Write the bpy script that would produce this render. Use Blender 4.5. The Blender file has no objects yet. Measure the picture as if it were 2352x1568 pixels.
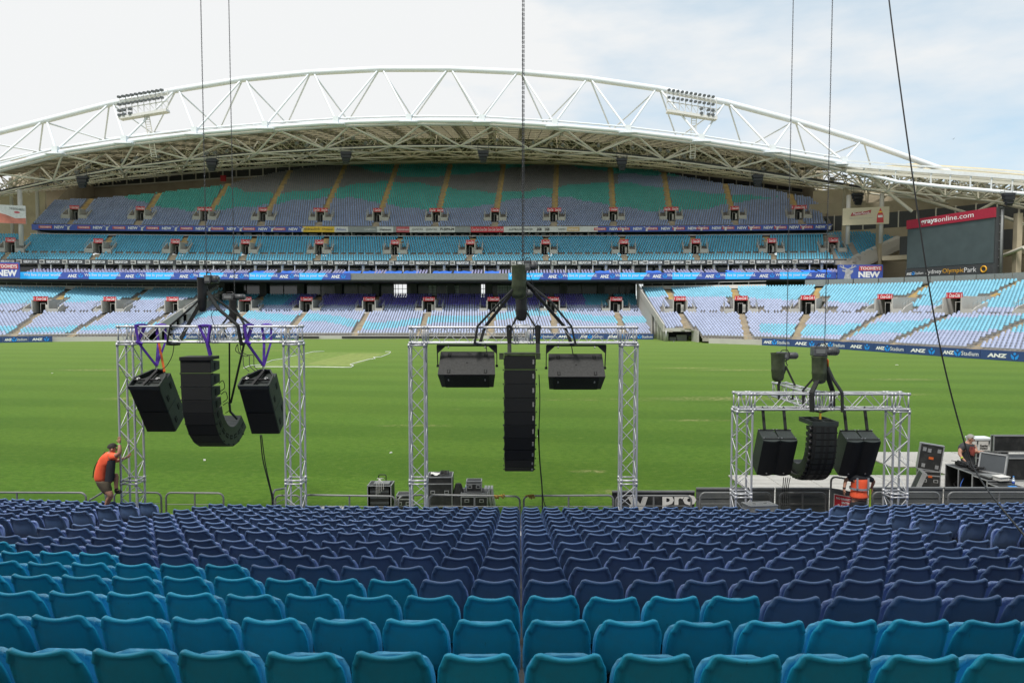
import bpy, bmesh, math, random
import numpy as np
from mathutils import Vector, Matrix, Euler, noise
R = random.Random(7)
sc = bpy.context.scene
COL = sc.collection
PI = math.pi

# ------------------------------------------------------------------ camera, sky, sun, exposure
PITCH = math.radians(2.8)
EYE = Vector((0.0, 0.0, 5.45))
FD = 1568.0                      # focal length in the 2352 px wide measuring frame (24 mm on 36 mm)
cam = bpy.data.cameras.new('camera')
cam.lens = 24.0; cam.sensor_width = 36.0; cam.clip_start = 0.1; cam.clip_end = 4000
camo = bpy.data.objects.new('camera', cam); COL.objects.link(camo)
camo.location = EYE; camo.rotation_euler = (PI/2 - PITCH, 0, 0)
sc.camera = camo

world = bpy.data.worlds.new('World'); sc.world = world; world.use_nodes = True
SUN_EL, SUN_AZ = math.radians(62), math.radians(205)      # azimuth clockwise from +Y (away from the camera)
wt = world.node_tree; wt.nodes.clear()
def wn(t, **k):
    n = wt.nodes.new(t)
    for a, v in k.items(): setattr(n, a, v)
    return n
w_out = wn('ShaderNodeOutputWorld'); w_bg = wn('ShaderNodeBackground')
w_sky = wn('ShaderNodeTexSky', sky_type='NISHITA', sun_disc=False, sun_elevation=SUN_EL, sun_rotation=SUN_AZ, air_density=1.0, dust_density=0.6)
w_tc = wn('ShaderNodeTexCoord'); w_map = wn('ShaderNodeMapping'); w_n = wn('ShaderNodeTexNoise')
w_map.inputs['Scale'].default_value = (1.6, 1.6, 5.0); w_map.inputs['Location'].default_value = (3.1, 0.4, 0.35)
w_n.inputs['Scale'].default_value = 1.3; w_n.inputs['Detail'].default_value = 7; w_n.inputs['Roughness'].default_value = 0.55
w_sep = wn('ShaderNodeSeparateXYZ')
w_r = wn('ShaderNodeValToRGB')
w_r.color_ramp.elements[0].position = 0.37; w_r.color_ramp.elements[0].color = (0.0, 0.0, 0.0, 1)
w_r.color_ramp.elements[1].position = 0.60; w_r.color_ramp.elements[1].color = (1, 1, 1, 1)
w_mul = wn('ShaderNodeMath', operation='MULTIPLY'); w_sub = wn('ShaderNodeMath', operation='SUBTRACT')
w_mul.inputs[1].default_value = 0.25
w_mix = wn('ShaderNodeMix', data_type='RGBA')
CLOUD = 5.7
w_mix.inputs[7].default_value = (CLOUD*0.985, CLOUD*1.0, CLOUD*1.005, 1)
w_hz = wn('ShaderNodeMix', data_type='RGBA')
w_hz.inputs[0].default_value = 0.62; w_hz.inputs[7].default_value = (4.0, 5.2, 5.8, 1)
L = wt.links.new
L(w_tc.outputs['Generated'], w_map.inputs[0]); L(w_map.outputs[0], w_n.inputs['Vector'])
L(w_tc.outputs['Generated'], w_sep.inputs[0]); L(w_sep.outputs['X'], w_mul.inputs[0])
L(w_n.outputs['Fac'], w_sub.inputs[0]); L(w_mul.outputs[0], w_sub.inputs[1])
w_add = wn('ShaderNodeMath', operation='ADD'); w_add.inputs[1].default_value = 0.09
L(w_sub.outputs[0], w_add.inputs[0]); L(w_add.outputs[0], w_r.inputs[0])
L(w_sky.outputs[0], w_hz.inputs[6]); L(w_hz.outputs[2], w_mix.inputs[6]); L(w_r.outputs[0], w_mix.inputs[0])
L(w_mix.outputs[2], w_bg.inputs[0]); L(w_bg.outputs[0], w_out.inputs[0])
w_bg.inputs[1].default_value = 0.1

sun = bpy.data.lights.new('sun', 'SUN'); sun.energy = 2.2; sun.angle = math.radians(14); sun.color = (1.0, 0.96, 0.9)
suno = bpy.data.objects.new('sun', sun); COL.objects.link(suno)
sdir = Vector((math.sin(SUN_AZ)*math.cos(SUN_EL), math.cos(SUN_AZ)*math.cos(SUN_EL), math.sin(SUN_EL)))
suno.rotation_euler = sdir.to_track_quat('Z', 'Y').to_euler()
suno.location = (0, 0, 60)

sc.view_settings.view_transform = 'Standard'; sc.view_settings.look = 'None'
sc.view_settings.exposure = 0.68; sc.view_settings.gamma = 1; sc.view_settings.use_curve_mapping = False
sc.cycles.max_bounces = 6; sc.cycles.diffuse_bounces = 3; sc.cycles.transparent_max_bounces = 6

# ------------------------------------------------------------------ geometry helpers
cp, sp = math.cos(PITCH), math.sin(PITCH)
def ray(x, y):
    u = (x-1176.0)/FD; v = (784.0-y)/FD
    return Vector((u, cp+v*sp, -sp+v*cp))
def at(x, y, Y):                 # point seen at x, y that lies Y metres in front of the camera
    d = ray(x, y); return EYE + d*(Y/d.y)
def atz(x, y, Z):                # point seen at x, y on the level Z
    d = ray(x, y); return EYE + d*((Z-EYE.z)/d.z)
def proj(p):
    dx, dy, dz = p[0]-EYE.x, p[1]-EYE.y, p[2]-EYE.z
    c = dy*cp - dz*sp; v = dy*sp + dz*cp
    return 1176+FD*dx/c, 784-FD*v/c
def lerp(a, b, t): return a+(b-a)*t
def interp(x, pts):
    if x <= pts[0][0]: return pts[0][1]
    for (a, b), (c, d) in zip(pts, pts[1:]):
        if x <= c: return b+(d-b)*(x-a)/(c-a)
    return pts[-1][1]

W = {}
def put(o, M, parent=None):
    if parent is not None:
        o.parent = parent; o.matrix_parent_inverse = W[parent].inverted()
    o.matrix_basis = M; W[o] = M.copy(); return o
def tag(o, label=None, cat=None, group=None, kind=None):
    if label: o['label'] = label
    if cat: o['category'] = cat
    if group: o['group'] = group
    if kind: o['kind'] = kind
    return o
def thing(name, loc, label, cat, group=None, rot=None):
    o = bpy.data.objects.new(name, None); COL.objects.link(o); o.empty_display_size = 0.1
    M = Matrix.Translation(Vector(loc))
    if rot is not None: M = M @ Matrix.Rotation(rot, 4, 'Z')
    put(o, M); return tag(o, label, cat, group)
def obj(name, mesh, parent=None, M=None, mat=None):
    if mat is not None and len(mesh.materials) == 0: mesh.materials.append(mat)
    o = bpy.data.objects.new(name, mesh); COL.objects.link(o)
    if mat is not None and mesh.materials[0] is not mat:
        o.material_slots[0].link = 'OBJECT'; o.material_slots[0].material = mat
    return put(o, M if M is not None else Matrix.Identity(4), parent)

class MB:
    """collects faces, builds ONE mesh"""
    def __init__(s): s.v = []; s.f = []; s.m = []; s.sm = []
    def face(s, pts, mi=0, smooth=False):
        i = len(s.v); s.v.extend([tuple(p) for p in pts]); s.f.append(tuple(range(i, i+len(pts)))); s.m.append(mi); s.sm.append(smooth)
    def box(s, c, d, M=None, mi=0, skip=()):
        x, y, z = d[0]/2, d[1]/2, d[2]/2; c = Vector(c)
        P = [Vector((sx*x, sy*y, sz*z)) + c for sz in (-1, 1) for sy in (-1, 1) for sx in (-1, 1)]
        if M is not None: P = [M @ p for p in P]
        i = len(s.v); s.v.extend([tuple(p) for p in P])
        for k, q in enumerate(((0, 2, 3, 1), (4, 5, 7, 6), (0, 1, 5, 4), (2, 6, 7, 3), (0, 4, 6, 2), (1, 3, 7, 5))):
            if k in skip: continue
            s.f.append(tuple(i+a for a in q)); s.m.append(mi); s.sm.append(False)
    def bar(s, a, b, w, h=None, mi=0, up=(0, 0, 1)):       # square bar from a to b
        a = Vector(a); b = Vector(b); d = b-a
        if d.length < 1e-6: return
        h = h or w; u = Vector(up); x = d.normalized(); y = u.cross(x)
        if y.length < 1e-4: y = Vector((1, 0, 0)).cross(x)
        y.normalize(); z = x.cross(y)
        M = Matrix((x, y, z)).transposed().to_4x4(); M.translation = (a+b)/2
        s.box((0, 0, 0), (d.length, w, h), M, mi)
    def cyl(s, a, b, r, n=8, mi=0, r2=None, caps=True):
        a = Vector(a); b = Vector(b); d = (b-a)
        if d.length < 1e-6: return
        r2 = r if r2 is None else r2; q = d.to_track_quat('Z', 'Y'); i = len(s.v)
        for p, rr in ((a, r), (b, r2)):
            for k in range(n):
                t = 2*PI*k/n; s.v.append(tuple(p + q @ Vector((rr*math.cos(t), rr*math.sin(t), 0))))
        for k in range(n):
            k2 = (k+1) % n; s.f.append((i+k, i+k2, i+n+k2, i+n+k)); s.m.append(mi); s.sm.append(n > 5)
        if caps:
            s.f.append(tuple(i+k for k in reversed(range(n)))); s.m.append(mi); s.sm.append(False)
            s.f.append(tuple(i+n+k for k in range(n))); s.m.append(mi); s.sm.append(False)
    def sweep(s, pts, r, n=6, mi=0, closed=False, flat=None):   # tube (or flat strap: flat=(w,t)) along a polyline
        P = [Vector(p) for p in pts]; N = len(P); rings = []
        pn = None
        for k in range(N):
            if closed: d = P[(k+1) % N]-P[k-1]
            else: d = P[min(k+1, N-1)]-P[max(k-1, 0)]
            d.normalize()
            if pn is None:
                pn = Vector((0, 0, 1)).cross(d)
                if pn.length < 0.1: pn = Vector((1, 0, 0)).cross(d)
            pn = pn - d*pn.dot(d)
            if pn.length < 1e-4: pn = d.orthogonal()
            pn.normalize(); bn = d.cross(pn); i = len(s.v)
            rr = r[k] if isinstance(r, (list, tuple)) else r
            if flat:
                for a, b in ((-1, -1), (1, -1), (1, 1), (-1, 1)): s.v.append(tuple(P[k]+pn*a*flat[0]/2+bn*b*flat[1]/2))
                m = 4
            else:
                for q in range(n):
                    t = 2*PI*q/n; s.v.append(tuple(P[k]+pn*rr*math.cos(t)+bn*rr*math.sin(t)))
                m = n
            rings.append(i)
        for k in range(N if closed else N-1):
            a = rings[k]; b = rings[(k+1) % N]
            for q in range(m):
                q2 = (q+1) % m; s.f.append((a+q, a+q2, b+q2, b+q)); s.m.append(mi); s.sm.append(not flat)
        if not closed:
            s.f.append(tuple(rings[0]+q for q in reversed(range(m)))); s.m.append(mi); s.sm.append(False)
            s.f.append(tuple(rings[-1]+q for q in range(m))); s.m.append(mi); s.sm.append(False)
    def prism(s, outline, y0, y1, M=None, mi=0):      # outline in x,z ; extruded along y
        n = len(outline); i = len(s.v)
        P = [Vector((x, y, z)) for y in (y0, y1) for x, z in outline]
        if M is not None: P = [M @ p for p in P]
        s.v.extend([tuple(p) for p in P])
        s.f.append(tuple(i+k for k in range(n))); s.f.append(tuple(i+n+k for k in reversed(range(n)))); s.m += [mi, mi]; s.sm += [False, False]
        for k in range(n):
            k2 = (k+1) % n; s.f.append((i+k, i+n+k, i+n+k2, i+k2)); s.m.append(mi); s.sm.append(False)
    def mesh(s, name, mats, bevel=0, fix=False):
        me = bpy.data.meshes.new(name); me.from_pydata(s.v, [], s.f)
        for m in (mats if isinstance(mats, (list, tuple)) else [mats]): me.materials.append(m)
        me.polygons.foreach_set('material_index', s.m); me.polygons.foreach_set('use_smooth', s.sm)
        if bevel or fix:
            bm = bmesh.new(); bm.from_mesh(me)
            if fix: bmesh.ops.recalc_face_normals(bm, faces=bm.faces)
            if bevel:
                bmesh.ops.remove_doubles(bm, verts=bm.verts, dist=1e-5)
                bmesh.ops.recalc_face_normals(bm, faces=bm.faces)
                es = [e for e in bm.edges if e.is_manifold and e.calc_face_angle(0) > 0.6]
                bmesh.ops.bevel(bm, geom=es, offset=bevel, segments=2, profile=0.7, affect='EDGES')
            bm.to_mesh(me); bm.free()
        me.update(); return me
    def build(s, name, mats, parent=None, M=None, bevel=0, fix=False):
        return obj(name, s.mesh(name, mats, bevel, fix), parent, M)

# shared unit meshes -----------------------------------------------------------
def unit_cyl(n=10):
    m = MB(); m.cyl((0, 0, 0), (0, 0, 1), 1, n); return m.mesh('unit_tube', [])
UC = None
def tube(name, a, b, r, mat, parent=None, n=10):
    global UC
    if UC is None: UC = {}
    key = (n, mat.name)
    if key not in UC:
        m = MB(); m.cyl((0, 0, 0), (0, 0, 1), 1, n); UC[key] = m.mesh('tube', mat)
    a = Vector(a); b = Vector(b); d = b-a
    M = Matrix.Translation(a) @ d.to_track_quat('Z', 'Y').to_matrix().to_4x4() @ Matrix.Diagonal((r, r, d.length, 1))
    return obj(name, UC[key], parent, M)
BX = {}
def block(name, c, d, mat, parent=None, M=None, bevel=0.0):
    key = (round(d[0], 4), round(d[1], 4), round(d[2], 4), mat.name, bevel)
    if key not in BX:
        m = MB(); m.box((0, 0, 0), d); BX[key] = m.mesh(name, mat, bevel)
    T = Matrix.Translation(Vector(c))
    return obj(name, BX[key], parent, (M @ T) if M is not None else T)

# materials --------------------------------------------------------------------
def mat(name, col, rough=0.6, metal=0.0, var=0.12, scale=3.0, bump=0.0, bscale=60.0, spec=0.5, dirt=None, dscale=1.2, damt=0.35, coat=0):
    m = bpy.data.materials.new(name); m.use_nodes = True; t = m.node_tree; n = t.nodes; l = t.links.new
    b = n['Principled BSDF']; b.inputs['Roughness'].default_value = rough; b.inputs['Metallic'].default_value = metal
    b.inputs['Specular IOR Level'].default_value = spec
    if coat: b.inputs['Coat Weight'].default_value = coat
    tc = n.new('ShaderNodeTexCoord'); no = n.new('ShaderNodeTexNoise'); no.inputs['Scale'].default_value = scale; no.inputs['Detail'].default_value = 6
    l(tc.outputs['Object'], no.inputs['Vector'])
    ramp = n.new('ShaderNodeMapRange'); ramp.inputs['From Min'].default_value = 0.3; ramp.inputs['From Max'].default_value = 0.7
    ramp.inputs['To Min'].default_value = 1-var; ramp.inputs['To Max'].default_value = 1+var
    l(no.outputs['Fac'], ramp.inputs['Value'])
    mx = n.new('ShaderNodeVectorMath'); mx.operation = 'SCALE'; mx.inputs[0].default_value = col[:3]; l(ramp.outputs[0], mx.inputs['Scale'])
    src = mx.outputs[0]
    if dirt:
        n2 = n.new('ShaderNodeTexNoise'); n2.inputs['Scale'].default_value = dscale; n2.inputs['Detail'].default_value = 8; n2.inputs['Roughness'].default_value = 0.7
        l(tc.outputs['Object'], n2.inputs['Vector'])
        r2 = n.new('ShaderNodeMapRange'); r2.inputs['From Min'].default_value = 0.5; r2.inputs['From Max'].default_value = 0.72; r2.inputs['To Max'].default_value = damt
        l(n2.outputs['Fac'], r2.inputs['Value'])
        mm = n.new('ShaderNodeMix'); mm.data_type = 'RGBA'; l(r2.outputs[0], mm.inputs[0]); l(src, mm.inputs[6]); mm.inputs[7].default_value = (*dirt, 1)
        src = mm.outputs[2]
    l(src, b.inputs['Base Color'])
    if bump:
        nb = n.new('ShaderNodeTexNoise'); nb.inputs['Scale'].default_value = bscale; nb.inputs['Detail'].default_value = 4; l(tc.outputs['Object'], nb.inputs['Vector'])
        bp = n.new('ShaderNodeBump'); bp.inputs['Strength'].default_value = bump; bp.inputs['Distance'].default_value = 0.01
        l(nb.outputs['Fac'], bp.inputs['Height']); l(bp.outputs[0], b.inputs['Normal'])
    return m
def attrmat(name, rough=0.5, attr='Col', spec=0.4, var=0.1):
    m = bpy.data.materials.new(name); m.use_nodes = True; t = m.node_tree; n = t.nodes; l = t.links.new
    b = n['Principled BSDF']; b.inputs['Roughness'].default_value = rough; b.inputs['Specular IOR Level'].default_value = spec
    a = n.new('ShaderNodeAttribute'); a.attribute_name = attr
    no = n.new('ShaderNodeTexNoise'); no.inputs['Scale'].default_value = 0.35; tc = n.new('ShaderNodeTexCoord'); l(tc.outputs['Object'], no.inputs['Vector'])
    mr = n.new('ShaderNodeMapRange'); mr.inputs['From Min'].default_value = .3; mr.inputs['From Max'].default_value = .7; mr.inputs['To Min'].default_value = 1-var; mr.inputs['To Max'].default_value = 1+var
    l(no.outputs['Fac'], mr.inputs['Value'])
    v = n.new('ShaderNodeVectorMath'); v.operation = 'SCALE'; l(a.outputs['Color'], v.inputs[0]); l(mr.outputs[0], v.inputs['Scale']); l(v.outputs[0], b.inputs['Base Color'])
    return m

M_conc = mat('concrete', (0.33, 0.31, 0.28), 0.85, var=0.15, scale=0.6, bump=0.3, bscale=30, dirt=(0.16, 0.145, 0.12), dscale=0.5)
M_conc2 = mat('beige_concrete', (0.42, 0.365, 0.265), 0.85, var=0.12, scale=0.3, dirt=(0.2, 0.165, 0.11), dscale=0.25)
M_conc_pale = mat('pale_concrete', (0.47, 0.46, 0.43), 0.8, var=0.1, scale=0.4, dirt=(0.3, 0.28, 0.25), dscale=0.4)
M_step = mat('step_ochre', (0.50, 0.37, 0.16), 0.8, var=0.2, scale=1.0)
M_step2 = mat('step_tan', (0.40, 0.335, 0.235), 0.8, var=0.2, scale=1.0)
M_shade = mat('interior_shade', (0.02, 0.024, 0.024), 0.6, var=0.3, scale=0.5)  # near-black stands in for the shade inside passages and undercroft
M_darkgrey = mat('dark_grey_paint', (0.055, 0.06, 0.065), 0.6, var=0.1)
M_grey = mat('mid_grey_paint', (0.2, 0.21, 0.21), 0.5)
M_glass = mat('dark_glass', (0.03, 0.045, 0.05), 0.08, spec=0.8, var=0.3, scale=0.3)
M_white = mat('white_paint', (0.76, 0.80, 0.83), 0.4, var=0.05, dirt=(0.55, 0.52, 0.46), dscale=0.25, damt=0.45)
M_offwhite = mat('offwhite', (0.7, 0.69, 0.66), 0.5, var=0.05)
M_steel = mat('roof_steel', (0.52, 0.47, 0.34), 0.5, var=0.12, scale=0.2)
M_steelw = mat('pale_roof_steel', (0.62, 0.60, 0.52), 0.45, var=0.1, scale=0.2)
M_black = mat('black_plastic', (0.012, 0.012, 0.013), 0.5, var=0.2)
M_red = mat('sign_red', (0.55, 0.02, 0.035), 0.4, var=0.08, scale=0.5)
M_navy = mat('navy_vinyl', (0.03, 0.065, 0.2), 0.45, var=0.08)
M_blue = mat('royal_blue', (0.05, 0.1, 0.42), 0.45, var=0.08)
M_cyan = mat('ribbon_cyan', (0.03, 0.36, 0.74), 0.35, var=0.1, scale=0.1)
M_cyan.node_tree.nodes['Principled BSDF'].inputs['Emission Color'].default_value = (0.02, 0.36, 0.8, 1); M_cyan.node_tree.nodes['Principled BSDF'].inputs['Emission Strength'].default_value = 0.3
M_lblue = mat('emblem_blue', (0.02, 0.28, 0.8), 0.4)
M_txt = mat('white_lettering', (0.82, 0.83, 0.84), 0.5, var=0.02)
M_galv = mat('galvanised', (0.42, 0.43, 0.43), 0.4, metal=0.6, var=0.12, scale=4)
M_alu = mat('aluminium_truss', (0.55, 0.56, 0.59), 0.45, metal=0.5, var=0.1, scale=8)

# text -------------------------------------------------------------------------
TX = {}
def textmesh(s, mat_, bold=0.0, shear=0.0, depth=0.004, res=2, spacing=1.0, xs=1.0):
    key = (s, mat_.name, bold, shear, depth, spacing, xs, res)
    if key in TX: return TX[key]
    c = bpy.data.curves.new('lettering', 'FONT'); c.body = s; c.align_x = 'CENTER'; c.align_y = 'CENTER'
    c.offset = bold; c.shear = shear; c.extrude = depth; c.resolution_u = res; c.space_character = spacing
    o = bpy.data.objects.new('tmp', c); COL.objects.link(o)
    dg = bpy.context.evaluated_depsgraph_get(); me = bpy.data.meshes.new_from_object(o.evaluated_get(dg))
    bpy.data.objects.remove(o); bpy.data.curves.remove(c)
    co = np.empty(len(me.vertices)*3, np.float32); me.vertices.foreach_get('co', co); co = co.reshape(-1, 3)
    w = co[:, 0].max()-co[:, 0].min(); h = co[:, 1].max()-co[:, 1].min()
    co[:, 0] -= (co[:, 0].max()+co[:, 0].min())/2; co[:, 1] -= (co[:, 1].max()+co[:, 1].min())/2
    co[:, 0] /= w; co[:, 1] /= h
    me.vertices.foreach_set('co', co.ravel()); me.materials.clear(); me.materials.append(mat_)
    me.update(); TX[key] = (me, w, h); return TX[key]
def frame_at(p, right, up=Vector((0, 0, 1))):      # X=right, Y=up, Z=towards the viewer
    r = Vector(right).normalized(); u = Vector(up).normalized(); n = r.cross(u)
    M = Matrix((r, u, n)).transposed().to_4x4(); M.translation = Vector(p); return M
def text(s, F, w, h, mat_, parent, name='lettering', off=0.012, **k):
    """lettering of width w, height h centred on frame F"""
    me, _, _ = textmesh(s, mat_, **k)
    return obj(name, me, parent, F @ Matrix.Translation((0, 0, off)) @ Matrix.Diagonal((w, h, 1, 1)))
def panel(name, F, w, h, d, mat_, parent=None, bevel=0):   # slab whose front face lies on the frame's plane
    m = MB(); m.box((0, 0, -d/2), (w, h, d)); return m.build(name, mat_, parent, F, bevel)
# ------------------------------------------------------------------ near stand: terrace and seats
SEAM = lambda Y: 0.0121*Y + 0.011
rowy_c = [1205, 975, 815, 703, 617, 548, 492, 448, 390, 363, 333, 304, 278, 253, 232, 213]
PITCH_R, PITCH_S = 0.80, 0.458
row_hor = [3.39+PITCH_R*k for k in range(16)]
row_top = []
for k in range(16):
    y = (1900+rowy_c[k]*0.5952)/1.7415
    d = ray(1195, y); row_top.append(EYE.z + d.z*row_hor[k]/d.y)
SEAT_H = 0.84
def row_Y(k, X): return row_hor[k] - 0.012*X + (X*X)/260.0
NR = 16
LIFT = [0.0]*16

# seat shells -------------------------------------------------------------------
def seat_meshes(mat_back, mat_pan):
    # outline: half width against distance below the top
    prof = [(0, 0.157), (0.010, 0.1655), (0.028, 0.172), (0.036, 0.175), (0.075, 0.189), (0.098, 0.198), (0.106, 0.2015), (0.14, 0.209), (0.2, 0.214), (0.3, 0.2145), (0.40, 0.207), (0.47, 0.19)]
    us = [-1, -.985, -.93, -.84, -.80, -.7, -.5, -.25, 0, .25, .5, .7, .80, .84, .93, .985, 1]
    v = []; f = []
    for vi, (dz, hw) in enumerate(prof):
        for u in us:
            x = hw*u
            dip = 0.020*(math.cos(min(1, abs(u)/0.95)*PI/2)**1.3)*max(0, 1-dz/0.09)
            corner = 0.012*max(0, abs(u)-0.86)/0.14*max(0, 1-dz/0.03)
            z = -dz-dip-corner
            y = 0.075*abs(u)**3.0*min(1, 0.25+dz*3) + 0.012*u*u      # sides wrap towards the sitter
            edge = min((1-abs(u))*hw, dz if abs(u) < 0.9 else 1)
            band = 1.0 if (dz < 0.03 or (abs(u) >= 0.84 and dz < 0.10)) else 0.0
            if abs(u) >= 0.80 and 0.10 < dz: band = 0.35 if abs(u) >= .84 and dz < 0.3 else 0
            y -= 0.028*band
            if dz == 0 or abs(u) == 1: y += 0.022*(1 if dz < .1 else .4)
            y += 0.20*dz*0.9                                 # recline: lower part further forward
            if dz > 0.36: y += (dz-0.36)*0.9
            v.append((x, y+0.016, z))
    n = len(us)
    for r_ in range(len(prof)-1):
        for c in range(n-1):
            a = r_*n+c; f.append((a, a+n, a+n+1, a+1))
    me = bpy.data.meshes.new('backrest'); me.from_pydata(v, [], f); me.materials.append(mat_back)
    bm = bmesh.new(); bm.from_mesh(me)
    bmesh.ops.recalc_face_normals(bm, faces=bm.faces)
    if sum((fc.normal.y for fc in bm.faces)) > 0: bmesh.ops.reverse_faces(bm, faces=bm.faces)
    geo = bmesh.ops.solidify(bm, geom=list(bm.faces), thickness=0.014)
    bmesh.ops.recalc_face_normals(bm, faces=bm.faces)
    for fc in bm.faces: fc.smooth = min(e.calc_length() for e in fc.edges) > 0 and not (any(abs(e.calc_length()-0.014) < 0.0012 for e in fc.edges) and fc.normal.z > 0.55)
    bm.to_mesh(me); bm.free()
    # tipped-up seat pan, in front of the back
    v = []; f = []
    for vi, (dz, hw) in enumerate([(0, .13), (.01, .165), (.035, .190), (.08, .205), (.16, .212), (.26, .21), (.34, .195), (.37, .17)]):
        for u in us:
            arch = 0.026*(1-u*u)*max(0, 1-dz/0.12)
            v.append((hw*u, 0.235-0.035*abs(u)**3-0.03*math.sin(dz*7)+dz*0.05, -dz+arch-0.15))
    for r_ in range(7):
        for c in range(n-1):
            a = r_*n+c; f.append((a, a+n, a+n+1, a+1))
    mp = bpy.data.meshes.new('seat'); mp.from_pydata(v, [], f); mp.materials.append(mat_pan)
    bm = bmesh.new(); bm.from_mesh(mp); bmesh.ops.recalc_face_normals(bm, faces=bm.faces)
    if sum((fc.normal.y for fc in bm.faces)) > 0: bmesh.ops.reverse_faces(bm, faces=bm.faces)
    bmesh.ops.solidify(bm, geom=list(bm.faces), thickness=0.03); bmesh.ops.recalc_face_normals(bm, faces=bm.faces)
    for fc in bm.faces: fc.smooth = True
    bm.to_mesh(mp); bm.free()
    m = MB()
    for sx in (-0.15, 0.15): m.box((sx, 0.15, -0.62), (0.035, 0.10, 0.34)); 
    m.box((0, 0.15, -0.47), (0.34, 0.06, 0.05)); m.box((0, 0.17, -0.81), (0.36, 0.14, 0.03))
    mf = m.mesh('frame', M_black)
    return me, mp, mf
def plastic(name, col, rough=0.36):
    m = mat(name, col, rough, var=0.07, scale=2.0, bump=0.06, bscale=220, dirt=(col[0]*.6+.05, col[1]*.55+.04, col[2]*.5+.04), dscale=3.5, damt=0.35, spec=0.45)
    t = m.node_tree; n = t.nodes; l = t.links.new; b = n['Principled BSDF']
    oi = n.new('ShaderNodeObjectInfo'); mr = n.new('ShaderNodeMapRange'); mr.inputs['To Min'].default_value = .86; mr.inputs['To Max'].default_value = 1.14
    l(oi.outputs['Random'], mr.inputs['Value'])
    old = b.inputs['Base Color'].links[0].from_socket
    v = n.new('ShaderNodeVectorMath'); v.operation = 'SCALE'; l(old, v.inputs[0]); l(mr.outputs[0], v.inputs['Scale']); l(v.outputs[0], b.inputs['Base Color'])
    # scratches and scuffs with a shape of their own
    tc = n.new('ShaderNodeTexCoord'); mp_ = n.new('ShaderNodeMapping'); mp_.inputs['Scale'].default_value = (60, 60, 5); mp_.inputs['Rotation'].default_value = (0, .5, .3)
    va = n.new('ShaderNodeVectorMath'); va.operation = 'ADD'; l(tc.outputs['Object'], va.inputs[0]); 
    sc_ = n.new('ShaderNodeVectorMath'); sc_.operation = 'SCALE'; sc_.inputs[0].default_value = (7, 3, 5); l(oi.outputs['Random'], sc_.inputs['Scale']); l(sc_.outputs[0], va.inputs[1])
    l(va.outputs[0], mp_.inputs[0]); ns = n.new('ShaderNodeTexNoise'); ns.inputs['Scale'].default_value = 1.0; ns.inputs['Detail'].default_value = 2; l(mp_.outputs[0], ns.inputs['Vector'])
    mr2 = n.new('ShaderNodeMapRange'); mr2.inputs['From Min'].default_value = .72; mr2.inputs['From Max'].default_value = .76; mr2.inputs['To Max'].default_value = .45
    l(ns.outputs['Fac'], mr2.inputs['Value']); mm = n.new('ShaderNodeMix'); mm.data_type = 'RGBA'; l(mr2.outputs[0], mm.inputs[0]); l(v.outputs[0], mm.inputs[6]); mm.inputs[7].default_value = (col[0]*.3, col[1]*.3, col[2]*.3, 1)
    l(mm.outputs[2], b.inputs['Base Color'])
    return m
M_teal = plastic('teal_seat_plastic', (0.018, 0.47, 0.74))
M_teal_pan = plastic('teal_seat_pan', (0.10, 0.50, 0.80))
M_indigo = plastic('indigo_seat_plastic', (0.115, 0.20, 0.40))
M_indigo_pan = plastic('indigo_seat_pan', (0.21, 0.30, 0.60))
S_teal = seat_meshes(M_teal, M_teal_pan); S_ind = seat_meshes(M_indigo, M_indigo_pan)

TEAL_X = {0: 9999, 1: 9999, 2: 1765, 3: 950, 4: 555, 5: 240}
AISLE_L, AISLE_R = -7.95, 7.0
def seat_sites():
    out = []
    for k in range(NR):
        Yc = row_hor[k]; half = Yc*0.78+3.2
        # positions measured from the seam; a stair gap cuts each side
        for side in (-1, 1):
            X = SEAM(Yc)+side*(PITCH_S/2+0.004); j = 1
            while abs(X) < half+0.3:
                A = (AISLE_L if side < 0 else AISLE_R)
                if abs(X-A) < 0.62 and k >= 3:
                    X += side*PITCH_S*0.9; continue
                Y = row_Y(k, X); z = row_top[k]
                xs, ys = proj((X, Y, z))
                lim = 40
                out.append((k, side, j, X, Y, z, xs))
                X += side*PITCH_S; j += 1
    return out
sites = seat_sites()
NAMED = 300
ordinals = ['first', 'second', 'third', 'fourth', 'fifth', 'sixth', 'seventh', 'eighth', 'ninth', 'tenth', 'eleventh', 'twelfth', 'thirteenth', 'fourteenth', 'fifteenth', 'sixteenth', 'seventeenth', 'eighteenth', 'nineteenth', 'twentieth',
            '21st', '22nd', '23rd', '24th', '25th', '26th', '27th', '28th', '29th', '30th', '31st', '32nd']
sites.sort(key=lambda s: s[4])
def yaw_at(X): return math.atan(-0.012 + 2*X/260.0)
rest = {True: [], False: []}
i = -1
for (k, side, j, X, Y, z, xs) in sites:
    seen = -60 < xs < 2412; i += seen
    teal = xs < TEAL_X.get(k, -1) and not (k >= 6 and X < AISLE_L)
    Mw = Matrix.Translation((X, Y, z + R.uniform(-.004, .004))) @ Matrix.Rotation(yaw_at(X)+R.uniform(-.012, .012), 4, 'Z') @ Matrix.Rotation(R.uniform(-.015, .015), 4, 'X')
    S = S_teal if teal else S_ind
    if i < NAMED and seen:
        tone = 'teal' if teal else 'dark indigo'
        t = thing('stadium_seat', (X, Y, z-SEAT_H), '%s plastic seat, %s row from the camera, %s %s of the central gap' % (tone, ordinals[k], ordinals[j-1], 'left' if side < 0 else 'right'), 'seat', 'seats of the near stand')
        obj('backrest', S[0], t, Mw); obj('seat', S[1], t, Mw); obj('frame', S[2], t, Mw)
    else: rest[teal].append((Mw, S))
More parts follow.
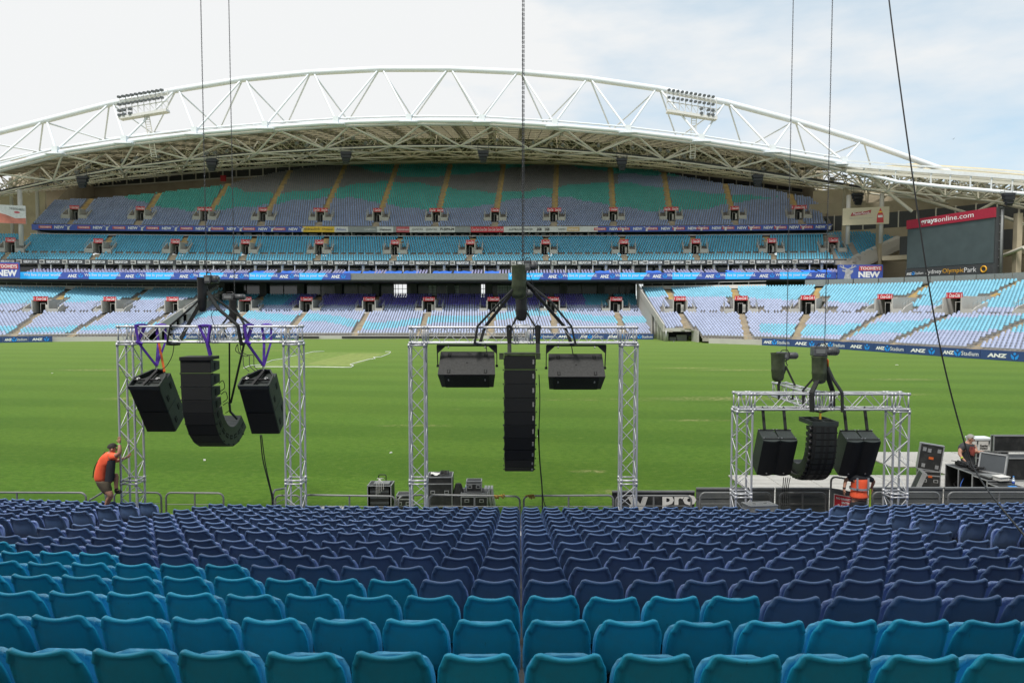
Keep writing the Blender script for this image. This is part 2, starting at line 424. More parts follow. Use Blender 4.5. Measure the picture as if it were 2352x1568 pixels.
def join_copies(name, lst, mats):
    """many copies of small meshes joined into one object"""
    vs = []; fs = []; ms = []; off = 0
    for Mw, (me, mi) in lst:
        n = len(me.vertices); co = np.empty(n*3, np.float64); me.vertices.foreach_get('co', co); co = co.reshape(-1, 3)
        A = np.array(Mw); vs.append(co @ A[:3, :3].T + A[:3, 3])
        for p in me.polygons: fs.append([off+q for q in p.vertices]); ms.append(mi)
        off += n
    me = bpy.data.meshes.new(name); me.from_pydata(np.concatenate(vs).tolist(), [], fs)
    for m in mats: me.materials.append(m)
    me.polygons.foreach_set('material_index', ms); me.polygons.foreach_set('use_smooth', [True]*len(fs)); me.update()
    return obj(name, me)
lst = []
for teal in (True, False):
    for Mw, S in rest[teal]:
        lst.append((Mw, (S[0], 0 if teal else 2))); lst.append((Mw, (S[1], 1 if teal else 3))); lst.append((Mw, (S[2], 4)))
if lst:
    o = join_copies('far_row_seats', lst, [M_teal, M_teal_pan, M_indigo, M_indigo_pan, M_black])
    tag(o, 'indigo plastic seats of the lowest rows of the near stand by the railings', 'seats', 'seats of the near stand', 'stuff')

# terrace steps ------------------------------------------------------------------
m = MB()
Xs = [x*1.0 for x in range(-22, 23)]
def tread_z(k): return row_top[k]-SEAT_H
edges = []
for k in range(-4, NR+1):
    if k < 0: z = tread_z(0)+0.25*(-k); off = row_hor[0]+PITCH_R*k
    elif k < NR: z = tread_z(k); off = row_hor[k]
    else: z = 0.0; off = row_hor[-1]+PITCH_R
    edges.append((off-0.28, z))
def py(off, X): return off-0.012*X+X*X/260.0
for (o1, z1), (o2, z2) in zip(edges, edges[1:]):
    for a, b in zip(Xs, Xs[1:]):
        m.face([(a, py(o1, a), z1), (b, py(o1, b), z1), (b, py(o2, b), z1), (a, py(o2, a), z1)])
        m.face([(a, py(o2, a), z1), (b, py(o2, b), z1), (b, py(o2, b), z2), (a, py(o2, a), z2)])
M_terr = mat('terrace_concrete', (0.17, 0.16, 0.145), .9, var=.2, scale=2, bump=.4, bscale=40, dirt=(.06, .055, .05), dscale=2.5, damt=.7)
o = m.build('near_terrace', M_terr); tag(o, kind='structure')
# aisle half steps of the two stairs
for A, lab in ((AISLE_L, 'pale concrete stair running down between the seats on the left'), (AISLE_R, 'pale concrete stair running down between the seats on the right')):
    t = thing('aisle_stair', (A, row_hor[4], tread_z(4)), lab, 'stairs', 'stairs of the near stand')
    for k in range(2, NR-1):
        zz = (tread_z(k)+tread_z(k+1))/2
        block('step', (A, row_Y(k, A)+PITCH_R-0.28-0.2, (tread_z(k)+zz)/2-0.11), (0.95, 0.38, max(0.05, abs(tread_z(k)-zz)+0.22)), M_conc, t)
# front walkway and the ground beneath the stand
m = MB(); yy = py(edges[-1][0], 0)
for a, b in zip(Xs, Xs[1:]):
    m.face([(a, py(edges[-1][0], a), 0.012), (b, py(edges[-1][0], b), 0.012), (b, 17.0, 0.012), (a, 17.0, 0.012)])
o = m.build('walkway', M_conc_pale); tag(o, kind='structure')
# back wall and canopy of the near stand (above and behind the camera, they shade the seats)
t = thing('near_stand_canopy', (0, -26, 0), 'concrete rear wall and roof deck over the near stand, behind the camera', 'roof')
m = MB(); m.box((0, -16, 9), (150, 0.6, 18)); m.build('rear_wall', M_conc_pale, t)
m = MB(); m.box((0, -20, 34), (150, 32, 0.8)); m.build('roof_deck', M_steel, t)

for x in (-7.45, -6.95, 0.25, 7.2, 7.5):
    block('rigging_beam', (x, 10, 33.3), (.4, 24, .7), M_steel, t)
# ------------------------------------------------------------------ ground and pitch
def grass_mat():
    m = bpy.data.materials.new('mown_grass'); m.use_nodes = True; t = m.node_tree; n = t.nodes; l = t.links.new
    b = n['Principled BSDF']; b.inputs['Roughness'].default_value = 0.9; b.inputs['Specular IOR Level'].default_value = 0.15
    g = n.new('ShaderNodeNewGeometry'); P = g.outputs['Position']
    def math_(op, a, bb=None, c=None):
        q = n.new('ShaderNodeMath'); q.operation = op
        for i, x in enumerate((a, bb, c)):
            if x is None: continue
            if isinstance(x, (int, float)): q.inputs[i].default_value = x
            else: l(x, q.inputs[i])
        return q.outputs[0]
    def noise_(scale, vec=P, detail=5, rough=0.55, sc3=None):
        v = vec
        if sc3:
            mp = n.new('ShaderNodeMapping'); mp.inputs['Scale'].default_value = sc3; l(v, mp.inputs[0]); v = mp.outputs[0]
        q = n.new('ShaderNodeTexNoise'); q.inputs['Scale'].default_value = scale; q.inputs['Detail'].default_value = detail; q.inputs['Roughness'].default_value = rough
        l(v, q.inputs['Vector']); return q.outputs['Fac']
    def rng(x, a, b_, c=0.0, d=1.0):
        q = n.new('ShaderNodeMapRange'); q.inputs['From Min'].default_value = a; q.inputs['From Max'].default_value = b_
        q.inputs['To Min'].default_value = c; q.inputs['To Max'].default_value = d; l(x, q.inputs['Value']); return q.outputs[0]
    def mixc(f, a, b_):
        q = n.new('ShaderNodeMix'); q.data_type = 'RGBA'
        if isinstance(f, float): q.inputs[0].default_value = f
        else: l(f, q.inputs[0])
        for i, x in ((6, a), (7, b_)):
            if isinstance(x, tuple): q.inputs[i].default_value = (*x, 1)
            else: l(x, q.inputs[i])
        return q.outputs[2]
    s = n.new('ShaderNodeSeparateXYZ'); l(P, s.inputs[0]); X, Y = s.outputs['X'], s.outputs['Y']
    # mowing stripes about 5 m wide, running across, slightly turned, edges wavering
    wob = math_('MULTIPLY', noise_(0.12, detail=2), 2.2)
    q = math_('ADD', math_('ADD', math_('MULTIPLY', Y, 1.0), math_('MULTIPLY', X, 0.13)), wob)
    st = math_('SINE', math_('MULTIPLY', q, 2*PI/6.4))
    st = rng(st, -0.35, 0.35, 0.0, 1.0)
    q2 = math_('SINE', math_('MULTIPLY', math_('ADD', X, math_('MULTIPLY', Y, -0.1)), 2*PI/13.0))
    st2 = rng(q2, -0.5, 0.5, 0.0, 1.0)
    base = mixc(st, (0.060, 0.138, 0.011), (0.096, 0.196, 0.020))
    base = mixc(math_('MULTIPLY', st2, 0.25), base, (0.085, 0.165, 0.016))
    nz = rng(noise_(0.22, detail=6), 0.35, 0.65)
    base = mixc(math_('MULTIPLY', nz, 0.35), base, (0.058, 0.13, 0.011))
    fine = rng(noise_(14.0, detail=6, rough=0.7, sc3=(1, .45, 1)), 0.3, 0.72)
    base = mixc(math_('MULTIPLY', fine, 0.6), base, (0.035, 0.08, 0.008))
    fine2 = rng(noise_(3.0, detail=8, rough=0.75), 0.52, 0.75)
    base = mixc(math_('MULTIPLY', fine2, 0.55), base, (0.17, 0.225, 0.05))
    big = rng(noise_(0.07, detail=5, rough=0.6), 0.4, 0.62)
    base = mixc(math_('MULTIPLY', big, 0.4), base, (0.10, 0.165, 0.016))
    mid2 = rng(noise_(5.5, detail=7, rough=0.7, sc3=(.6, 1, 1)), 0.44, 0.60)
    base = mixc(math_('MULTIPLY', mid2, 0.6), base, (0.040, 0.100, 0.008))
    far = rng(Y, 22, 110)  # near shade sits in the base colour; grass is mixed lighter with distance
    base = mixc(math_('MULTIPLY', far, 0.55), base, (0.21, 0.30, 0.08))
    # worn straw streaks: one long line across at 40 m, others scattered
    band = math_('SUBTRACT', 1.0, math_('MINIMUM', math_('ABSOLUTE', math_('DIVIDE', math_('SUBTRACT', Y, 40.6), 1.0)), 1.0))
    bx = math_('MULTIPLY', rng(X, -6, -2), rng(X, 19, 14))
    straw = noise_(1.6, detail=9, rough=0.8, sc3=(0.6, 1.8, 1))
    spk = rng(noise_(4.5, detail=6, rough=0.8, sc3=(.7, 1.6, 1)), 0.46, 0.58)
    s1 = math_('MULTIPLY', math_('MULTIPLY', rng(straw, 0.52, 0.60), band), bx)
    s2 = rng(noise_(0.33, detail=9, rough=0.72, sc3=(0.35, 1.3, 1)), 0.665, 0.71)
    def blob(cx, cy, rx, ry):
        a = math_('DIVIDE', math_('SUBTRACT', X, cx), rx); c = math_('DIVIDE', math_('SUBTRACT', Y, cy), ry)
        d = math_('SQRT', math_('ADD', math_('MULTIPLY', a, a), math_('MULTIPLY', c, c)))
        return math_('MULTIPLY', rng(d, 1.0, 0.3), rng(noise_(2.5, detail=8, rough=0.7), 0.42, 0.58))
    tot = math_('MAXIMUM', s1, math_('MULTIPLY', s2, 0.7))
    for args in ((2.95, 20.0, .55, .45), (2.6, 22.6, .8, .3), (-22, 41, 3.4, 1.1), (13, 41, 6, 1.2), (24, 43, 3, .8), (20, 60, 5, 1), (16, 62, 4, 1.0), (-36, 60, 6, 1.2), (-32, 88, 6, 1.2), (30, 52, 3.5, .9), (9, 33, 2, .4), (-4.5, 31.5, 2, .35)):
        tot = math_('MAXIMUM', tot, blob(*args))
    tot = math_('MULTIPLY', tot, math_('ADD', 0.15, math_('MULTIPLY', spk, 0.85)))
    base = mixc(math_('MULTIPLY', tot, 0.8), base, (0.40, 0.34, 0.17))
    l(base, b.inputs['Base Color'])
    bp = n.new('ShaderNodeBump'); bp.inputs['Strength'].default_value = 0.8; bp.inputs['Distance'].default_value = 0.03
    l(noise_(22.0, detail=5, rough=0.7), bp.inputs['Height']); l(bp.outputs[0], b.inputs['Normal'])
    return m
M_grass = grass_mat()
m = MB(); m.face([(-900, -300, -0.03), (900, -300, -0.03), (900, 1500, -0.03), (-900, 1500, -0.03)])
o = m.build('ground', M_conc); tag(o, kind='structure')
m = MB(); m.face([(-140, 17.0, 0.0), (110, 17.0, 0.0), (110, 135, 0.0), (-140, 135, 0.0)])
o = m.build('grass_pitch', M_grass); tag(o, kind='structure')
# ------------------------------------------------------------------ far stand: tiers
M_seats_far = attrmat('pale_seat_plastic', 0.55, var=0.06)
tv = []; tf = []
def _tb(x, y0, y1, z0, z1, xt):
    i = len(tv)
    tv.extend([(-x, y0, z0), (x, y0, z0), (xt, y0, z1-.05), (xt*.75, y0+.01, z1), (-xt*.75, y0+.01, z1), (-xt, y0, z1-.05),
               (-x, y1, z0), (x, y1, z0), (xt, y1, z1-.05), (xt*.75, y1, z1), (-xt*.75, y1, z1), (-xt, y1, z1-.05)])
    tf.append((i, i+1, i+2, i+3, i+4, i+5))
    for a, b in ((1, 2), (2, 3), (3, 4), (4, 5), (5, 0)): tf.append((i+a, i+6+a, i+6+b, i+b))
_tb(.165, -.12, -.05, .40, .66, .175)
_tb(.18, .04, .10, .46, .82, .15)
T_V = np.array(tv); T_F = tf
def seats_mesh(name, sites, label, parent=None):
    """sites: list of (x, y, z, nx, ny, (r,g,b)); (nx, ny) points up the stand, away from the pitch"""
    n = len(sites); nv = len(T_V)
    A = np.array([s[:5] for s in sites]); C = np.array([s[5] for s in sites])
    nx, ny = A[:, 3:4], A[:, 4:5]
    V = np.empty((n, nv, 3)); x, y, z = T_V[:, 0][None], T_V[:, 1][None], T_V[:, 2][None]
    V[:, :, 0] = A[:, 0:1] + ny*x + nx*y; V[:, :, 1] = A[:, 1:2] - nx*x + ny*y; V[:, :, 2] = A[:, 2:3] + z
    faces = []
    me = bpy.data.meshes.new(name)
    loops = np.concatenate([np.array(f) for f in T_F]); lens = np.array([len(f) for f in T_F])
    L_ = (loops[None] + (np.arange(n)*nv)[:, None]).ravel(); Ln = np.tile(lens, n)
    me.vertices.add(n*nv); me.vertices.foreach_set('co', V.astype(np.float32).ravel())
    me.loops.add(len(L_)); me.loops.foreach_set('vertex_index', L_.astype(np.int32))
    me.polygons.add(len(Ln)); me.polygons.foreach_set('loop_start', np.concatenate([[0], np.cumsum(Ln)[:-1]]).astype(np.int32)); me.polygons.foreach_set('loop_total', Ln.astype(np.int32))
    me.update(calc_edges=True)
    ca = me.color_attributes.new('Col', 'FLOAT_COLOR', 'POINT')
    cc = np.ones((n, nv, 4), np.float32); cc[:, :, :3] = C[:, None, :]
    ca.data.foreach_set('color', cc.ravel()); me.materials.append(M_seats_far)
    o = obj(name, me, parent)
    return tag(o, label, 'seats', None, 'stuff')

class Plan:
    """front line of a tier in plan with directions that lead up the tier"""
    def __init__(s, pts, nrm=None, step=0.5):
        P = np.array(pts, float)
        seg = np.hypot(*np.diff(P, axis=0).T); cum = np.concatenate([[0], np.cumsum(seg)])
        n = int(cum[-1]/step)+1; s.s = np.linspace(0, cum[-1], n)
        s.x = np.interp(s.s, cum, P[:, 0]); s.y = np.interp(s.s, cum, P[:, 1])
        N = np.array(nrm, float); N /= np.hypot(N[:, 0], N[:, 1])[:, None]
        s.nx = np.interp(s.s, cum, N[:, 0]); s.ny = np.interp(s.s, cum, N[:, 1]); h = np.hypot(s.nx, s.ny); s.nx /= h; s.ny /= h
        # smooth
        k = np.ones(9)/9
        for a in ('x', 'y', 'nx', 'ny'):
            v = getattr(s, a); vp = np.concatenate([v[0]+(v[0]-v[4:0:-1]), v, v[-1]+(v[-1]-v[-2:-6:-1])]); setattr(s, a, np.convolve(vp, k, 'valid'))
        s.len = cum[-1]
    def at(s, q, t):
        x = np.interp(q, s.s, s.x); y = np.interp(q, s.s, s.y); nx = np.interp(q, s.s, s.nx); ny = np.interp(q, s.s, s.ny)
        return x+nx*t, y+ny*t, nx, ny
    def find(s, xd, t, z):      # s whose point at height z, offset t, is seen at display x = xd
        best = None
        for q in s.s:
            x, y, _, _ = s.at(q, t); px, _ = proj((x, y, z))
            if best is None or abs(px-xd) < best[0]: best = (abs(px-xd), q)
        return best[1]

def build_tier(tname, plan, T, z0, slope, portals, aisles_extra, colour, label, keep=None, row=0.82, pw=1.9, ph=2.15, seat_label='', low_gap=None, t_start=0.9, seat_step=0.5, aw=0.62, aisle_up=None):
    """portals: list of (s, t0). Returns root thing and portal records."""
    xm, ym, _, _ = plan.at(plan.len/2, 0)
    root = thing(tname, (xm, ym, z0), label, 'seating tier')
    nrows = int(T/row); zt = lambda r: z0 + slope*row*r
    run = ph/slope + 1.0
    def blocked(q, t):
        for s0, t0 in portals:
            if abs(q-s0) < pw/2+0.15 and t0-0.05 < t < t0+run: return 2
            if abs(q-s0) < pw/2+1.5 and t0-0.3 < t < t0+2.6: return 1
        return 0
    # treads and risers
    m = MB(); st = 1.0; Q = list(np.arange(0, plan.len, st))+[plan.len]
    ptsn = {}
    for r in range(nrows+1):
        t = r*row; ptsn[r] = [plan.at(q, t) for q in Q]
    for r in range(nrows):
        for i in range(len(Q)-1):
            qm = (Q[i]+Q[i+1])/2; tm = (r+.5)*row
            if any(abs(qm-s0) < pw/2+.1 and t0 < tm < t0+run-1 for s0, t0 in portals): continue
            a, b, c, d = ptsn[r][i], ptsn[r][i+1], ptsn[r+1][i+1], ptsn[r+1][i]
            if keep and not keep((a[0]+c[0])/2, (a[1]+c[1])/2, zt(r)): continue
            z = zt(r); zb = zt(r-1) if r else z0-0.5
            m.face([(a[0], a[1], z), (b[0], b[1], z), (c[0], c[1], z), (d[0], d[1], z)])
            m.face([(a[0], a[1], zb), (b[0], b[1], zb), (b[0], b[1], z), (a[0], a[1], z)])
    m.build('terrace', M_conc, root)
    # seats
    sites = []
    rr = random.Random(3)
    S = plan.s
    for r in range(nrows):
        t = r*row+0.45; z = zt(r)
        xs = plan.x+plan.nx*t; ys = plan.y+plan.ny*t
        cum = np.concatenate([[0], np.cumsum(np.hypot(np.diff(xs), np.diff(ys)))])
        nn = int(cum[-1]/seat_step); ql = np.interp(np.arange(nn)*seat_step+0.25, cum, S)
        aps = [np.interp(s0, S, cum) for s0, t0 in portals]+[np.interp(s0, S, cum) for s0 in aisles_extra]
        for k, q in enumerate(ql):
            d_ = k*seat_step+0.25
            up = 0.0
            if any(abs(d_-a) < aw for a in aps): continue
            if blocked(q, t): continue
            if low_gap and low_gap[0] <= t <= low_gap[1] and (k % 7) not in (0, 3): continue
            x, y, nx, ny = plan.at(q, t)
            if keep and not keep(x, y, z+0.5): continue
            c = colour(q, t, x, y, z); j = 1+rr.uniform(-.07, .07)
            sites.append((x, y, z, nx, ny, (c[0]*j, c[1]*j, c[2]*j)))
    seats_mesh('stand_seats', sites, seat_label)
    # stairs
    for idx, (s0, t0) in enumerate(list(portals)+[(q, None) for q in aisles_extra]):
        m = MB(); any_ = False
        for r in range(nrows*2):
            t = (r+.5)*row/2
            if t0 is not None and t0-0.2 < t < t0+run:
                if any_: m.build('stair', [M_step2, M_step], root); m = MB(); any_ = False
                continue
            x, y, nx, ny = plan.at(s0, t); z = z0+slope*row*(math.ceil(r/2)) - (slope*row/2 if r % 2 else 0)
            if keep and not keep(x, y, z): continue
            any_ = True
            mi = 0 if (t0 is not None and t < t0) else 1
            F = Matrix(((ny, nx, 0, x), (-nx, ny, 0, y), (0, 0, 1, z-slope*row/4+0.02), (0, 0, 0, 1)))
            m.box((0, 0, 0), (aw*2-0.12, row/2, slope*row/2+0.03), F, mi)
        if any_: m.build('stair', [M_step2, M_step], root)
    # portals
    recs = []
    for s0, t0 in portals:
        x, y, nx, ny = plan.at(s0, t0); z = z0+slope*t0
        F = Matrix(((ny, nx, 0, x), (-nx, ny, 0, y), (0, 0, 1, z), (0, 0, 0, 1)))
        m = MB(); h = ph
        for sx in (-1, 1):
            m.box((sx*(pw/2+0.09), run/2-.6, h/2+0.1), (0.18, run-.2, h+0.1))             # recess walls
            m.prism([(0, 0)]*0 or [(-0.6, -0.2), (2.6, -0.2), (2.6, slope*2.6+0.95), (0.3, slope*.4+0.95), (-0.6, 0.55)], -0.07, 0.07, F.inverted() @ F @ Matrix.Translation((sx*(pw/2+1.5), 0, 0)) @ Matrix.Rotation(PI/2, 4, 'Z'))
            m.box((sx*(pw/2+0.75), -0.45, 0.42), (1.35, 0.12, 0.8))                      # low parapet beside the opening
        m.box((0, run/2+.3, h+0.22), (pw+0.36, run-1.2, 0.2))
        p = m.build('portal', M_conc_pale, root, F)
        q = MB(); q.box((0, 2.4, h/2), (pw, 0.1, h)); q.build('passage_shade', M_shade, p, F)  # dark panel paints the shade of the passage behind the opening
        q = MB()
        for sx in (-.3, .3): q.box((sx*pw*.55, .9, h*.42), (0.05, .05, h*.8))
        q.box((0, .9, h*.80), (pw*.4, .05, .05)); q.box((pw*.27, .88, h*.4), (pw*.2, .03, h*.62)); q.build('door_frame', M_offwhite, p, F)
        m2 = MB()
        for sx in (-1, 1):
            for k in range(4): m2.cyl((sx*(pw/2+1.5), k*.85-.4, slope*k*.85+.6), (sx*(pw/2+1.5), k*.85-.4, slope*k*.85+1.75), .03, 5)
            m2.cyl((sx*(pw/2+1.5), -.4, 1.4), (sx*(pw/2+1.5), 2.15, slope*2.55+1.6), .035, 5)
        m2.build('handrail', M_galv, p, F)
        recs.append((F, pw, h))
    return root, recs

ordn = lambda i: (ordinals+['33rd'])[i]
def drink_sign(F, w, h, label, double=False):
    c = F @ Vector((0, -.12, 0))
    t = thing('portal_sign', c, label, 'sign', 'red signs above the stair openings')
    G = frame_at(c, (F[0][0], F[1][0], 0))
    pp = panel('panel', G, w, h, 0.12, M_red, t)
    if double:
        for sx in (-.27, .27): text('Coca-Cola', G @ Matrix.Translation((sx*w, 0, 0)), w*.4, h*.62, M_txt, pp, shear=0.35, bold=0.02, off=.006)
    else:
        text('Coca-Cola', G @ Matrix.Translation((w*.03, 0, 0)), w*.66, h*.66, M_txt, pp, shear=0.35, bold=0.02, off=.006)
        for sx in (-.44, .45):
            q = MB(); q.prism([(-.02*w, -h*.33), (.02*w, -h*.33), (.022*w, 0), (.008*w, h*.15), (.008*w, h*.33), (-.008*w, h*.33), (-.008*w, h*.15), (-.022*w, 0)], -.01, 0.0, Matrix.Rotation(-PI/2, 4, 'X') @ Matrix.Identity(4))
            q2 = MB(); q2.box((sx*w, 0, .012), (.03*w, h*.62, .01)); q2.build('bottle_mark', M_txt, pp, G)
    return t

LAV = (0.37, 0.425, 0.60); SKY = (0.10, 0.41, 0.58); SKY2 = (0.20, 0.50, 0.66)
def wave(a, f, ph): return math.sin(a*f+ph)
# --- lower tier, centre block
pc = Plan([(-60, 119.4), (-40, 120.6), (-17, 121.2), (6, 120.6), (24.6, 119.2)], [(-.06, 1), (-.03, 1), (0, 1), (.03, 1), (.06, 1)])
Zc0, Sc, Tc = 0.6, 0.287, 25.5
sx = [565, 707, 848, 988, 1131, 1273, 1417]
pts = [(pc.find(x, 14.2, 5.8), 14.0) for x in sx]
def col_c(q, t, x, y, z):
    X = x; w = 6.0+3.0*wave(X, .11, 1.0)+1.2*wave(X, .31, 0)
    if w < t < w+4.2: return SKY2
    if t > 17.2:
        if -45 < X < 15 and t > 17.2: return (0.12, 0.10, 0.52) if (int(t/.82) % 2 == 0) else (0.28, 0.29, 0.54)
        return SKY
    return LAV
def keep_c(x, y, z): return True
lowerC, recC = build_tier('lower_centre_tier', pc, Tc, Zc0, Sc, pts, [], col_c, 'recessed centre block of the lower tier under the long balcony', seat_label='pale lavender and cyan seats of the recessed centre block of the lower tier', pw=2.3, low_gap=(13.1, 14.0))
for i, (F, w, h) in enumerate(recC):
    drink_sign(F @ Matrix.Translation((0, 0, h+0.45)), 2.35, 0.78, 'red sign over the %s stair opening from the left, recessed lower centre block' % ordn(i))
# --- lower tier, right block (turns the corner)
pr = Plan([(25.2, 108.5), (30, 106.2), (35, 102.6), (39.3, 98.6), (42.6, 94.2), (44.8, 89.6), (46.6, 84.5), (48.6, 79), (50.8, 73.5), (54.5, 65), (58.5, 57)],
          [(.02, 1), (.1, 1), (.2, .98), (.42, .9), (.68, .73), (.85, .52), (.91, .42), (.92, .4), (.92, .4), (.92, .4), (.92, .4)])
Zr0, Sr, Tr = 0.78, 0.305, 27.5
sx = [1562, 1703, 1853, 2037, 2195]
ptr = [(pr.find(x, 12.5, 6.4), 12.3) for x in sx]
ptr.append((pr.find(2396, 12.5, 6.4), 12.3))
def col_r(q, t, x, y, z):
    w = 3.2+2.2*wave(q, .13, 2.2)
    top = 17.5+3.5*wave(q, .10, 1.2)
    if t > top: return SKY2 if q < 40 else SKY
    if w < t < w+3.6+q*.05 and q > 14: return SKY2
    if q > 57+t*.4: return (0.15, 0.45, 0.66)
    return LAV
lowerR, recR = build_tier('lower_right_tier', pr, Tr, Zr0, Sr, ptr, [], col_r, 'right hand block of the lower tier curving round the corner of the pitch', seat_label='pale lavender and light blue seats of the curved lower block on the right', pw=2.2, low_gap=(11.3, 12.2),
    keep=lambda x, y, z: not (x < 29.6 and y < 111.6))
for i, (F, w, h) in enumerate(recR[:5]):
    drink_sign(F @ Matrix.Translation((0, 0, h+0.42)), 2.1, 0.74, 'red sign over the %s stair opening from the left, curved lower right block' % ordn(i))
# --- lower tier, left block
pl = Plan([(-104, 88), (-95, 97.5), (-85, 105.5), (-78, 109.2), (-72, 111.4), (-60.8, 113)], [(-.7, .7), (-.55, .83), (-.4, .92), (-.22, .97), (-.02, 1), (.08, 1)])
sx = [97, 255, 395]
ptl = [(pl.find(x, 12.5, 6.4), 12.3) for x in sx]
def col_l(q, t, x, y, z):
    w = 3.0+2.0*wave(q, .12, .5)
    if t > 19+2.5*wave(q, .09, 2.5): return SKY2
    if w < t < w+2.6: return SKY2
    return LAV
lowerL, recL = build_tier('lower_left_tier', pl, Tr, Zr0, Sr, ptl, [], col_l, 'left hand block of the lower tier curving towards the camera', seat_label='pale lavender and light blue seats of the lower block on the left', pw=2.3, low_gap=(11.3, 12.2))
for i, (F, w, h) in enumerate(recL):
    drink_sign(F @ Matrix.Translation((0, 0, h+0.42)), 2.3, 0.78, 'red sign over the %s stair opening from the left, lower left block' % ordn(i))

# end walls, notch and concourse undercroft of the side blocks
def wall_poly(name, pts, th, mat_, parent, axis=(1, 0, 0)):
    m = MB(); a = Vector(axis)*th; n = len(pts); P = [Vector(p) for p in pts]
    m.face(P); m.face([p+a for p in reversed(P)])
    for k in range(n): m.face([P[k], P[k]+a, P[(k+1) % n]+a, P[(k+1) % n]])
    return m.build(name, mat_, parent, fix=True)
for root, X, yf, sgn in ((lowerR, 25.0, 108.6, 1), (lowerL, -60.2, 113.2, -1)):
    yb = yf+Tr; zf = lambda y: Zr0+Sr*(y-yf)
    wall_poly('end_wall', [(X, yf+3.2, zf(yf+3.2)-0.2), (X, yb, zf(yb)-0.2), (X, yb, zf(yb)+1.1), (X, yf+3.2, zf(yf+3.2)+1.1)] , -.25*sgn, M_conc_pale, root)
    wall_poly('end_wall', [(X+.02, yf+13, 0), (X+.02, yb, 0), (X+.02, yb, zf(yb)-.2), (X+.02, yf+13, zf(yf+13)-.2)], -.2*sgn, M_conc_pale, root)
    for k in range(4):
        y = yf+4.0+k*2.6; m = MB(); m.cyl((X-.4*sgn*-1, y, 0), (X-.4*sgn*-1, y, zf(y)-.1), .42, 12); m.build('column', M_conc_pale, root)
    m = MB(); m.box((X+3.2*sgn, yf+12, 1.6), (6, .3, 3.2)); m.build('undercroft', M_shade, root)  # flat dark slab, the undercroft's shade put into its colour
    m = MB()
    for k in range(24):
        y = yf+3.4+k*1.0; m.cyl((X-.05*sgn, y, zf(y)), (X-.05*sgn, y, zf(y)+1.3), .035, 5)
    m.cyl((X-.05*sgn, yf+3.4, zf(yf+3.4)+1.3), (X-.05*sgn, yf+26.4, zf(yf+26.4)+1.3), .04, 5); m.build('handrail', M_galv, root)
# raised front of the notch on the right
m = MB(); m.box((27.3, 111.7, zf(111.7) if False else 1.9), (4.6, .25, .55)); m.box((27.3, 112.2, 2.0), (4.6, 1, .15)); m.build('notch_beam', M_conc_pale, lowerR)
m = MB(); m.box((29.7, 110.6, .9), (.25, 3.6, 1.9)); m.build('notch_wall', M_conc_pale, lowerR)
m = MB(); m.cyl((25.2, 111.6, 0), (25.2, 111.6, 1.8), .1, 8); m.cyl((26.1, 110.0, 0), (26.1, 110.0, .1), .1, 8); m.build('notch_post', M_galv, lowerR)
m = MB(); m.box((28.2, 113.5, .5), (1.6, .6, 1.0)); m.box((26.8, 113.6, .3), (1, .5, .6)); m.build('stored_crates', M_grey, lowerR)
# front kerb walls below the first rows
def kerb(plan, z, parent, h0=0.0, name='front_wall', mat_=M_conc_pale, rng_=None):
    m = MB(); Q = np.arange(0, plan.len+.01, 2.0)
    if rng_: Q = [q for q in Q if rng_[0] <= q <= rng_[1]]
    P = [plan.at(q, -0.12) for q in Q]
    for a, b in zip(P, P[1:]):
        m.bar((a[0], a[1], (z+h0)/2), (b[0], b[1], (z+h0)/2), 0.22, z-h0)
    m.build(name, mat_, parent)
    m = MB()
    for a, b in zip(P, P[1:]):
        m.cyl((a[0], a[1], z), (a[0], a[1], z+.5), .03, 4); m.cyl((a[0], a[1], z+.5), (b[0], b[1], z+.5), .03, 4)
    m.build('front_rail', M_galv, parent)
kerb(pc, Zc0-.05, lowerC); kerb(pr, Zr0-.05, lowerR, rng_=(6, 200)); kerb(pl, Zr0-.05, lowerL)
m = MB()
for q0, q1 in ((14, 26), (30, 54), (56, 64)):
    P = [pc.at(q, -0.5) for q in np.arange(q0, q1+.1, 2)]
    for a, b in zip(P, P[1:]): m.bar((a[0], a[1], .28), (b[0], b[1], .28), .1, .35)
m.build('dark_skirt', M_black, lowerC)
# rear edge rails of the side blocks and dark wall behind
for root, plan, rng_ in ((lowerR, pr, (0, 16)), (lowerL, pl, (20, 60))):
    m = MB(); Q = [q for q in np.arange(0, plan.len, 1.5) if rng_[0] <= q <= rng_[1]]
    P = [plan.at(q, Tr+.1) for q in Q]; z = Zr0+Sr*Tr
    for a, b in zip(P, P[1:]):
        m.bar((a[0], a[1], z+.3), (b[0], b[1], z+.3), .15, .7); m.cyl((a[0], a[1], z+.6), (a[0], a[1], z+1.2), .03, 4); m.cyl((a[0], a[1], z+1.2), (b[0], b[1], z+1.2), .035, 4)
    m.build('rear_rail', M_offwhite, root)

# --- upper storeys share one gently bowed plan
XM = -17.0
def bow(Y0, k=1/1400.0): return lambda X: Y0-(X-XM)**2*k
def bow_plan(Y0, x0, x1, k=1/1400.0, fan=.0028):
    xs = np.arange(x0, x1+.1, 2.0)
    return Plan([(x, bow(Y0, k)(x)) for x in xs], [(fan*(x-XM), 1) for x in xs])
def band(name, Y0, x0, x1, zlo, zhi, mat_, parent, th=.3, k=1/1400.0, step=3.0):
    m = MB(); xs = list(np.arange(x0, x1, step))+[x1]; f = bow(Y0, k)
    for a, b in zip(xs, xs[1:]):
        m.bar((a, f(a)+th/2, (zlo+zhi)/2), (b, f(b)+th/2, (zlo+zhi)/2), th, zhi-zlo)
    return m.build(name, mat_, parent)
def Xat(xd, Y0, k=1/1400.0):      # X where the bowed line is seen at display x
    X = 0.0
    for _ in range(8): X = (xd-1176)/FD*bow(Y0, k)(X)*0.9995
    return X
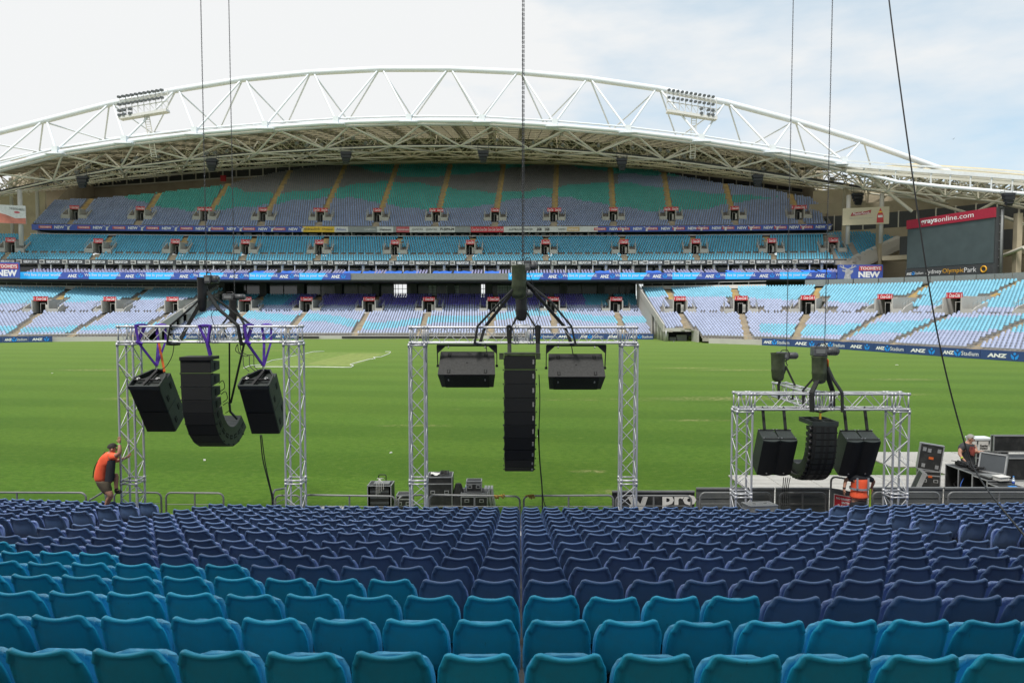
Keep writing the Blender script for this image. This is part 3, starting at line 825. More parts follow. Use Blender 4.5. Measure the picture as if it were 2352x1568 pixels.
def bframe(xd, Y0, z, k=1/1400.0):
    X = Xat(xd, Y0, k); f = bow(Y0, k); dx = 1.0; dy = f(X+.5)-f(X-.5)
    return frame_at((X, f(X)-0.02, z), (dx, dy, 0)), X
YM = 135.0
XL, XRr = -104.0, 63.6
box_level = thing('private_box_level', (XM, YM, 11), 'long balcony of glazed private boxes with white posts below the middle tier', 'balcony')
YB_ = 132.4
band('grey_fascia', YB_, Xat(798, YB_), Xat(1168, YB_), 10.9, 12.15, M_grey, box_level)
band('side_fascia', YB_+.1, XL, Xat(60, YB_), 10.9, 12.15, M_grey, box_level)
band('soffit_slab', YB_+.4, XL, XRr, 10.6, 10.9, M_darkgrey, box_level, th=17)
band('floor_slab', YB_+.4, XL, XRr, 11.1, 11.6, M_conc, box_level, th=8.5)
band('glass_front', YM+5.2, XL, XRr, 11.7, 14.3, M_glass, box_level, th=.15)
band('box_ceiling', YM+.5, XL, XRr, 14.0, 14.25, M_offwhite, box_level, th=6)
# ribbon screens
def ribbon(x0, x1, label, texts, logos):
    X0, X1 = Xat(x0, YB_), Xat(x1, YB_); t = thing('ribbon_screen', ((X0+X1)/2, YB_, 11), label, 'led screen', 'ribbon screens on the balcony')
    m = MB(); xs = list(np.arange(X0, X1, 3))+[X1]; f = bow(YB_)
    for a, b in zip(xs, xs[1:]): m.bar((a, f(a)-.06, 11.55), (b, f(b)-.06, 11.55), .12, 1.27)
    pn = m.build('screen', M_cyan, t)
    for x in texts:
        F, X = bframe(x, YB_-.14, 11.62); text('We live in your world.', F, 6.6, .72, M_txt, pn, bold=0.005)
    for x in logos:
        F, X = bframe(x, YB_-.13, 11.55)
        m = MB(); w = 2.3; m.prism([(-w-.9, -.64), (w+.1, -.64), (w+.1, .64), (-w, .64)], 0, -.02, F @ Matrix.Rotation(-PI/2, 4, 'X') @ Matrix.Rotation(PI, 4, 'Z') @ Matrix.Diagonal((-1, 1, 1, 1)) if False else F @ Matrix(((1, 0, 0, 0), (0, 0, 1, 0), (0, -1, 0, 0), (0, 0, 0, 1))))
        m.build('logo_panel', M_blue, pn, fix=True)
        text('ANZ', F @ Matrix.Translation((-.5, -.05, 0)), 1.7, .6, M_txt, pn, off=.04, bold=0.04, shear=.1)
        lotus(F @ Matrix.Translation((1.0, 0, .04)), .95, pn)
def lotus(F, s, parent):
    m = MB(); C = F @ Matrix(((1, 0, 0, 0), (0, 0, 1, 0), (0, -1, 0, 0), (0, 0, 0, 1)))
    m.prism([(.16*s*math.cos(a), .28*s+.16*s*math.sin(a)) for a in np.linspace(0, 2*PI, 9)[:-1]], 0, -.015, C)
    for k in (-1, 1):
        m.prism([(k*.06*s, -.45*s), (k*.34*s, -.3*s), (k*.45*s, 0), (k*.42*s, .28*s), (k*.3*s, .1*s), (k*.1*s, -.05*s), (k*.05*s, -.2*s)], 0, -.015, C)
    return m.build('emblem', M_lblue, parent, fix=True)
ribbon(50, 799, 'bright blue ribbon screen on the balcony left of the grey fascia', [101, 239, 362, 484, 600, 715], [176, 307, 431, 545, 660, 778])
ribbon(1168, 1906, 'bright blue ribbon screen on the balcony right of the grey fascia', [1209, 1331, 1452, 1571, 1693, 1821], [1275, 1394, 1514, 1635, 1759, 1888])
# posts between the boxes
for i, xd in enumerate(np.arange(90, 1905, 31.0)):
    X = Xat(xd, YM+.3)
    tube('post', (X, bow(YM+(.3 if i % 2 else .9))(X), 11.6), (X, bow(YM+(.3 if i % 2 else .9))(X), 14.05), .12 if i % 2 else .28, M_offwhite, box_level, 8)
    if i % 2 == 0:
        block('divider', (X, bow(YM+3)(X), 12.3), (.08, 3.6, .9), M_glass, box_level)
# box seats and tarpaulins
sites = []
for i, xd in enumerate(np.arange(96, 1900, 31.0)):
    X = Xat(xd+10, YM+1.5); cov = any(a < xd+14 < b for a, b in ((590, 622), (655, 690), (795, 860), (885, 930), (930, 965), (995, 1045), (1055, 1090), (1112, 1150), (1360, 1395), (1470, 1510), (1655, 1690), (1826, 1862), (1866, 1900)))
    if cov: continue
    for r in range(3):
        for c in range(4):
            x = X-.95+c*.58; y = bow(YB_)(x)+.9+r*.85; sites.append((x, y, 11.62+r*.27, 0, 1, (0.27, 0.27, 0.45)))
seats_mesh('box_seats', sites, 'small lavender seats in rows of four along the private box balcony')
M_tarp = mat('blue_tarpaulin', (0.06, 0.2, 0.78), 0.45, var=0.2, scale=1.5, bump=.6, bscale=3)
TARP = [(590, 622), (655, 690), (795, 835), (840, 882), (890, 928), (932, 966), (998, 1040), (1045, 1088), (1114, 1150), (1364, 1400), (1478, 1512), (1660, 1692), (1830, 1862), (1868, 1898)]
for i, (a, b) in enumerate(TARP):
    X0, X1 = Xat(a, YM+1.2), Xat(b, YM+1.2); f = bow(YB_)
    m = MB(); n = 6
    for k in range(n):
        for j in range(4):
            def P(k, j):
                x = lerp(X0, X1, k/n); t = j/4; return (x, f(x)+.6+t*2.2, 12.10+t*.62+.07*math.sin(k*2.1+j*1.7+i))
            m.face([P(k, j), P(k+1, j), P(k+1, j+1), P(k, j+1)], 0, True)
    for k in range(n):
        x0, x1 = lerp(X0, X1, k/n), lerp(X0, X1, (k+1)/n); m.face([(x0, f(x0)+.48, 11.7), (x1, f(x1)+.48, 11.7), P(k+1, 0), P(k, 0)], 0, True)
    o = m.build('tarpaulin', M_tarp); tag(o, 'blue tarpaulin over balcony box seats, %s from the left of the blue covers' % ordn(i), 'tarpaulin', 'blue tarpaulins on the box seats')
# recessed wall below the balcony with windows, some open to the daylight behind
rear = thing('concourse_wall', (XM, 150, 7.5), 'dark glazed concourse wall in the shade under the balcony', 'wall')
Yw = 147.6
gaps = [(905, 935), (1105, 1122)]
edges_ = [Xat(430, Yw)]+[Xat(v, Yw) for g in gaps for v in g]+[Xat(1460, Yw)]
for a, b in zip(edges_[::2], edges_[1::2]):
    band('glazing', Yw, a, b, 7.6, 10.8, M_glass, rear, th=.2)
M_grid = mat('frosted_glass_block', (0.3, 0.36, 0.36), 0.3, var=.2, scale=2)
for a, b in ((985, 1005), (1025, 1060), (1142, 1188)):
    X0, X1 = Xat(a, Yw), Xat(b, Yw); m = MB()
    for i in range(int((X1-X0)/.55)):
        for j in range(4): m.box((X0+.3+i*.55, bow(Yw)(X0)-.1, 8.4+j*.55), (.48, .08, .48))
    m.build('glass_block_panel', M_grid, rear)
for i, xd in enumerate(np.arange(520, 1460, 43.0)):
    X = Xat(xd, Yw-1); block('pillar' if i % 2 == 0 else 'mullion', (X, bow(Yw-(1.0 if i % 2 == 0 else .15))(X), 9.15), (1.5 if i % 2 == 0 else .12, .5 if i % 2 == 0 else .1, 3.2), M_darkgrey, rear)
for g in gaps:
    X0, X1 = Xat(g[0], Yw), Xat(g[1], Yw)
    for k in range(4): block('window_bar', (lerp(X0, X1, k/3), bow(Yw)(X0)+.1, 9.1), (.09, .1, 3), M_darkgrey, rear)
    for z in (8.6, 9.6): block('window_bar', ((X0+X1)/2, bow(Yw)(X0)+.1, z), (X1-X0, .1, .1), M_darkgrey, rear)
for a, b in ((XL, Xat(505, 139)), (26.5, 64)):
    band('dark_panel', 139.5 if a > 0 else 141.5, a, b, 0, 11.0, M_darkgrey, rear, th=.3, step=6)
# purple counters (tables) in rows at the back of the centre block
M_purple = mat('purple_table_top', (0.11, 0.08, 0.62), 0.4, var=.15)
sites = MB()
for g in range(11):
    x0 = -45+g*5.5
    for r in range(7):
        t = 16.2+r*1.25; z = Zc0+Sc*t+.95
        for h in (0, 1):
            x = x0+h*2.15
            if any(abs(x-pc.at(s0, t)[0]) < 1.8 for s0, t0 in pts): continue
            sites.box((x, pc.at(60+x-XM-17, t)[1] if False else 121+t, z), (1.95, .5, .07)); sites.box((x-.9, 121+t+.1, z-.4), (.06, .06, .8)); sites.box((x+.9, 121+t+.1, z-.4), (.06, .06, .8))
o = sites.build('purple_counters', M_purple); tag(o, 'rows of purple counters between the seats at the back of the lower centre block', 'counters', None, 'stuff')

# --- middle tier
rebel = thing('middle_tier_fascia', (XM, YM, 13.8), 'black fascia board with white shop lettering along the front of the middle tier', 'fascia board')
bb = band('board', YM-.05, XL, XRr, 13.85, 14.75, M_darkgrey, rebel, th=.25)
n_l = 0
for xd in list(np.arange(22, 500, 52))+list(np.arange(505, 1500, 46.5))+list(np.arange(1505, 1925, 49)):
    F, X = bframe(xd, YM-.08, 14.3)
    if X > XRr-2.5: break
    text('REBELSPORT.COM', F, 2.35, .5, M_txt, bb, bold=.03, xs=.7)
    F2 = F @ Matrix.Translation((-1.98, 0, 0))
    q = MB(); q.box((0, 0, .01), (.9, .72, .02)); q.build('small_panel', M_offwhite, bb, F2); text('REBEL', F2, .75, .5, M_black, bb, off=.03, bold=.03)
pm = bow_plan(YM+.3, XL, XRr)
sx = [28, 226, 402, 565, 735, 908, 1078, 1254, 1430, 1598, 1770, 1950]
ptm = [(pm.find(x, 3.5, 17.8), 3.3) for x in sx[:-1]]; ptm.append((pm.find(1946, 3.5, 17.8), 3.3))
Zm0, Sm, Tm = 14.45, 0.56, 10.8
def col_m(q, t, x, y, z): return (0.13, 0.47, 0.66) if t < 3.2 else (0.085, 0.40, 0.60)
mid, recM = build_tier('middle_tier', pm, Tm, Zm0, Sm, ptm, [], col_m, 'middle tier of bright sky blue seats above the private boxes', seat_label='sky blue seats of the middle tier', pw=1.7, ph=2.0, row=.8, low_gap=(2.5, 3.3))
for i, (F, w, h) in enumerate(recM):
    drink_sign(F @ Matrix.Translation((0, 0, h+0.4)), 1.75, 0.9, 'red sign over the %s stair opening from the left, middle tier' % ordn(i))
# right flank of the middle tier rises and ends in a raking concrete wall
sites = []
for r in range(14):
    t = .45+r*.8; z = Zm0+Sm*.8*r
    x0, y0, nx, ny = pm.at(pm.len, t)
    n = int(5+r*2.3)
    for k in range(n):
        if r < 8 and 5 < k < 8: continue
        x = x0+.5+k*.5; sites.append((x, y0-k*.09, z, nx+.1, ny, (0.05, 0.31, 0.50)))
seats_mesh('flank_seats', sites, 'sky blue seats on the widening right flank of the middle tier beside the raking wall')
m = MB()
for r in range(14):
    t = r*.8; x0, y0, nx, ny = pm.at(pm.len, t); z = Zm0+Sm*.8*r; n = 4+r*2.05
    m.box((x0+n*.25, y0-n*.02, z-.4), (n*.5+1.0, 1.5, .8))
m.build('flank_terrace', M_conc, mid)
x0, y0, _, _ = pm.at(pm.len, 0)
A = at(1930, 606, 130.0); B = at(2088, 536, 138.5); 
for nm, off, dz0, dz1, mm_ in (('raking_wall', 0, -.8, .9, M_conc_pale),):
    m = MB(); P = [A+Vector((0, 0, dz0-.9)), A+Vector((2.6, .2, dz0-.9)), B+Vector((3.0, 0, dz0)), B+Vector((2.6, 0, dz1)), B+Vector((0, 0, dz1-.2)), A+Vector((0, 0, dz1-.5))]
    Q = [p+Vector((.5, .7, 0)) for p in P]
    m.face(P); m.face(list(reversed(Q)))
    for k in range(6): m.face([P[k], Q[k], Q[(k+1) % 6], P[(k+1) % 6]])
    m.build(nm, mm_, mid, fix=True)
tube('strut', at(1958, 622, 131), at(1985, 640, 130), .25, M_steelw, mid, 8) if False else None

# --- club level between middle and upper tier
club = thing('club_level', (XM, 146, 20.4), 'dark recessed club level with thin posts between middle and upper tier', 'balcony')
band('glass_front', 148.2, -99, 66, 20.2, 24, M_glass, club, th=.2)
band('rail', 146.0, -99, 66, 20.6, 20.8, M_offwhite, club, th=.08)
for i, xd in enumerate(np.arange(540, 1370, 67.5)):
    X = Xat(xd, 146.6); tube('post', (X, bow(146.6)(X), 20.3), (X, bow(146.6)(X), 22), .1, M_offwhite, club, 6)
m = MB(); rr = random.Random(5)
for i in range(60):
    X = -58+i*1.35+rr.uniform(-.3, .3); m.box((X, bow(146.8)(X), 20.9), (rr.uniform(.3, 1.0), .3, rr.uniform(.3, .9)))
o = m.build('counter_furniture', M_grey, club); o['kind'] = 'stuff'
# --- upper tier
_rl = [at(x, y, 182.0) for x, y in [(-150, 410), (0, 387), (250, 363), (487, 342), (700, 328), (1000, 322), (1300, 325), (1500, 338), (1740, 366), (1970, 402), (2100, 424)]]
REARZ = lambda X: float(np.interp(X, [p.x for p in _rl], [p.z for p in _rl]))
top_line = [(70, 466), (80, 462), (230, 456), (350, 445), (500, 428), (632, 397), (700, 386), (760, 379), (1000, 376), (1380, 378), (1500, 392), (1560, 404), (1640, 419), (1740, 431), (1840, 450), (1925, 466)]
B1 = [(80, 455), (275, 449), (357, 472), (451, 486), (632, 469), (665, 461), (750, 454), (794, 453), (849, 461), (918, 475), (986, 483), (1096, 475), (1178, 458), (1258, 451), (1313, 455), (1423, 475), (1505, 486), (1615, 480), (1697, 464), (1777, 453), (1900, 440)]
B2 = [(80, 400), (440, 405), (493, 420), (562, 439), (632, 444), (739, 436), (807, 425), (876, 417), (958, 420), (1041, 434), (1123, 442), (1203, 440), (1286, 428), (1368, 420), (1437, 420), (1533, 434), (1642, 444), (1752, 452)]
B3 = [(493, 400), (574, 403), (684, 387), (740, 372), (770, 372), (807, 381), (876, 397), (958, 409), (1041, 403), (1123, 395), (1203, 382), (1260, 372), (1290, 375), (1324, 384), (1396, 395), (1500, 403), (1560, 404)]
YU = 144.6
fas = thing('upper_tier_fascia', (XM, YU, 21.4), 'fascia of brewery, bank and airline advertising boards along the front of the upper tier', 'fascia board')
Zf0, Zf1 = 21.35, 22.5
UX0, UX1 = Xat(80, YU), Xat(1905, YU)
M_yel = mat('board_yellow', (0.75, 0.5, 0.04), .5); M_bw = mat('board_white', (0.62, 0.63, 0.62), .5); M_gr2 = mat('board_grey', (0.27, 0.29, 0.29), .5); M_tan = mat('board_tan', (0.6, 0.42, 0.2), .5); M_dred = mat('board_dull_red', (0.5, 0.1, 0.12), .5)
def seg(x0, x1, m_, words=(), col=None):
    X0, X1 = Xat(x0, YU), Xat(x1, YU)
    b = band('board', YU-.05, X0, X1, Zf0, Zf1, m_, fas, th=.25)
    for x, s, w, h, c, kw in words:
        F, X = bframe(x, YU-.1, (Zf0+Zf1)/2); text(s, F, w, h, c, b, **kw)
    return b
M_toohey_red = mat('badge_red', (0.5, 0.06, 0.07), .5)
def brew(xd, b, wide=1.0):
    F, X = bframe(xd-15, YU-.1, (Zf0+Zf1)/2); q = MB(); q.box((0, 0, .01), (2.5, .55, .02)); q.build('badge', M_toohey_red, b, F); text('TOOHEYS', F, 2.1, .36, M_txt, b, off=.03, bold=.02)
    F, X = bframe(xd+17, YU-.1, (Zf0+Zf1)/2); text('NEW', F, 1.9, .58, M_txt, b, bold=.03, shear=.05)
    F, X = bframe(xd+37, YU-.1, (Zf0+Zf1)/2); q = MB()
    C = F @ Matrix(((1, 0, 0, 0), (0, 0, 1, 0), (0, -1, 0, 0), (0, 0, 0, 1)))
    q.prism([(-.15, -.5), (.25, -.5), (.2, -.1), (.42, .05), (.35, .18), (.1, .22), (-.12, .1)], 0, -.02, C)
    for k in (-1, 1): q.prism([(.05, .18), (.05+k*.5, .25), (.05+k*.7, .5), (.05+k*.6, .5), (.05+k*.4, .32)], 0, -.02, C)
    q.build('stag_emblem', M_bw, b, fix=True)
b = seg(80, 698, M_blue)
for x in (126, 214, 294, 371, 448, 519, 591, 660): brew(x, b)
seg(698, 771, M_yel, [(718, 'Hydraulink', 3.6, .6, M_darkgrey, {}), (755, 'Schweppes', 2.4, .5, M_darkgrey, {'shear': .3})])
seg(771, 802, M_bw, [(786, 'Allianz', 2.0, .5, M_blue, {})])
seg(802, 868, M_gr2, [(852, 'Leighton', 2.2, .4, M_txt, {})])
seg(868, 905, M_bw, [(887, 'Hanson', 2.3, .5, M_darkgrey, {'bold': .02})])
seg(905, 912, M_gr2)
seg(912, 942, M_dred, [(927, 'visionstream', 2.4, .4, M_txt, {})])
seg(942, 1010, M_bw, [(960, 'QANTAS', 2.3, .5, M_darkgrey, {'shear': .2}), (992, 'QANTAS', 2.3, .5, M_darkgrey, {'shear': .2})])
seg(1010, 1046, M_bw, [(1028, 'FUJIFILM', 2.9, .6, M_black, {'bold': .02})])
seg(1046, 1082, M_gr2)
seg(1082, 1157, M_red, [(x, 'Coca-Cola', 1.5, .6, M_txt, {'shear': .35}) for x in (1092, 1110, 1129, 1147)])
seg(1157, 1229, M_bw, [(1196, 'AUSTRALIAN WATER', 5.0, .45, M_darkgrey, {})])
seg(1229, 1372, M_bw, [(1238, '2GB', 1.0, .6, M_black, {'bold': .03}), (1256, '2GB', 1.0, .6, M_black, {'bold': .03}), (1290, 'SUBARU', 1.5, .35, M_darkgrey, {})])
q = MB(); F, X = bframe(1316, YU-.09, (Zf0+Zf1)/2); q.box((0, 0, 0.0), (2.6, .9, .04)); q.build('board', M_tan, fas, F); text('bankwest', F, 2.0, .5, M_txt, fas, off=.04)
b = seg(1372, 1905, M_blue)
for x in (1392, 1446, 1510, 1571, 1626, 1684, 1744, 1803, 1863): brew(x, b)
pu = bow_plan(YU+.3, UX0, UX1, fan=.0031)
sx = [170, 325, 473, 603, 737, 868, 1003, 1137, 1271, 1407, 1542, 1687, 1836]
Zu0, Su, Tu = 22.35, 0.565, 37.5
tu0 = 3.0
ptu = [(pu.find(x, tu0+.3, 25.8), tu0) for x in sx]
def keep_u(x, y, z):
    px, py_ = proj((x, y, z)); return py_ > interp(px, top_line)
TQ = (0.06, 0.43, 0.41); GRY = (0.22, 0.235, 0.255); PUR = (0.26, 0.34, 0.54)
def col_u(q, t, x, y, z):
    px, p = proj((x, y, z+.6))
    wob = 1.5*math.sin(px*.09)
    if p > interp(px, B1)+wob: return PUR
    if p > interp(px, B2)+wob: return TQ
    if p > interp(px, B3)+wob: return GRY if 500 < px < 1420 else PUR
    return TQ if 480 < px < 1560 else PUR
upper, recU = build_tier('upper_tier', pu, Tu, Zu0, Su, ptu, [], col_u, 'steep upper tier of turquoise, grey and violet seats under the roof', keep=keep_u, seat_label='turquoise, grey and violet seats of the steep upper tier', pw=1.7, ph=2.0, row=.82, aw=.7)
for i, (F, w, h) in enumerate(recU):
    drink_sign(F @ Matrix.Translation((0, 0, h+0.4)), 3.0 if i % 2 == 0 and i > 1 else 1.8, 0.8, 'red sign over the %s stair opening from the left, upper tier' % ordn(i), double=(i % 2 == 0 and 1 < i < 11))
# rear wall of the upper tier and its glazed strip
m = MB(); xs_ = list(np.arange(-126, 84, 5.0)); fW = bow(YU+.3+Tu-.4)
for a, b in zip(xs_, xs_[1:]):
    m.face([(a, fW(a), 20), (b, fW(b), 20), (b, fW(b), REARZ(b)), (a, fW(a), REARZ(a))])
m.build('rear_wall', M_conc2, upper)
# soffit and side walls closing the tier
m = MB()
for X, sg in ((UX0, -1), (UX1, 1)):
    m = MB()
    f = bow(YU)(X)+.3
    nxx = .0031*(X-XM)
    m.face([(X, f, 21.4), (X+nxx*Tu, f+Tu, 21.4), (X+nxx*Tu, f+Tu, Zu0+Su*Tu), (X+nxx*Tu*.5, f+Tu*.5, Zu0+Su*Tu*.5), (X, f, Zu0+.4)])
    m.build('side_wall', M_conc2, upper)
m = MB(); xs = list(np.arange(UX0, UX1, 4))+[UX1]; f = bow(YU)
for a, b in zip(xs, xs[1:]): m.face([(a, f(a)+.2, 21.35), (b, f(b)+.2, 21.35), (b, f(b)+8, 23.4), (a, f(a)+8, 23.4)])
m.build('soffit', M_conc, upper)
# ------------------------------------------------------------------ arch and roof of the far stand
arch = thing('roof_arch', (XM, 128, 30), 'huge white tubular arch truss spanning the whole far stand above the roof edge', 'arch')
YT, YF, YB = 131.0, 124.5, 135.5
top_n = [(-215, 372), (-56, 318), (103, 277), (255, 238), (406, 207), (560, 182), (716, 167), (874, 159), (1032, 159), (1192, 166), (1352, 181), (1511, 204), (1669, 236), (1823, 277), (1980, 324), (2132, 378), (2290, 438)]
bot_n = [(-190, 432), (-30, 391), (129, 350), (287, 326), (448, 306), (610, 293), (772, 282), (939, 277), (1107, 278), (1274, 288), (1442, 302), (1610, 322), (1773, 347), (1937, 374)]
back_n = [(-212, 421), (-61, 379), (90, 345), (240, 318), (352, 303), (505, 292), (660, 281), (800, 274), (950, 270), (1100, 272), (1250, 281), (1404, 296), (1555, 315), (1706, 340), (1857, 370), (2008, 405)]
PT = [at(x, y, YT) for x, y in top_n]; PF = [at(x, y, YF) for x, y in bot_n]; PB = [at(x, y+4, YB) for x, y in back_n]
def chord(name, P, r, parent, mat_=M_white, n=14, sub=3):
    for a, b in zip(P, P[1:]): tube(name, a, b+(b-a).normalized()*.05, r, mat_, parent, n)
chord('top_chord', PT, .55, arch); chord('front_chord', PF, .36, arch); chord('rear_chord', PB, .3, arch)
for i, p in enumerate(PT[:-1]):
    # each top node sends legs down to the chords on both sides
    cf = sorted(PF, key=lambda q: abs(q.x-p.x))[:2]
    cb = sorted(PB, key=lambda q: abs(q.x-p.x))[:2]
    pj = p+Vector((0, 0, -.45))
    for q in cf:
        if abs(q.x-p.x) < 12: tube('diagonal', pj+Vector((math.copysign(.6, q.x-p.x), -.2, 0)), q+Vector((0, 0, .3)), .19, M_white, arch, 8)
    for q in cb:
        if abs(q.x-p.x) < 12: tube('diagonal', pj+Vector((math.copysign(.5, q.x-p.x), .2, 0)), q, .15, M_white, arch, 8)
for i, q in enumerate(PF):
    m = MB(); m.box(q+Vector((0, -.1, .35)), (1.0, .9, 1.3)); m.box(q+Vector((0, -.3, -.35)), (3.2, 1.3, .16)); m.build('node_block', M_white, arch)
# edge gutter under the front chord and second thin rail above
G1 = [q+Vector((0, .6, .95)) for q in PF]; chord('edge_rail', G1, .16, arch, n=8)
m = MB()
for a, b in zip(PF, PF[1:]):
    m.bar(a+Vector((0, .7, -.5)), b+Vector((0, .7, -.5)), .7, .2)
m.build('gutter', M_offwhite, arch)

# roof deck: rows of nodes from the edge (j=0) to the rear (j=NJ)
roof = thing('stand_roof', (XM, 150, 38), 'long pale roof of translucent sheets on a steel space frame over the far stand', 'roof')
def lineZ(pts, Y): 
    P = [at(x, y, Y) for x, y in pts]; xs = [p.x for p in P]; zs = [p.z for p in P]
    return lambda X: float(np.interp(X, xs, zs)) if xs[0] <= X <= xs[-1] else (zs[0]+(X-xs[0])*(zs[1]-zs[0])/(xs[1]-xs[0]) if X < xs[0] else zs[-1]+(X-xs[-1])*(zs[-1]-zs[-2])/(xs[-1]-xs[-2]))
zfront = lineZ(bot_n, YF)
rear_line = [(-150, 463), (0, 440), (250, 416), (487, 394), (700, 379), (1000, 374), (1300, 377), (1500, 390), (1740, 418), (1970, 452), (2100, 475)]
YR = 176.0
zrear_lo = lineZ(rear_line, YR)
def ztop(X, Y):
    t = (Y-125)/(YR-125); return lerp(zfront(X)-.4, zrear_lo(X)+4.6, max(0, t)**.9)
def zlow(X, Y):
    t = (Y-125)/(YR-125)
    return lerp(ztop(X, Y), lerp(zfront(X)-3.6, zrear_lo(X), t), min(1, t*7))
XW0, XW1 = -122.0, 77.0
# translucent sheets between purlins near the edge, opaque deck behind
M_trans = bpy.data.materials.new('translucent_roof_sheet'); M_trans.use_nodes = True
n_ = M_trans.node_tree.nodes; l_ = M_trans.node_tree.links.new; n_.clear()
o_ = n_.new('ShaderNodeOutputMaterial'); d_ = n_.new('ShaderNodeBsdfDiffuse'); t_ = n_.new('ShaderNodeBsdfTranslucent'); x_ = n_.new('ShaderNodeMixShader')
d_.inputs[0].default_value = (.5, .5, .45, 1); t_.inputs[0].default_value = (.9, .87, .74, 1); x_.inputs[0].default_value = .7
nz_ = n_.new('ShaderNodeTexNoise'); nz_.inputs['Scale'].default_value = .4; cr_ = n_.new('ShaderNodeMapRange'); cr_.inputs['To Min'].default_value = .45; cr_.inputs['To Max'].default_value = .9
l_(nz_.outputs['Fac'], cr_.inputs['Value']); l_(cr_.outputs[0], x_.inputs[0]); l_(d_.outputs[0], x_.inputs[1]); l_(t_.outputs[0], x_.inputs[2]); l_(x_.outputs[0], o_.inputs[0])
M_purl = mat('purlin_brown', (0.30, 0.27, 0.20), .6)
M_deckop = mat('roof_deck_beige', (0.58, 0.50, 0.31), .7, var=.1, scale=.2)
ms = MB(); mo = MB(); mp_ = MB(); DX = 6.5
NX = int((XW1-XW0)/DX); rr = random.Random(11)
for i in range(NX):
    x0, x1 = XW0+i*DX, XW0+(i+1)*DX
    Y = 125.5
    j = 0
    while Y < 184:
        Y1 = Y+1.5
        P = [(x0, Y, ztop(x0, Y)+.5), (x1, Y, ztop(x1, Y)+.5), (x1, Y1, ztop(x1, Y1)+.5), (x0, Y1, ztop(x0, Y1)+.5)]
        if Y < 160 and j % 3 != 2:
            xa, xb = x0+1.1, x1
            def zq(x, y): return (x, y, ztop(x, y)+.5)
            ms.face([zq(xa, Y), zq(xb, Y), zq(xb, Y1), zq(xa, Y1)]); mo.face([zq(x0, Y), zq(xa, Y), zq(xa, Y1), zq(x0, Y1)])
        else: mo.face(P)
        Y = Y1; j += 1
ms.build('translucent_sheets', M_trans, roof)['kind'] = 'stuff'; mo.build('opaque_deck', M_deckop, roof)
for Yp in np.arange(128.6, 182, 4.5):
    for i in range(0, NX, 1):
        x0, x1 = XW0+i*DX, XW0+(i+1)*DX; mp_.bar((x0, Yp, ztop(x0, Yp)+.36), (x1, Yp, ztop(x1, Yp)+.36), .3, .5)
for i in range(NX*3+1):
    x = XW0+i*DX/3
    for a, b in zip(np.arange(125.6, 178, 7), np.arange(132.6, 185, 7)): mp_.bar((x, a, ztop(x, a)+.1), (x, b, ztop(x, b)+.1), .2 if i % 3 == 0 else .1, .4 if i % 3 == 0 else .2)
o = mp_.build('purlins', M_purl, roof); o['kind'] = 'stuff'
# space frame
Ys_top = [125.5, 138.5, 151, 163, 176]; Ys_low = [132.5, 145, 157, 169.5, 175.5]
nodesL = {}; nodesT = {}
nx_ = int((XW1-XW0)/13.05)+1
x_at = lambda i: PF[1].x-26.1+i*13.05
cnt = 0; extra = MB()
def member(a, b, r, m_=None):
    global cnt
    m_ = m_ or M_steelw; cnt += 1
    if cnt <= 295: tube('roof_brace', a, b, r, m_, roof, 6)
    else: extra.cyl(a, b, r, 5, caps=False)
NI = 17
def T(i, j): x = x_at(i); return Vector((x, Ys_top[j], ztop(x, Ys_top[j])-.1))
def Lw(i, j): x = x_at(i)+(6.5 if j % 2 == 0 else 0); return Vector((x, Ys_low[j], zlow(x, Ys_low[j])))
for i in range(-1, NI):
    for j in range(5):
        lo = Lw(i, j)
        if j == 0:
            for t in (T(i, 0), T(i+1, 0), T(i, 1), T(i+1, 1)): member(lo, t, .17)
            member(Lw(i, 0), Lw(i+1, 0), .15); member(lo, Lw(i, 1), .16); member(lo, Lw(i+1, 1), .16)
for i in range(-1, NI):
    for j in range(1, 5):
        lo = Lw(i, j)
        if j < 4: member(lo, Lw(i if j % 2 == 1 else i+1, j+1), .14); member(lo, Lw(i-1 if j % 2 == 1 else i, j+1), .14)
        member(Lw(i, j), Lw(i+1, j), .14)
        jt = min(j, 4)
        member(lo, T(i, jt), .13); member(lo, T(i+1, jt), .13); member(lo, T(i, min(4, j+1)), .12)
# dense secondary bracing in the rear of the roof
for i in range(0, 62):
    x = XW0+3+i*3.1
    for j, Yb in enumerate((140, 147, 154, 161, 168, 174)):
        a = Vector((x, Yb, lerp(ztop(x, Yb), zlow(x, Yb), .25))); b = Vector((x+3.1, Yb+3.5, lerp(ztop(x, Yb), zlow(x, Yb), .85)))
        extra.cyl(a, b, .09, 4, caps=False)
        c = Vector((x+3.1, Yb, lerp(ztop(x, Yb), zlow(x, Yb), .3)))
        extra.cyl(c, (x, Yb+3.0, lerp(ztop(x, Yb), zlow(x, Yb), .9)), .08, 4, caps=False)
        if j % 2: extra.cyl((x, Yb, zlow(x, Yb)+.2), (x+3.1, Yb, zlow(x+3.1, Yb)+.2), .09, 4, caps=False)
o = extra.build('secondary_bracing', M_steel, roof); o['kind'] = 'stuff'
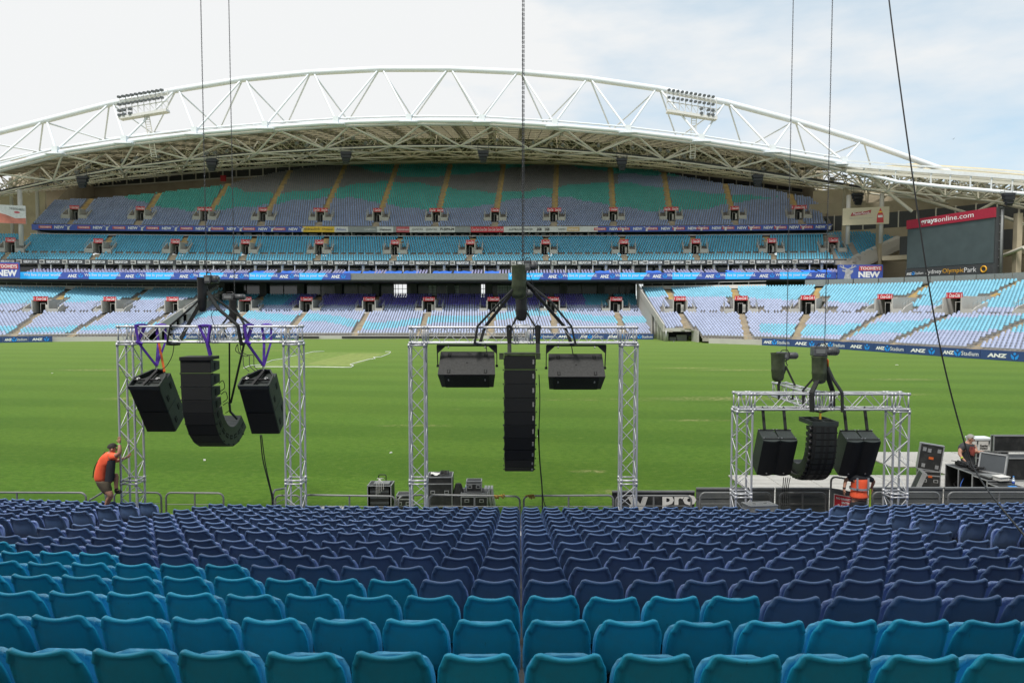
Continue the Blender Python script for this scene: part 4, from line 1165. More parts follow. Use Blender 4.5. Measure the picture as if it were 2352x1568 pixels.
# inner and outer chords that run along the frame, catwalk with rails
for Yc, dz, r, m_ in ((125.5, -.1, .2, M_steelw),):
    for i in range(NI): tube('edge_chord', (x_at(i), Yc, ztop(x_at(i), Yc)+dz), (x_at(i+1), Yc, ztop(x_at(i+1), Yc)+dz), r, m_, roof, 8)
cat = thing('catwalk', (XM, 141, 36), 'dark service catwalk slung under the far roof along its whole length', 'catwalk')
m = MB(); mr_ = MB()
for i in range(NX*2):
    x0, x1 = XW0+i*DX/2, XW0+(i+1)*DX/2; z = lambda x: zlow(x, 141)-.1+.9
    m.bar((x0, 141, z(x0)), (x1, 141, z(x1)), 1.3, .35); mr_.bar((x0, 140.3, z(x0)+1.2), (x1, 140.3, z(x1)+1.2), .08)
    mr_.bar((x0, 140.3, z(x0)), (x0, 140.3, z(x0)+1.2), .07); mr_.bar((x0, 141.6, z(x0)), (x0, 141.6, ztop(x0, 141)), .07); mr_.bar((x0, 140.3, z(x0)+.6), (x1, 140.3, z(x1)+.6), .05)
m.build('deck', M_darkgrey, cat); mr_.build('railing', M_steel, cat)
# lamps hung along the catwalk
m = MB(); rr = random.Random(9)
for i in range(70):
    x = -95+i*2.35+rr.uniform(-.6, .6)
    if rr.random() < .35: continue
    z = zlow(x, 139.5)+rr.uniform(1.5, 2.6); m.cyl((x, 139.6, z), (x, 139.0, z-.25), .32, 8); m.box((x, 139.9, z+.1), (.45, .4, .5))
o = m.build('catwalk_lamps', M_grey, cat); o['kind'] = 'stuff'

# rear glazed strip under the roof at both sides
for tnm, X0, X1, lab in (('clerestory', -119, -48, 'strip of dark windows between pale posts under the left end of the roof'), ('clerestory', 24, 78, 'strip of dark windows between pale posts under the right end of the roof')):
    t = thing(tnm, ((X0+X1)/2, YU+Tu-1, 30), lab, 'windows', 'window strips under the roof')
    n = int((X1-X0)/3.3)
    f = bow(YU+.3+Tu-.8)
    for k in range(n):
        xa, xb = X0+k*(X1-X0)/n, X0+(k+1)*(X1-X0)/n
        def zz(x, d): return zrear_lo(x)-.1-d
        m = MB(); m.face([(xa+.15, f(xa), zz(xa, .9)), (xb-.15, f(xb), zz(xb, .9)), (xb-.15, f(xb), zz(xb, -3)), (xa+.15, f(xa), zz(xa, -3))]); m.build('pane', M_glass2 if False else M_darkgrey, t)
        m = MB(); m.bar((xa, f(xa)-.1, zz(xa, 1.2)), (xa, f(xa)-.1, zz(xa, -3.5)), .25); m.build('post', M_steelw, t)
    m = MB()
    for k in range(n):
        xa, xb = X0+k*(X1-X0)/n, X0+(k+1)*(X1-X0)/n; m.bar((xa, f(xa)-.1, zz(xa, 1.1)), (xb, f(xb)-.1, zz(xb, 1.1)), .3)
    m.build('sill', M_steelw, t)

# hanging speaker clusters and floodlight banks
def cluster_mesh():
    m = MB()
    for k, (z, w, h, ry) in enumerate(((0, 3.2, .95, 0), (-1.0, 3.0, .9, .15), (-1.9, 2.4, .8, .35), (-2.7, 1.8, .9, .6))):
        m.box((0, 0, 0), (w, 1.5-.1*k, h), Matrix.Translation((0, -.1*k, z)) @ Matrix.Rotation(ry, 4, 'X'))
    return m.mesh('cabinets', M_clu, .06)
M_clu = mat('cluster_black', (0.02, 0.022, 0.028), .5)
CL = cluster_mesh(); m = MB()
for sx_ in (-1.7, 1.7):
    for sy_ in (-.8, .8): m.cyl((sx_, sy_, -.3), (sx_, sy_, 2.6), .05, 5)
m.bar((-1.7, -.8, 1.0), (1.7, -.8, 1.0), .08); m.bar((-1.7, .8, 1.0), (1.7, .8, 1.0), .08); m.bar((-1.7, -.8, .3), (1.7, -.8, .3), .08); m.bar((-1.7, -.8, 1.0), (-1.7, .8, 1.0), .08); m.bar((1.7, -.8, 1.0), (1.7, .8, 1.0), .08)
CG = m.mesh('cage', M_darkgrey)
for i, (x, y) in enumerate([(190, 408), (487, 369), (795, 352), (1110, 350), (1428, 367), (1740, 405), (1970, 447), (2316, 447)]):
    p = at(x, y, 131.0 if i < 7 else 104)
    t = thing('speaker_cluster', p, 'black loudspeaker cluster hanging from the far roof, %s from the left' % ordn(i), 'loudspeaker', 'speaker clusters under the far roof')
    s_ = 1.0 if i < 7 else .85
    Mm = Matrix.Translation(p) @ Matrix.Scale(s_*.60, 4)
    obj('cabinets', CL, t, Mm); obj('cage', CG, t, Mm)
m = MB(); m.cyl((0, 0, 0), (0, -.5, -.12), .26, 10); m.box((0, .15, .05), (.36, .3, .36)); FLm = m.mesh('lamp', mat('lamp_grey', (.14, .15, .16), .4))
def flood(xa, ya, xb, yb, label, left):
    A = at(xa, ya, 127); B = at(xb, yb, 127); u = (B-A); Ln = u.length; u.normalize()
    t = thing('floodlight_bank', (A+B)/2, label, 'floodlights', 'floodlight banks on the arch')
    up = Vector((0, 0, 1))
    m = MB()
    for h in (0, -1.5, -3.0): m.bar(A+up*h, B+up*h, .14)
    for k in range(9):
        p = A+u*Ln*k/8; m.bar(p+up*.6, p-up*3.0, .1)
        if k < 8: m.bar(p-up*1.5, A+u*Ln*(k+1)/8-up*3.0, .07)
    m.build('frame', M_offwhite, t)
    m = MB(); m.bar(A-up*3.3, B-up*3.3, 1.5, .45); m.build('platform', M_offwhite, t)
    n = 11
    for row_, z in ((0, .45), (1, -.9)):
        for k in range(n):
            p = A+u*Ln*(k+.3)/n*.97+up*z+Vector((0, -.4, 0)); obj('lamp', FLm, t, Matrix.Translation(p) @ Matrix.Scale(1.0, 4))
    ends = (0, 1, 2.5) if left else (n-1, n-2, n-3.6)
    for k in ends:
        for z in (-2.0, -2.8): obj('lamp', FLm, t, Matrix.Translation(A+u*Ln*(k+.3)/n*.97+up*z+Vector((0, -.4, 0))) @ Matrix.Scale(1.05, 4))
    # caged ladder down to the roof
    c = A+u*Ln*.55-up*3.4; d = Vector((1.2 if left else -.2, 0, -7.6)); m = MB()
    for s_ in (-.45, .45): m.bar(c+Vector((s_, 0, 0)), c+d+Vector((s_, 0, 0)), .12)
    for k in range(19): q = c+d*k/18; m.bar(q-Vector((.45, 0, 0)), q+Vector((.45, 0, 0)), .09)
    m.build('ladder', M_steelw, t)
flood(275, 231, 385, 213, 'bank of floodlights on the left shoulder of the white arch', True)
flood(1532, 214, 1646, 232, 'bank of floodlights on the right shoulder of the white arch', False)

# ------------------------------------------------------------------ right end: end roof, concrete, boards
endr = thing('end_roof', (75, 115, 25), 'sloping end roof with a white ladder beam over the big screen on the right', 'roof')
E0 = [at(x, y, Y) for x, y, Y in ((1946, 379, 124), (2064, 388, 118), (2160, 395, 113), (2260, 402, 108), (2352, 409, 104), (2460, 418, 99), (2620, 432, 92))]
E1 = [at(x, y, Y) for x, y, Y in ((1959, 393, 124), (2064, 418, 118), (2160, 428, 113), (2260, 437, 108), (2352, 445, 104), (2460, 455, 99), (2620, 470, 92))]
m = MB()
for a, b in zip(E0, E0[1:]): m.bar(a, b, .5, .6); m.bar(a+Vector((0, 0, .75)), b+Vector((0, 0, .75)), .3, .25)
m.build('top_beam', M_white, endr)
for a, b in zip(E1, E1[1:]): tube('lower_chord', a, b, .3, M_white, endr, 10)
xs0 = [p.x for p in E0]
def On(P, x): return Vector((x, float(np.interp(x, [p.x for p in P], [p.y for p in P])), float(np.interp(x, [p.x for p in P], [p.z for p in P]))))
for k in range(13):
    x = 62.3+k*1.75; 
    if x > 84: break
    tube('vertical', On(E0, x), On(E1, x), .14, M_white, endr, 8)
# deck behind the beam sloping up and away
ms = MB(); mo = MB(); mb = MB(); K = 16; xs = np.linspace(E0[0].x, E0[-1].x, K+1)
def Eb(x, t):
    p = On(E0, x); d = Vector((.72, .69, 0)); return p+d*(t*38)+Vector((0, 0, -.7+t*6.5 - (0 if x < 70 else (x-70)*.05*t)))
for k in range(K):
    for j in range(14):
        t0_, t1_ = j/14, (j+1)/14
        P = [Eb(xs[k], t0_), Eb(xs[k+1], t0_), Eb(xs[k+1], t1_), Eb(xs[k], t1_)]
        (ms if (j % 4 != 3 and j < 9) else mo).face(P)
        mb.bar(P[0]-Vector((0, 0, .25)), P[1]-Vector((0, 0, .25)), .15, .4)
for k in range(0, K+1):
    mb.bar(Eb(xs[k], 0)-Vector((0, 0, .45)), Eb(xs[k], 1)-Vector((0, 0, .45)), .3 if k % 2 == 0 else .15, .7 if k % 2 == 0 else .4)
ms.build('translucent_sheets', M_trans, endr)['kind'] = 'stuff'; mo.build('opaque_deck', M_deckop, endr); mb.build('rafters', M_steelw, endr)['kind'] = 'stuff'
cntE = 0
for k in range(0, K, 2):
    for j in range(4):
        lo = Eb(xs[k]+.8, (j+.5)/4)-Vector((0, 0, 3.6))
        for a, b in ((0, 0), (2, 0), (0, 1), (2, 1)): tube('roof_brace', lo, Eb(xs[min(K, k+a)], (j+b)/4)-Vector((0, 0, .5)), .15, M_steelw, endr, 6)
        if j < 3: tube('roof_brace', lo, Eb(xs[k]+.8, (j+1.5)/4)-Vector((0, 0, 3.6)), .15, M_steelw, endr, 6)
        if k+2 < K: tube('roof_brace', lo, Eb(xs[k+2]+.8, (j+.5)/4)-Vector((0, 0, 3.6)), .15, M_steelw, endr, 6)
# raking tubes that come down beside the screen
for a, b, Ya, Yb, r in (((2000, 410), (2095, 486), 128, 124, .28), ((2095, 418), (2170, 463), 126, 121, .25), ((1990, 420), (2230, 492), 132, 122, .26), ((2060, 420), (2352, 478), 128, 118, .3), ((2352, 515), (2275, 487), 106, 112, .25), ((2352, 568), (2276, 598), 104, 110, .28), ((2120, 420), (2352, 462), 124, 116, .25), ((2230, 494), (2330, 440), 116, 112, .25)):
    tube('raking_tube', at(a[0], a[1], Ya), at(b[0], b[1], Yb), r, M_steelw, endr, 8)

endb = thing('end_building', (82, 118, 10), 'weathered concrete end building behind the big screen and the corner seats', 'building')
# concourse wall panels above the corner seats (glazed parapet)
M_par = mat('parapet_glass', (.22, .25, .25), .25, var=.1)
Qp = np.arange(18, pr.len+.01, 1.6); zt_ = Zr0+Sr*Tr
for a, b in zip(Qp, Qp[1:]):
    p, q = pr.at(a, Tr+.6), pr.at(b, Tr+.6); hgt = 1.15
    m = MB(); u = Vector((q[0]-p[0], q[1]-p[1], 0)); 
    m.bar(Vector((p[0], p[1], zt_+hgt/2+.15))+u*.02, Vector((q[0], q[1], zt_+hgt/2+.15))-u*.02, .12, hgt); m.build('parapet_panel', M_par, endb)

# concrete wall faces behind
def vwall(name, a, b, z0, z1, mat_, parent, th=.4):
    m = MB(); m.bar((a[0], a[1], (z0+z1)/2), (b[0], b[1], (z0+z1)/2), th, z1-z0); return m.build(name, mat_, parent)
WQ = [(62.5, 146), (72, 141), (82, 133), (90, 122), (95, 108), (99, 92), (103, 76)]
for k, (a, b) in enumerate(zip(WQ, WQ[1:])):
    vwall('concrete_wall', a, b, 0, 21.5, M_conc2, endb)
    vwall('concrete_wall', (a[0]+1, a[1]+1), (b[0]+1, b[1]+1), 24.6, 27.5-k*.5, M_conc2, endb)
    n = 4
    for i in range(n):
        pa = Vector((lerp(a[0], b[0], i/n), lerp(a[1], b[1], i/n), 0)); pb = Vector((lerp(a[0], b[0], (i+1)/n), lerp(a[1], b[1], (i+1)/n), 0))
        vwall('pane', pa.lerp(pb, .04), pa.lerp(pb, .96), 21.5, 24.6, M_darkgrey, endb, .15); vwall('post', pa.lerp(pb, -.03), pa.lerp(pb, .03), 21.5, 24.8, M_steelw, endb, .5)
for a, b, w_, z0, z1 in (((66, 137), (66.6, 137), 1.2, 9, 30), ((71, 133.5), (71.6, 133.5), 1.2, 9, 24), ((77.6, 106), (78.4, 106), .9, 8, 20), ((80.5, 101), (81.3, 101), .9, 8, 22)):
    vwall('pier', a, b, z0, z1, M_conc2, endb, w_)
vwall('concrete_wall', (66, 151), (90, 140), 9, 31.0, M_conc2, endb)
vwall('floor_slab', (70, 128), (92, 104), 14.2, 15.0, M_conc2, endb, 5.0)
vwall('recess_shade', (74, 131), (86, 118), 15.0, 19.0, M_darkgrey, endb, .3)  # flat dark slab painted in for the shade of a recess
m = MB(); P = [(60, 128), (75, 120), (82, 104), (88, 90), (95, 70), (112, 74), (100, 112), (78, 142), (62, 147)]
m.face([(x, y, zt_+.2) for x, y in P]); m.build('concourse_floor', M_conc, endb)

def boardq(pts, Y0, Y1, th=.3):     # frame of a flat board from its left and right edges
    (xl, yt, yb), (xr, yt2, yb2) = pts
    TL, BL = at(xl, yt, Y0), at(xl, yb, Y0); TR, BR = at(xr, yt2, Y1), at(xr, yb2, Y1)
    h = ((TL-BL).length+(TR-BR).length)/2; c = (TL+BL+TR+BR)/4
    r = Vector((TR.x-TL.x, TR.y-TL.y, 0)); w = r.length
    return frame_at(c, r), w, h
# big screen
F, w, h = boardq(((2083, 503, 636), (2285, 480, 634)), 121, 105)
scr = thing('big_screen', F @ Vector((0, 0, -.5)), 'large blank grey video screen with red banner on top and dark name strip below', 'video screen')
panel('housing', F @ Matrix.Translation((0, 0, -.1)), w, h, 1.6, M_darkgrey, scr)
hb = h*.150; pt_ = panel('top_banner', F @ Matrix.Translation((0, h/2-hb/2, .25)), w, hb, .35, mat('banner_crimson', (0.36, 0.018, 0.045), .5, var=.08), scr)
Fb = F @ Matrix.Translation((0, h/2-hb/2, .27))
text('grays', Fb @ Matrix.Translation((-w*.215, -.08, 0)), w*.2, hb*.56, M_txt, pt_, bold=.03); text('online.com', Fb @ Matrix.Translation((w*.09, .1, 0)), w*.40, hb*.52, M_txt, pt_)
M_led = mat('blank_led_screen', (0.075, 0.10, 0.105), .35, var=.12, scale=.5, spec=.5)
hs = h*.675; panel('screen', F @ Matrix.Translation((0, h/2-hb-hs/2-.02, .1)), w*.985, hs, .15, M_led, scr)
hn = h*.165; pn = panel('name_strip', F @ Matrix.Translation((0, -h/2+hn/2, .2)), w, hn, .3, M_darkgrey, scr)
Fn = F @ Matrix.Translation((0, -h/2+hn/2, .22))
text('ANZ', Fn @ Matrix.Translation((-w*.45, -.05, 0)), w*.07, hn*.26, M_txt, pn, bold=.04, shear=.1); lotus(Fn @ Matrix.Translation((-w*.395, 0, .02)), .75, pn); text('Stadium', Fn @ Matrix.Translation((-w*.325, 0, 0)), w*.11, hn*.28, M_txt, pn)
M_gold = mat('gold_lettering', (0.8, 0.42, 0.03), .5)
text('Sydney', Fn @ Matrix.Translation((-w*.145, 0, 0)), w*.19, hn*.56, M_txt, pn); text('Olympic', Fn @ Matrix.Translation((w*.08, 0, 0)), w*.24, hn*.56, M_gold, pn); text('Park', Fn @ Matrix.Translation((w*.27, .05, 0)), w*.13, hn*.46, M_txt, pn)
m = MB(); rO = hn*.27; m.sweep([(w*.41+rO*math.cos(a), rO*math.sin(a), .02) for a in np.linspace(0, 2*PI, 21)[:-1]], .11, 6, closed=True); m.build('ring_logo', M_gold, pn, Fn)
for sx_ in (-.5, .5):
    m = MB()
    for z in (-.5, .5): m.cyl((sx_*w+z*.8*math.copysign(1, sx_), -h/2-1.2, -.8), (sx_*w+z*.8*math.copysign(1, sx_), h/2-.4, -.8), .18, 6)
    for k in range(9): m.bar((sx_*w-.4, -h/2+k*h/8, -.8), (sx_*w+.4, -h/2+k*h/8, -.8), .12)
    m.build('support_tower', M_grey, scr, F)
# condiment board
F, w, h = boardq(((1935.5, 480, 519), (2042.5, 473, 512.5)), 128.5, 126)
t = thing('advertising_board', F @ Vector((0, -h/2, 0)), 'cream board with a dark red food logo and a red sauce bottle, on two posts', 'advertising board', 'advertising boards')
pp = panel('panel', F, w, h, .3, mat('cream_board', (0.50, 0.45, 0.32), .5, var=.04), t)
C90 = Matrix(((1, 0, 0, 0), (0, 0, 1, 0), (0, -1, 0, 0), (0, 0, 0, 1)))
m = MB(); m.prism([(-.33*w, .02*h), (-.30*w, .22*h), (-.18*w, .24*h), (.0, .27*h), (.12*w, .36*h), (.10*w, .16*h), (.04*w, .10*h), (-.14*w, .06*h)], 0, -.03, F @ C90); m.build('logo_plate', mat('logo_maroon', (0.3, .02, .03), .5), pp, fix=True)
text('MasterFoods', F @ Matrix.Translation((-w*.1, h*.17, 0)) @ Matrix.Rotation(.05, 4, 'Z'), w*.36, h*.15, M_txt, pp, off=.05, shear=.2)
text('Why cook when you can create?', F @ Matrix.Translation((-w*.1, -h*.12, 0)), w*.5, h*.08, M_gr2, pp, shear=.3)
m = MB(); bx_ = .31*w
m.prism([(bx_-.075*w, -.42*h), (bx_+.075*w, -.42*h), (bx_+.065*w, .05*h), (bx_+.04*w, .17*h), (bx_-.04*w, .17*h), (bx_-.065*w, .05*h)], 0, -.04, F @ C90); m.build('sauce_bottle', mat('sauce_red', (.45, .03, .03), .4), pp, fix=True)
m = MB(); m.prism([(bx_-.045*w, .17*h), (bx_+.045*w, .17*h), (bx_+.035*w, .25*h), (bx_-.035*w, .25*h)], 0, -.05, F @ C90); m.build('bottle_collar', M_yel, pp, fix=True)
m = MB(); m.prism([(bx_-.03*w, .25*h), (bx_+.03*w, .25*h), (bx_, .44*h)], 0, -.05, F @ C90); m.build('bottle_tip', M_red, pp, fix=True)
m = MB(); m.box((bx_, -.05*h, .06), (.1*w, .14*h, .02)); m.build('bottle_label', M_bw, pp, F)
for sx_ in (-.37, .35): m = MB(); m.cyl((sx_*w, -h/2-3.5, -.6), (sx_*w, h/2+2.5, -.6), .38, 12); m.build('post', M_conc_pale, t, F)
# brewery boards at balcony height
def brewery(F, w, h, label, stag=True):
    t = thing('advertising_board', F @ Vector((0, -h/2, 0)), label, 'advertising board', 'advertising boards')
    pp = panel('panel', F, w, h, .25, M_blue, t)
    b = MB(); b.box((w*.22, h*.24, .02), (w*.5, h*.32, .04)); b.build('badge', M_toohey_red, pp, F)
    text('TOOHEYS', F @ Matrix.Translation((w*.22, h*.24, 0)), w*.45, h*.22, M_txt, pp, off=.05, bold=.02)
    text('NEW', F @ Matrix.Translation((w*.2, -h*.2, 0)), w*.48, h*.42, M_txt, pp, bold=.05)
    if stag:
        m = MB(); S = lambda pts: [(-.27*w+x*h, y*h) for x, y in pts]
        for poly in ([(-.28, -.5), (.22, -.5), (.16, -.22), (.26, -.1), (.36, .0), (.30, .1), (.12, .14), (.05, .24), (-.12, .24), (-.2, .1), (-.2, -.15)],):
            m.prism(S(poly), 0, -.03, F @ C90)
        for k in (-1, 1):
            m.prism(S([(k*.08-.03, .2), (k*.3-.03, .22), (k*.52-.03, .36), (k*.62-.03, .34), (k*.5-.03, .44), (k*.3-.03, .32), (k*.1-.03, .28)]), 0, -.03, F @ C90)
            m.prism(S([(k*.3-.03, .3), (k*.36-.03, .48), (k*.28-.03, .48), (k*.24-.03, .3)]), 0, -.035, F @ C90)
            m.prism(S([(k*.12-.03, .08), (k*.4-.03, .16), (k*.34-.03, .04), (k*.16-.03, .0)]), 0, -.035, F @ C90)
        m.build('stag_head', mat('stag_grey', (.42, .43, .46), .5, var=.3, scale=2), pp, fix=True)
F, w, h = boardq(((1924, 609, 640.5), (2028, 607, 640)), 127.2, 126.4)
brewery(F, w, h, 'blue brewery board with a grey stag head at the right end of the balcony')
F, w, h = boardq(((-52, 600, 637), (45, 604, 637.5)), 125.2, 127)
brewery(F, w, h, 'blue brewery board cut by the left edge of the view at balcony height')
# rum board, partly outside the frame
F, w, h = boardq(((-60, 466, 510), (59, 474, 514)), 126, 129)
t = thing('advertising_board', F @ Vector((0, -h/2, 0)), 'white board with a red and pink sweep on a post at the left edge', 'advertising board', 'advertising boards')
pp = panel('panel', F, w, h, .3, M_bw, t)
m = MB(); m.prism([(-w/2, -h/2), (w/2, -h/2), (w/2, -.18*h), (.3*w, -.22*h), (.1*w, -.02*h), (-.1*w, .1*h), (-w/2, 0)], 0, -.03, F @ C90); m.build('red_sweep', mat('faded_red', (.5, .17, .12), .5, var=.25, scale=1), pp, fix=True)
text('THE BUNDABERG', F @ Matrix.Translation((w*.33, h*.3, 0)) @ Matrix.Rotation(-.06, 4, 'Z'), w*.3, h*.13, M_black, pp)
m = MB(); m.prism([(.33*w+.06*w*math.cos(a), .12*h+.06*h*math.sin(a)) for a in np.linspace(0, 2*PI, 13)[:-1]], 0, -.03, F @ C90); m.build('oval_emblem', M_dred, pp, fix=True)
m = MB(); m.cyl((w*.38, -h/2-4, -.6), (w*.38, h/2+3, -.6), .4, 12); m.build('post', M_conc_pale, t, F)
# left end concrete behind the middle tier
lw = thing('left_end_wall', (-110, 140, 10), 'shaded concrete wall and deck at the far left behind the middle tier', 'wall')
vwall('concrete_wall', (-118, 150), (-99.2, 146.5), 14, 30, M_conc2, lw)
vwall('concrete_wall', (-130, 128), (-112, 146), 9, 32, M_conc2, lw)
for i, X in enumerate((-112, -106.5, -101)): tube('post', (X, 146.5, 20), (X, 146.5, 33), .35, M_conc_pale, lw, 10)
# fire hose cabinets on the rear wall, small dark speakers under the roof edge
for x, y, lab in ((513, 410, 'small red box on the wall above the left of the upper tier'), (1533, 410, 'small red box on the wall above the right of the upper tier')):
    p = at(x, y, 176.5); o = block('wall_box', p, (1.3, .5, 1.5), M_red); tag(o, lab, 'box', 'red boxes on the upper wall')

# perimeter boards -----------------------------------------------------------------
def perim(plan, s0, s1, off, label_fn, n, h=1.0, z0=.02, phase=0):
    ds = (s1-s0)/n
    for i in range(n):
        a = plan.at(s0+i*ds, off); b = plan.at(s0+(i+1)*ds, off); mid_ = Vector(((a[0]+b[0])/2, (a[1]+b[1])/2, z0+h/2)); r = Vector((b[0]-a[0], b[1]-a[1], 0))
        F = frame_at(mid_, r); t = thing('perimeter_board', (mid_.x, mid_.y, z0), label_fn(i), 'advertising board', 'navy boards round the pitch')
        w = r.length-.04; pp = panel('panel', F, w, h, .12, M_navy, t)
        if (i+phase) % 2 == 0:
            text('ANZ', F @ Matrix.Translation((-w*.29, -.02, 0)), w*.30, h*.42, M_txt, pp, bold=.05, shear=.12); lotus(F @ Matrix.Translation((-w*.055, 0, .02)), h*.85, pp); text('Stadium', F @ Matrix.Translation((w*.25, 0, 0)), w*.42, h*.46, M_txt, pp)
        else:
            text('ANZ', F @ Matrix.Translation((-w*.12, -.02, 0)), w*.45, h*.42, M_txt, pp, bold=.05, shear=.12); lotus(F @ Matrix.Translation((w*.27, 0, .02)), h*.85, pp)
    return
kindw = lambda i, ph=0: 'bank and stadium name' if (i+ph) % 2 == 0 else 'bank name only'
q0 = pr.find(1752, -.9, .5); q1 = pr.len
nR = int((q1-q0)/4.4)
perim(pr, q0, q1, -.9, lambda i: 'navy board with %s, curved right block, %s from its left' % (kindw(i), ordn(i)), nR)
perim(pc, pc.find(1213, -1, .5), pc.find(1512, -1, .5), -.9, lambda i: 'navy board with %s, centre block, %s right of the middle' % (kindw(i), ordn(i)), 5, h=.95)
perim(pc, pc.find(397, -1, .5), pc.find(684, -1, .5), -.9, lambda i: 'navy board with %s, centre block, %s from the left' % (kindw(i), ordn(i)), 5, h=.95)
perim(pl, pl.find(-120, -1, .5), pl.find(120, -1, .5), -.9, lambda i: 'navy board with %s, left block, %s from the left' % (kindw(i), ordn(i)), 4, h=.95)
# ------------------------------------------------------------------ hanging gantries
M_brace = mat('truss_brace', (0.58, 0.59, 0.61), 0.5, metal=0.4, var=0.1, scale=8)
TS = 0.36
def box_truss(name, a, b, u, v, parent, panel_=0.43, phase=0):
    """square truss from a to b; u, v are the section axes"""
    a = Vector(a); b = Vector(b); d = b-a; Ln = d.length; d.normalize(); u = Vector(u)*TS; v = Vector(v)*TS
    C = [Vector((0, 0, 0)), u, u+v, v]
    part = bpy.data.objects.new(name, None); COL.objects.link(part); put(part, Matrix.Translation(a), parent)
    for e, s in ((a, 1), (b, -1)):
        m = MB()
        for q in (0, 1, 2, 3):
            m.cyl(e+d*s*.03+C[q], e+d*s*.03+C[(q+1) % 4], .018, 8)
            m.cyl(e+C[q]-d*s*.01, e+C[q]+d*s*.07, .034, 10)
        m.build('end_frame', M_alu, part)
    n = max(2, int(round(Ln/panel_)))
    if n % 2: n += 1
    for c in C: tube('chord', a+c, b+c, .0255, M_alu, part, 10)
    for q in range(4):
        p, r = C[q], C[(q+1) % 4]
        for k in range(n):
            s0 = a+d*(.06+(Ln-.12)*k/n); s1 = a+d*(.06+(Ln-.12)*(k+1)/n)
            if (k+q+phase) % 2: p0, p1 = s0+p, s1+r
            else: p0, p1 = s0+r, s1+p
            tube('brace', p0, p1, .0105, M_brace, part, 6)
    return part
def gantry(x0, x1, ytop, Y, label, zb=0.03, extra_left=0):
    """x0/x1: display x of the outer front legs"""
    A = at(x0, ytop, Y); B = at(x1, ytop, Y); zt = A.z
    t = thing('truss_gantry', ((A.x+B.x)/2, Y, 0), label, 'gantry', 'aluminium truss gantries')
    ux = Vector((1, 0, 0)); uy = Vector((0, 1, 0)); uz = Vector((0, 0, 1))
    # corner cubes with the beam between them
    box_truss('corner_block', (A.x, Y, zt-TS), (A.x+TS, Y, zt-TS), uz, uy, t, .36)
    box_truss('corner_block', (B.x-TS, Y, zt-TS), (B.x, Y, zt-TS), uz, uy, t, .36, 1)
    xm_ = (A.x+B.x)/2; w2 = .18
    box_truss('beam', (A.x+TS+.02, Y, zt-TS), (xm_-w2, Y, zt-TS), uz, uy, t)
    box_truss('beam_joint', (xm_-w2+.01, Y, zt-TS), (xm_+w2-.01, Y, zt-TS), uz, uy, t, .36)
    box_truss('beam', (xm_+w2, Y, zt-TS), (B.x-TS-.02, Y, zt-TS), uz, uy, t)
    for X in (A.x, B.x-TS):
        z2 = min(1.35, zt*.3)
        box_truss('tower', (X, Y, z2+.01), (X, Y, zt-TS-.03), ux, uy, t, .43)
        box_truss('tower', (X, Y, zb), (X, Y, z2-.01), ux, uy, t, .43)
        m = MB(); m.box((X+TS/2, Y+TS/2, zb-.015), (.6, .6, .02)); m.build('base_plate', M_galv, t)
    return t, A, B, zt
GY = 15.9
gL, LA, LB, LZ = gantry(268, 686, 750, GY, 'left aluminium truss gantry wound with purple slings, beside a climbing worker')
gC, CA, CB, CZ = gantry(939, 1465, 752, GY, 'middle and widest aluminium truss gantry with two wide speakers below its beam')
gR, RA, RB, RZ = gantry(1694, 2090, 905, GY, 'low right hand aluminium truss gantry near the flight cases')
for g, X, z in ((gL, -7.42, LZ), (gC, .05, CZ), (gR, 7.04, RZ)):
    box_truss('rear_boom', (X, GY+TS+.03, z-TS), (X, GY+TS+2.1, z-TS), (1, 0, 0), (0, 0, 1), g)
# hoists ---------------------------------------------------------------------------
M_strap = mat('black_webbing', (0.018, 0.02, 0.019), .8, var=.3, scale=12)
M_purple_s = mat('purple_sling', (0.09, 0.03, 0.36), .75, var=.25, scale=14, bump=.4, bscale=60)
M_bag = mat('dark_green_canvas', (0.045, 0.058, 0.028), .5, var=.4, scale=6, bump=.8, bscale=9)
M_hoist = mat('hoist_paint', (0.09, 0.094, 0.10), .38, var=.5, scale=9, dirt=(.2, .2, .2), dscale=8, damt=.4)
M_chain = mat('chain_steel', (0.10, 0.10, 0.105), .35, metal=.7)
M_cable = mat('black_cable', (0.012, 0.012, 0.013), .5)
M_orange = mat('orange_webbing', (0.6, 0.12, 0.02), .7)
M_yellow = mat('yellow_shackle', (0.5, 0.33, 0.03), .5)
_cm = MB(); 
for k in range(560):
    z = k*.052; pts_ = []
    for a_ in range(8):
        t_ = 2*PI*a_/8; lx, lz = .0105*math.cos(t_), .027*math.sin(t_)+(.010 if math.sin(t_) > 0 else -.010)
        pts_.append((lx, 0, z+lz) if k % 2 else (0, lx, z+lz))
    _cm.sweep(pts_, .0048, 4, closed=True)
CHAIN = _cm.mesh('chain', M_chain)
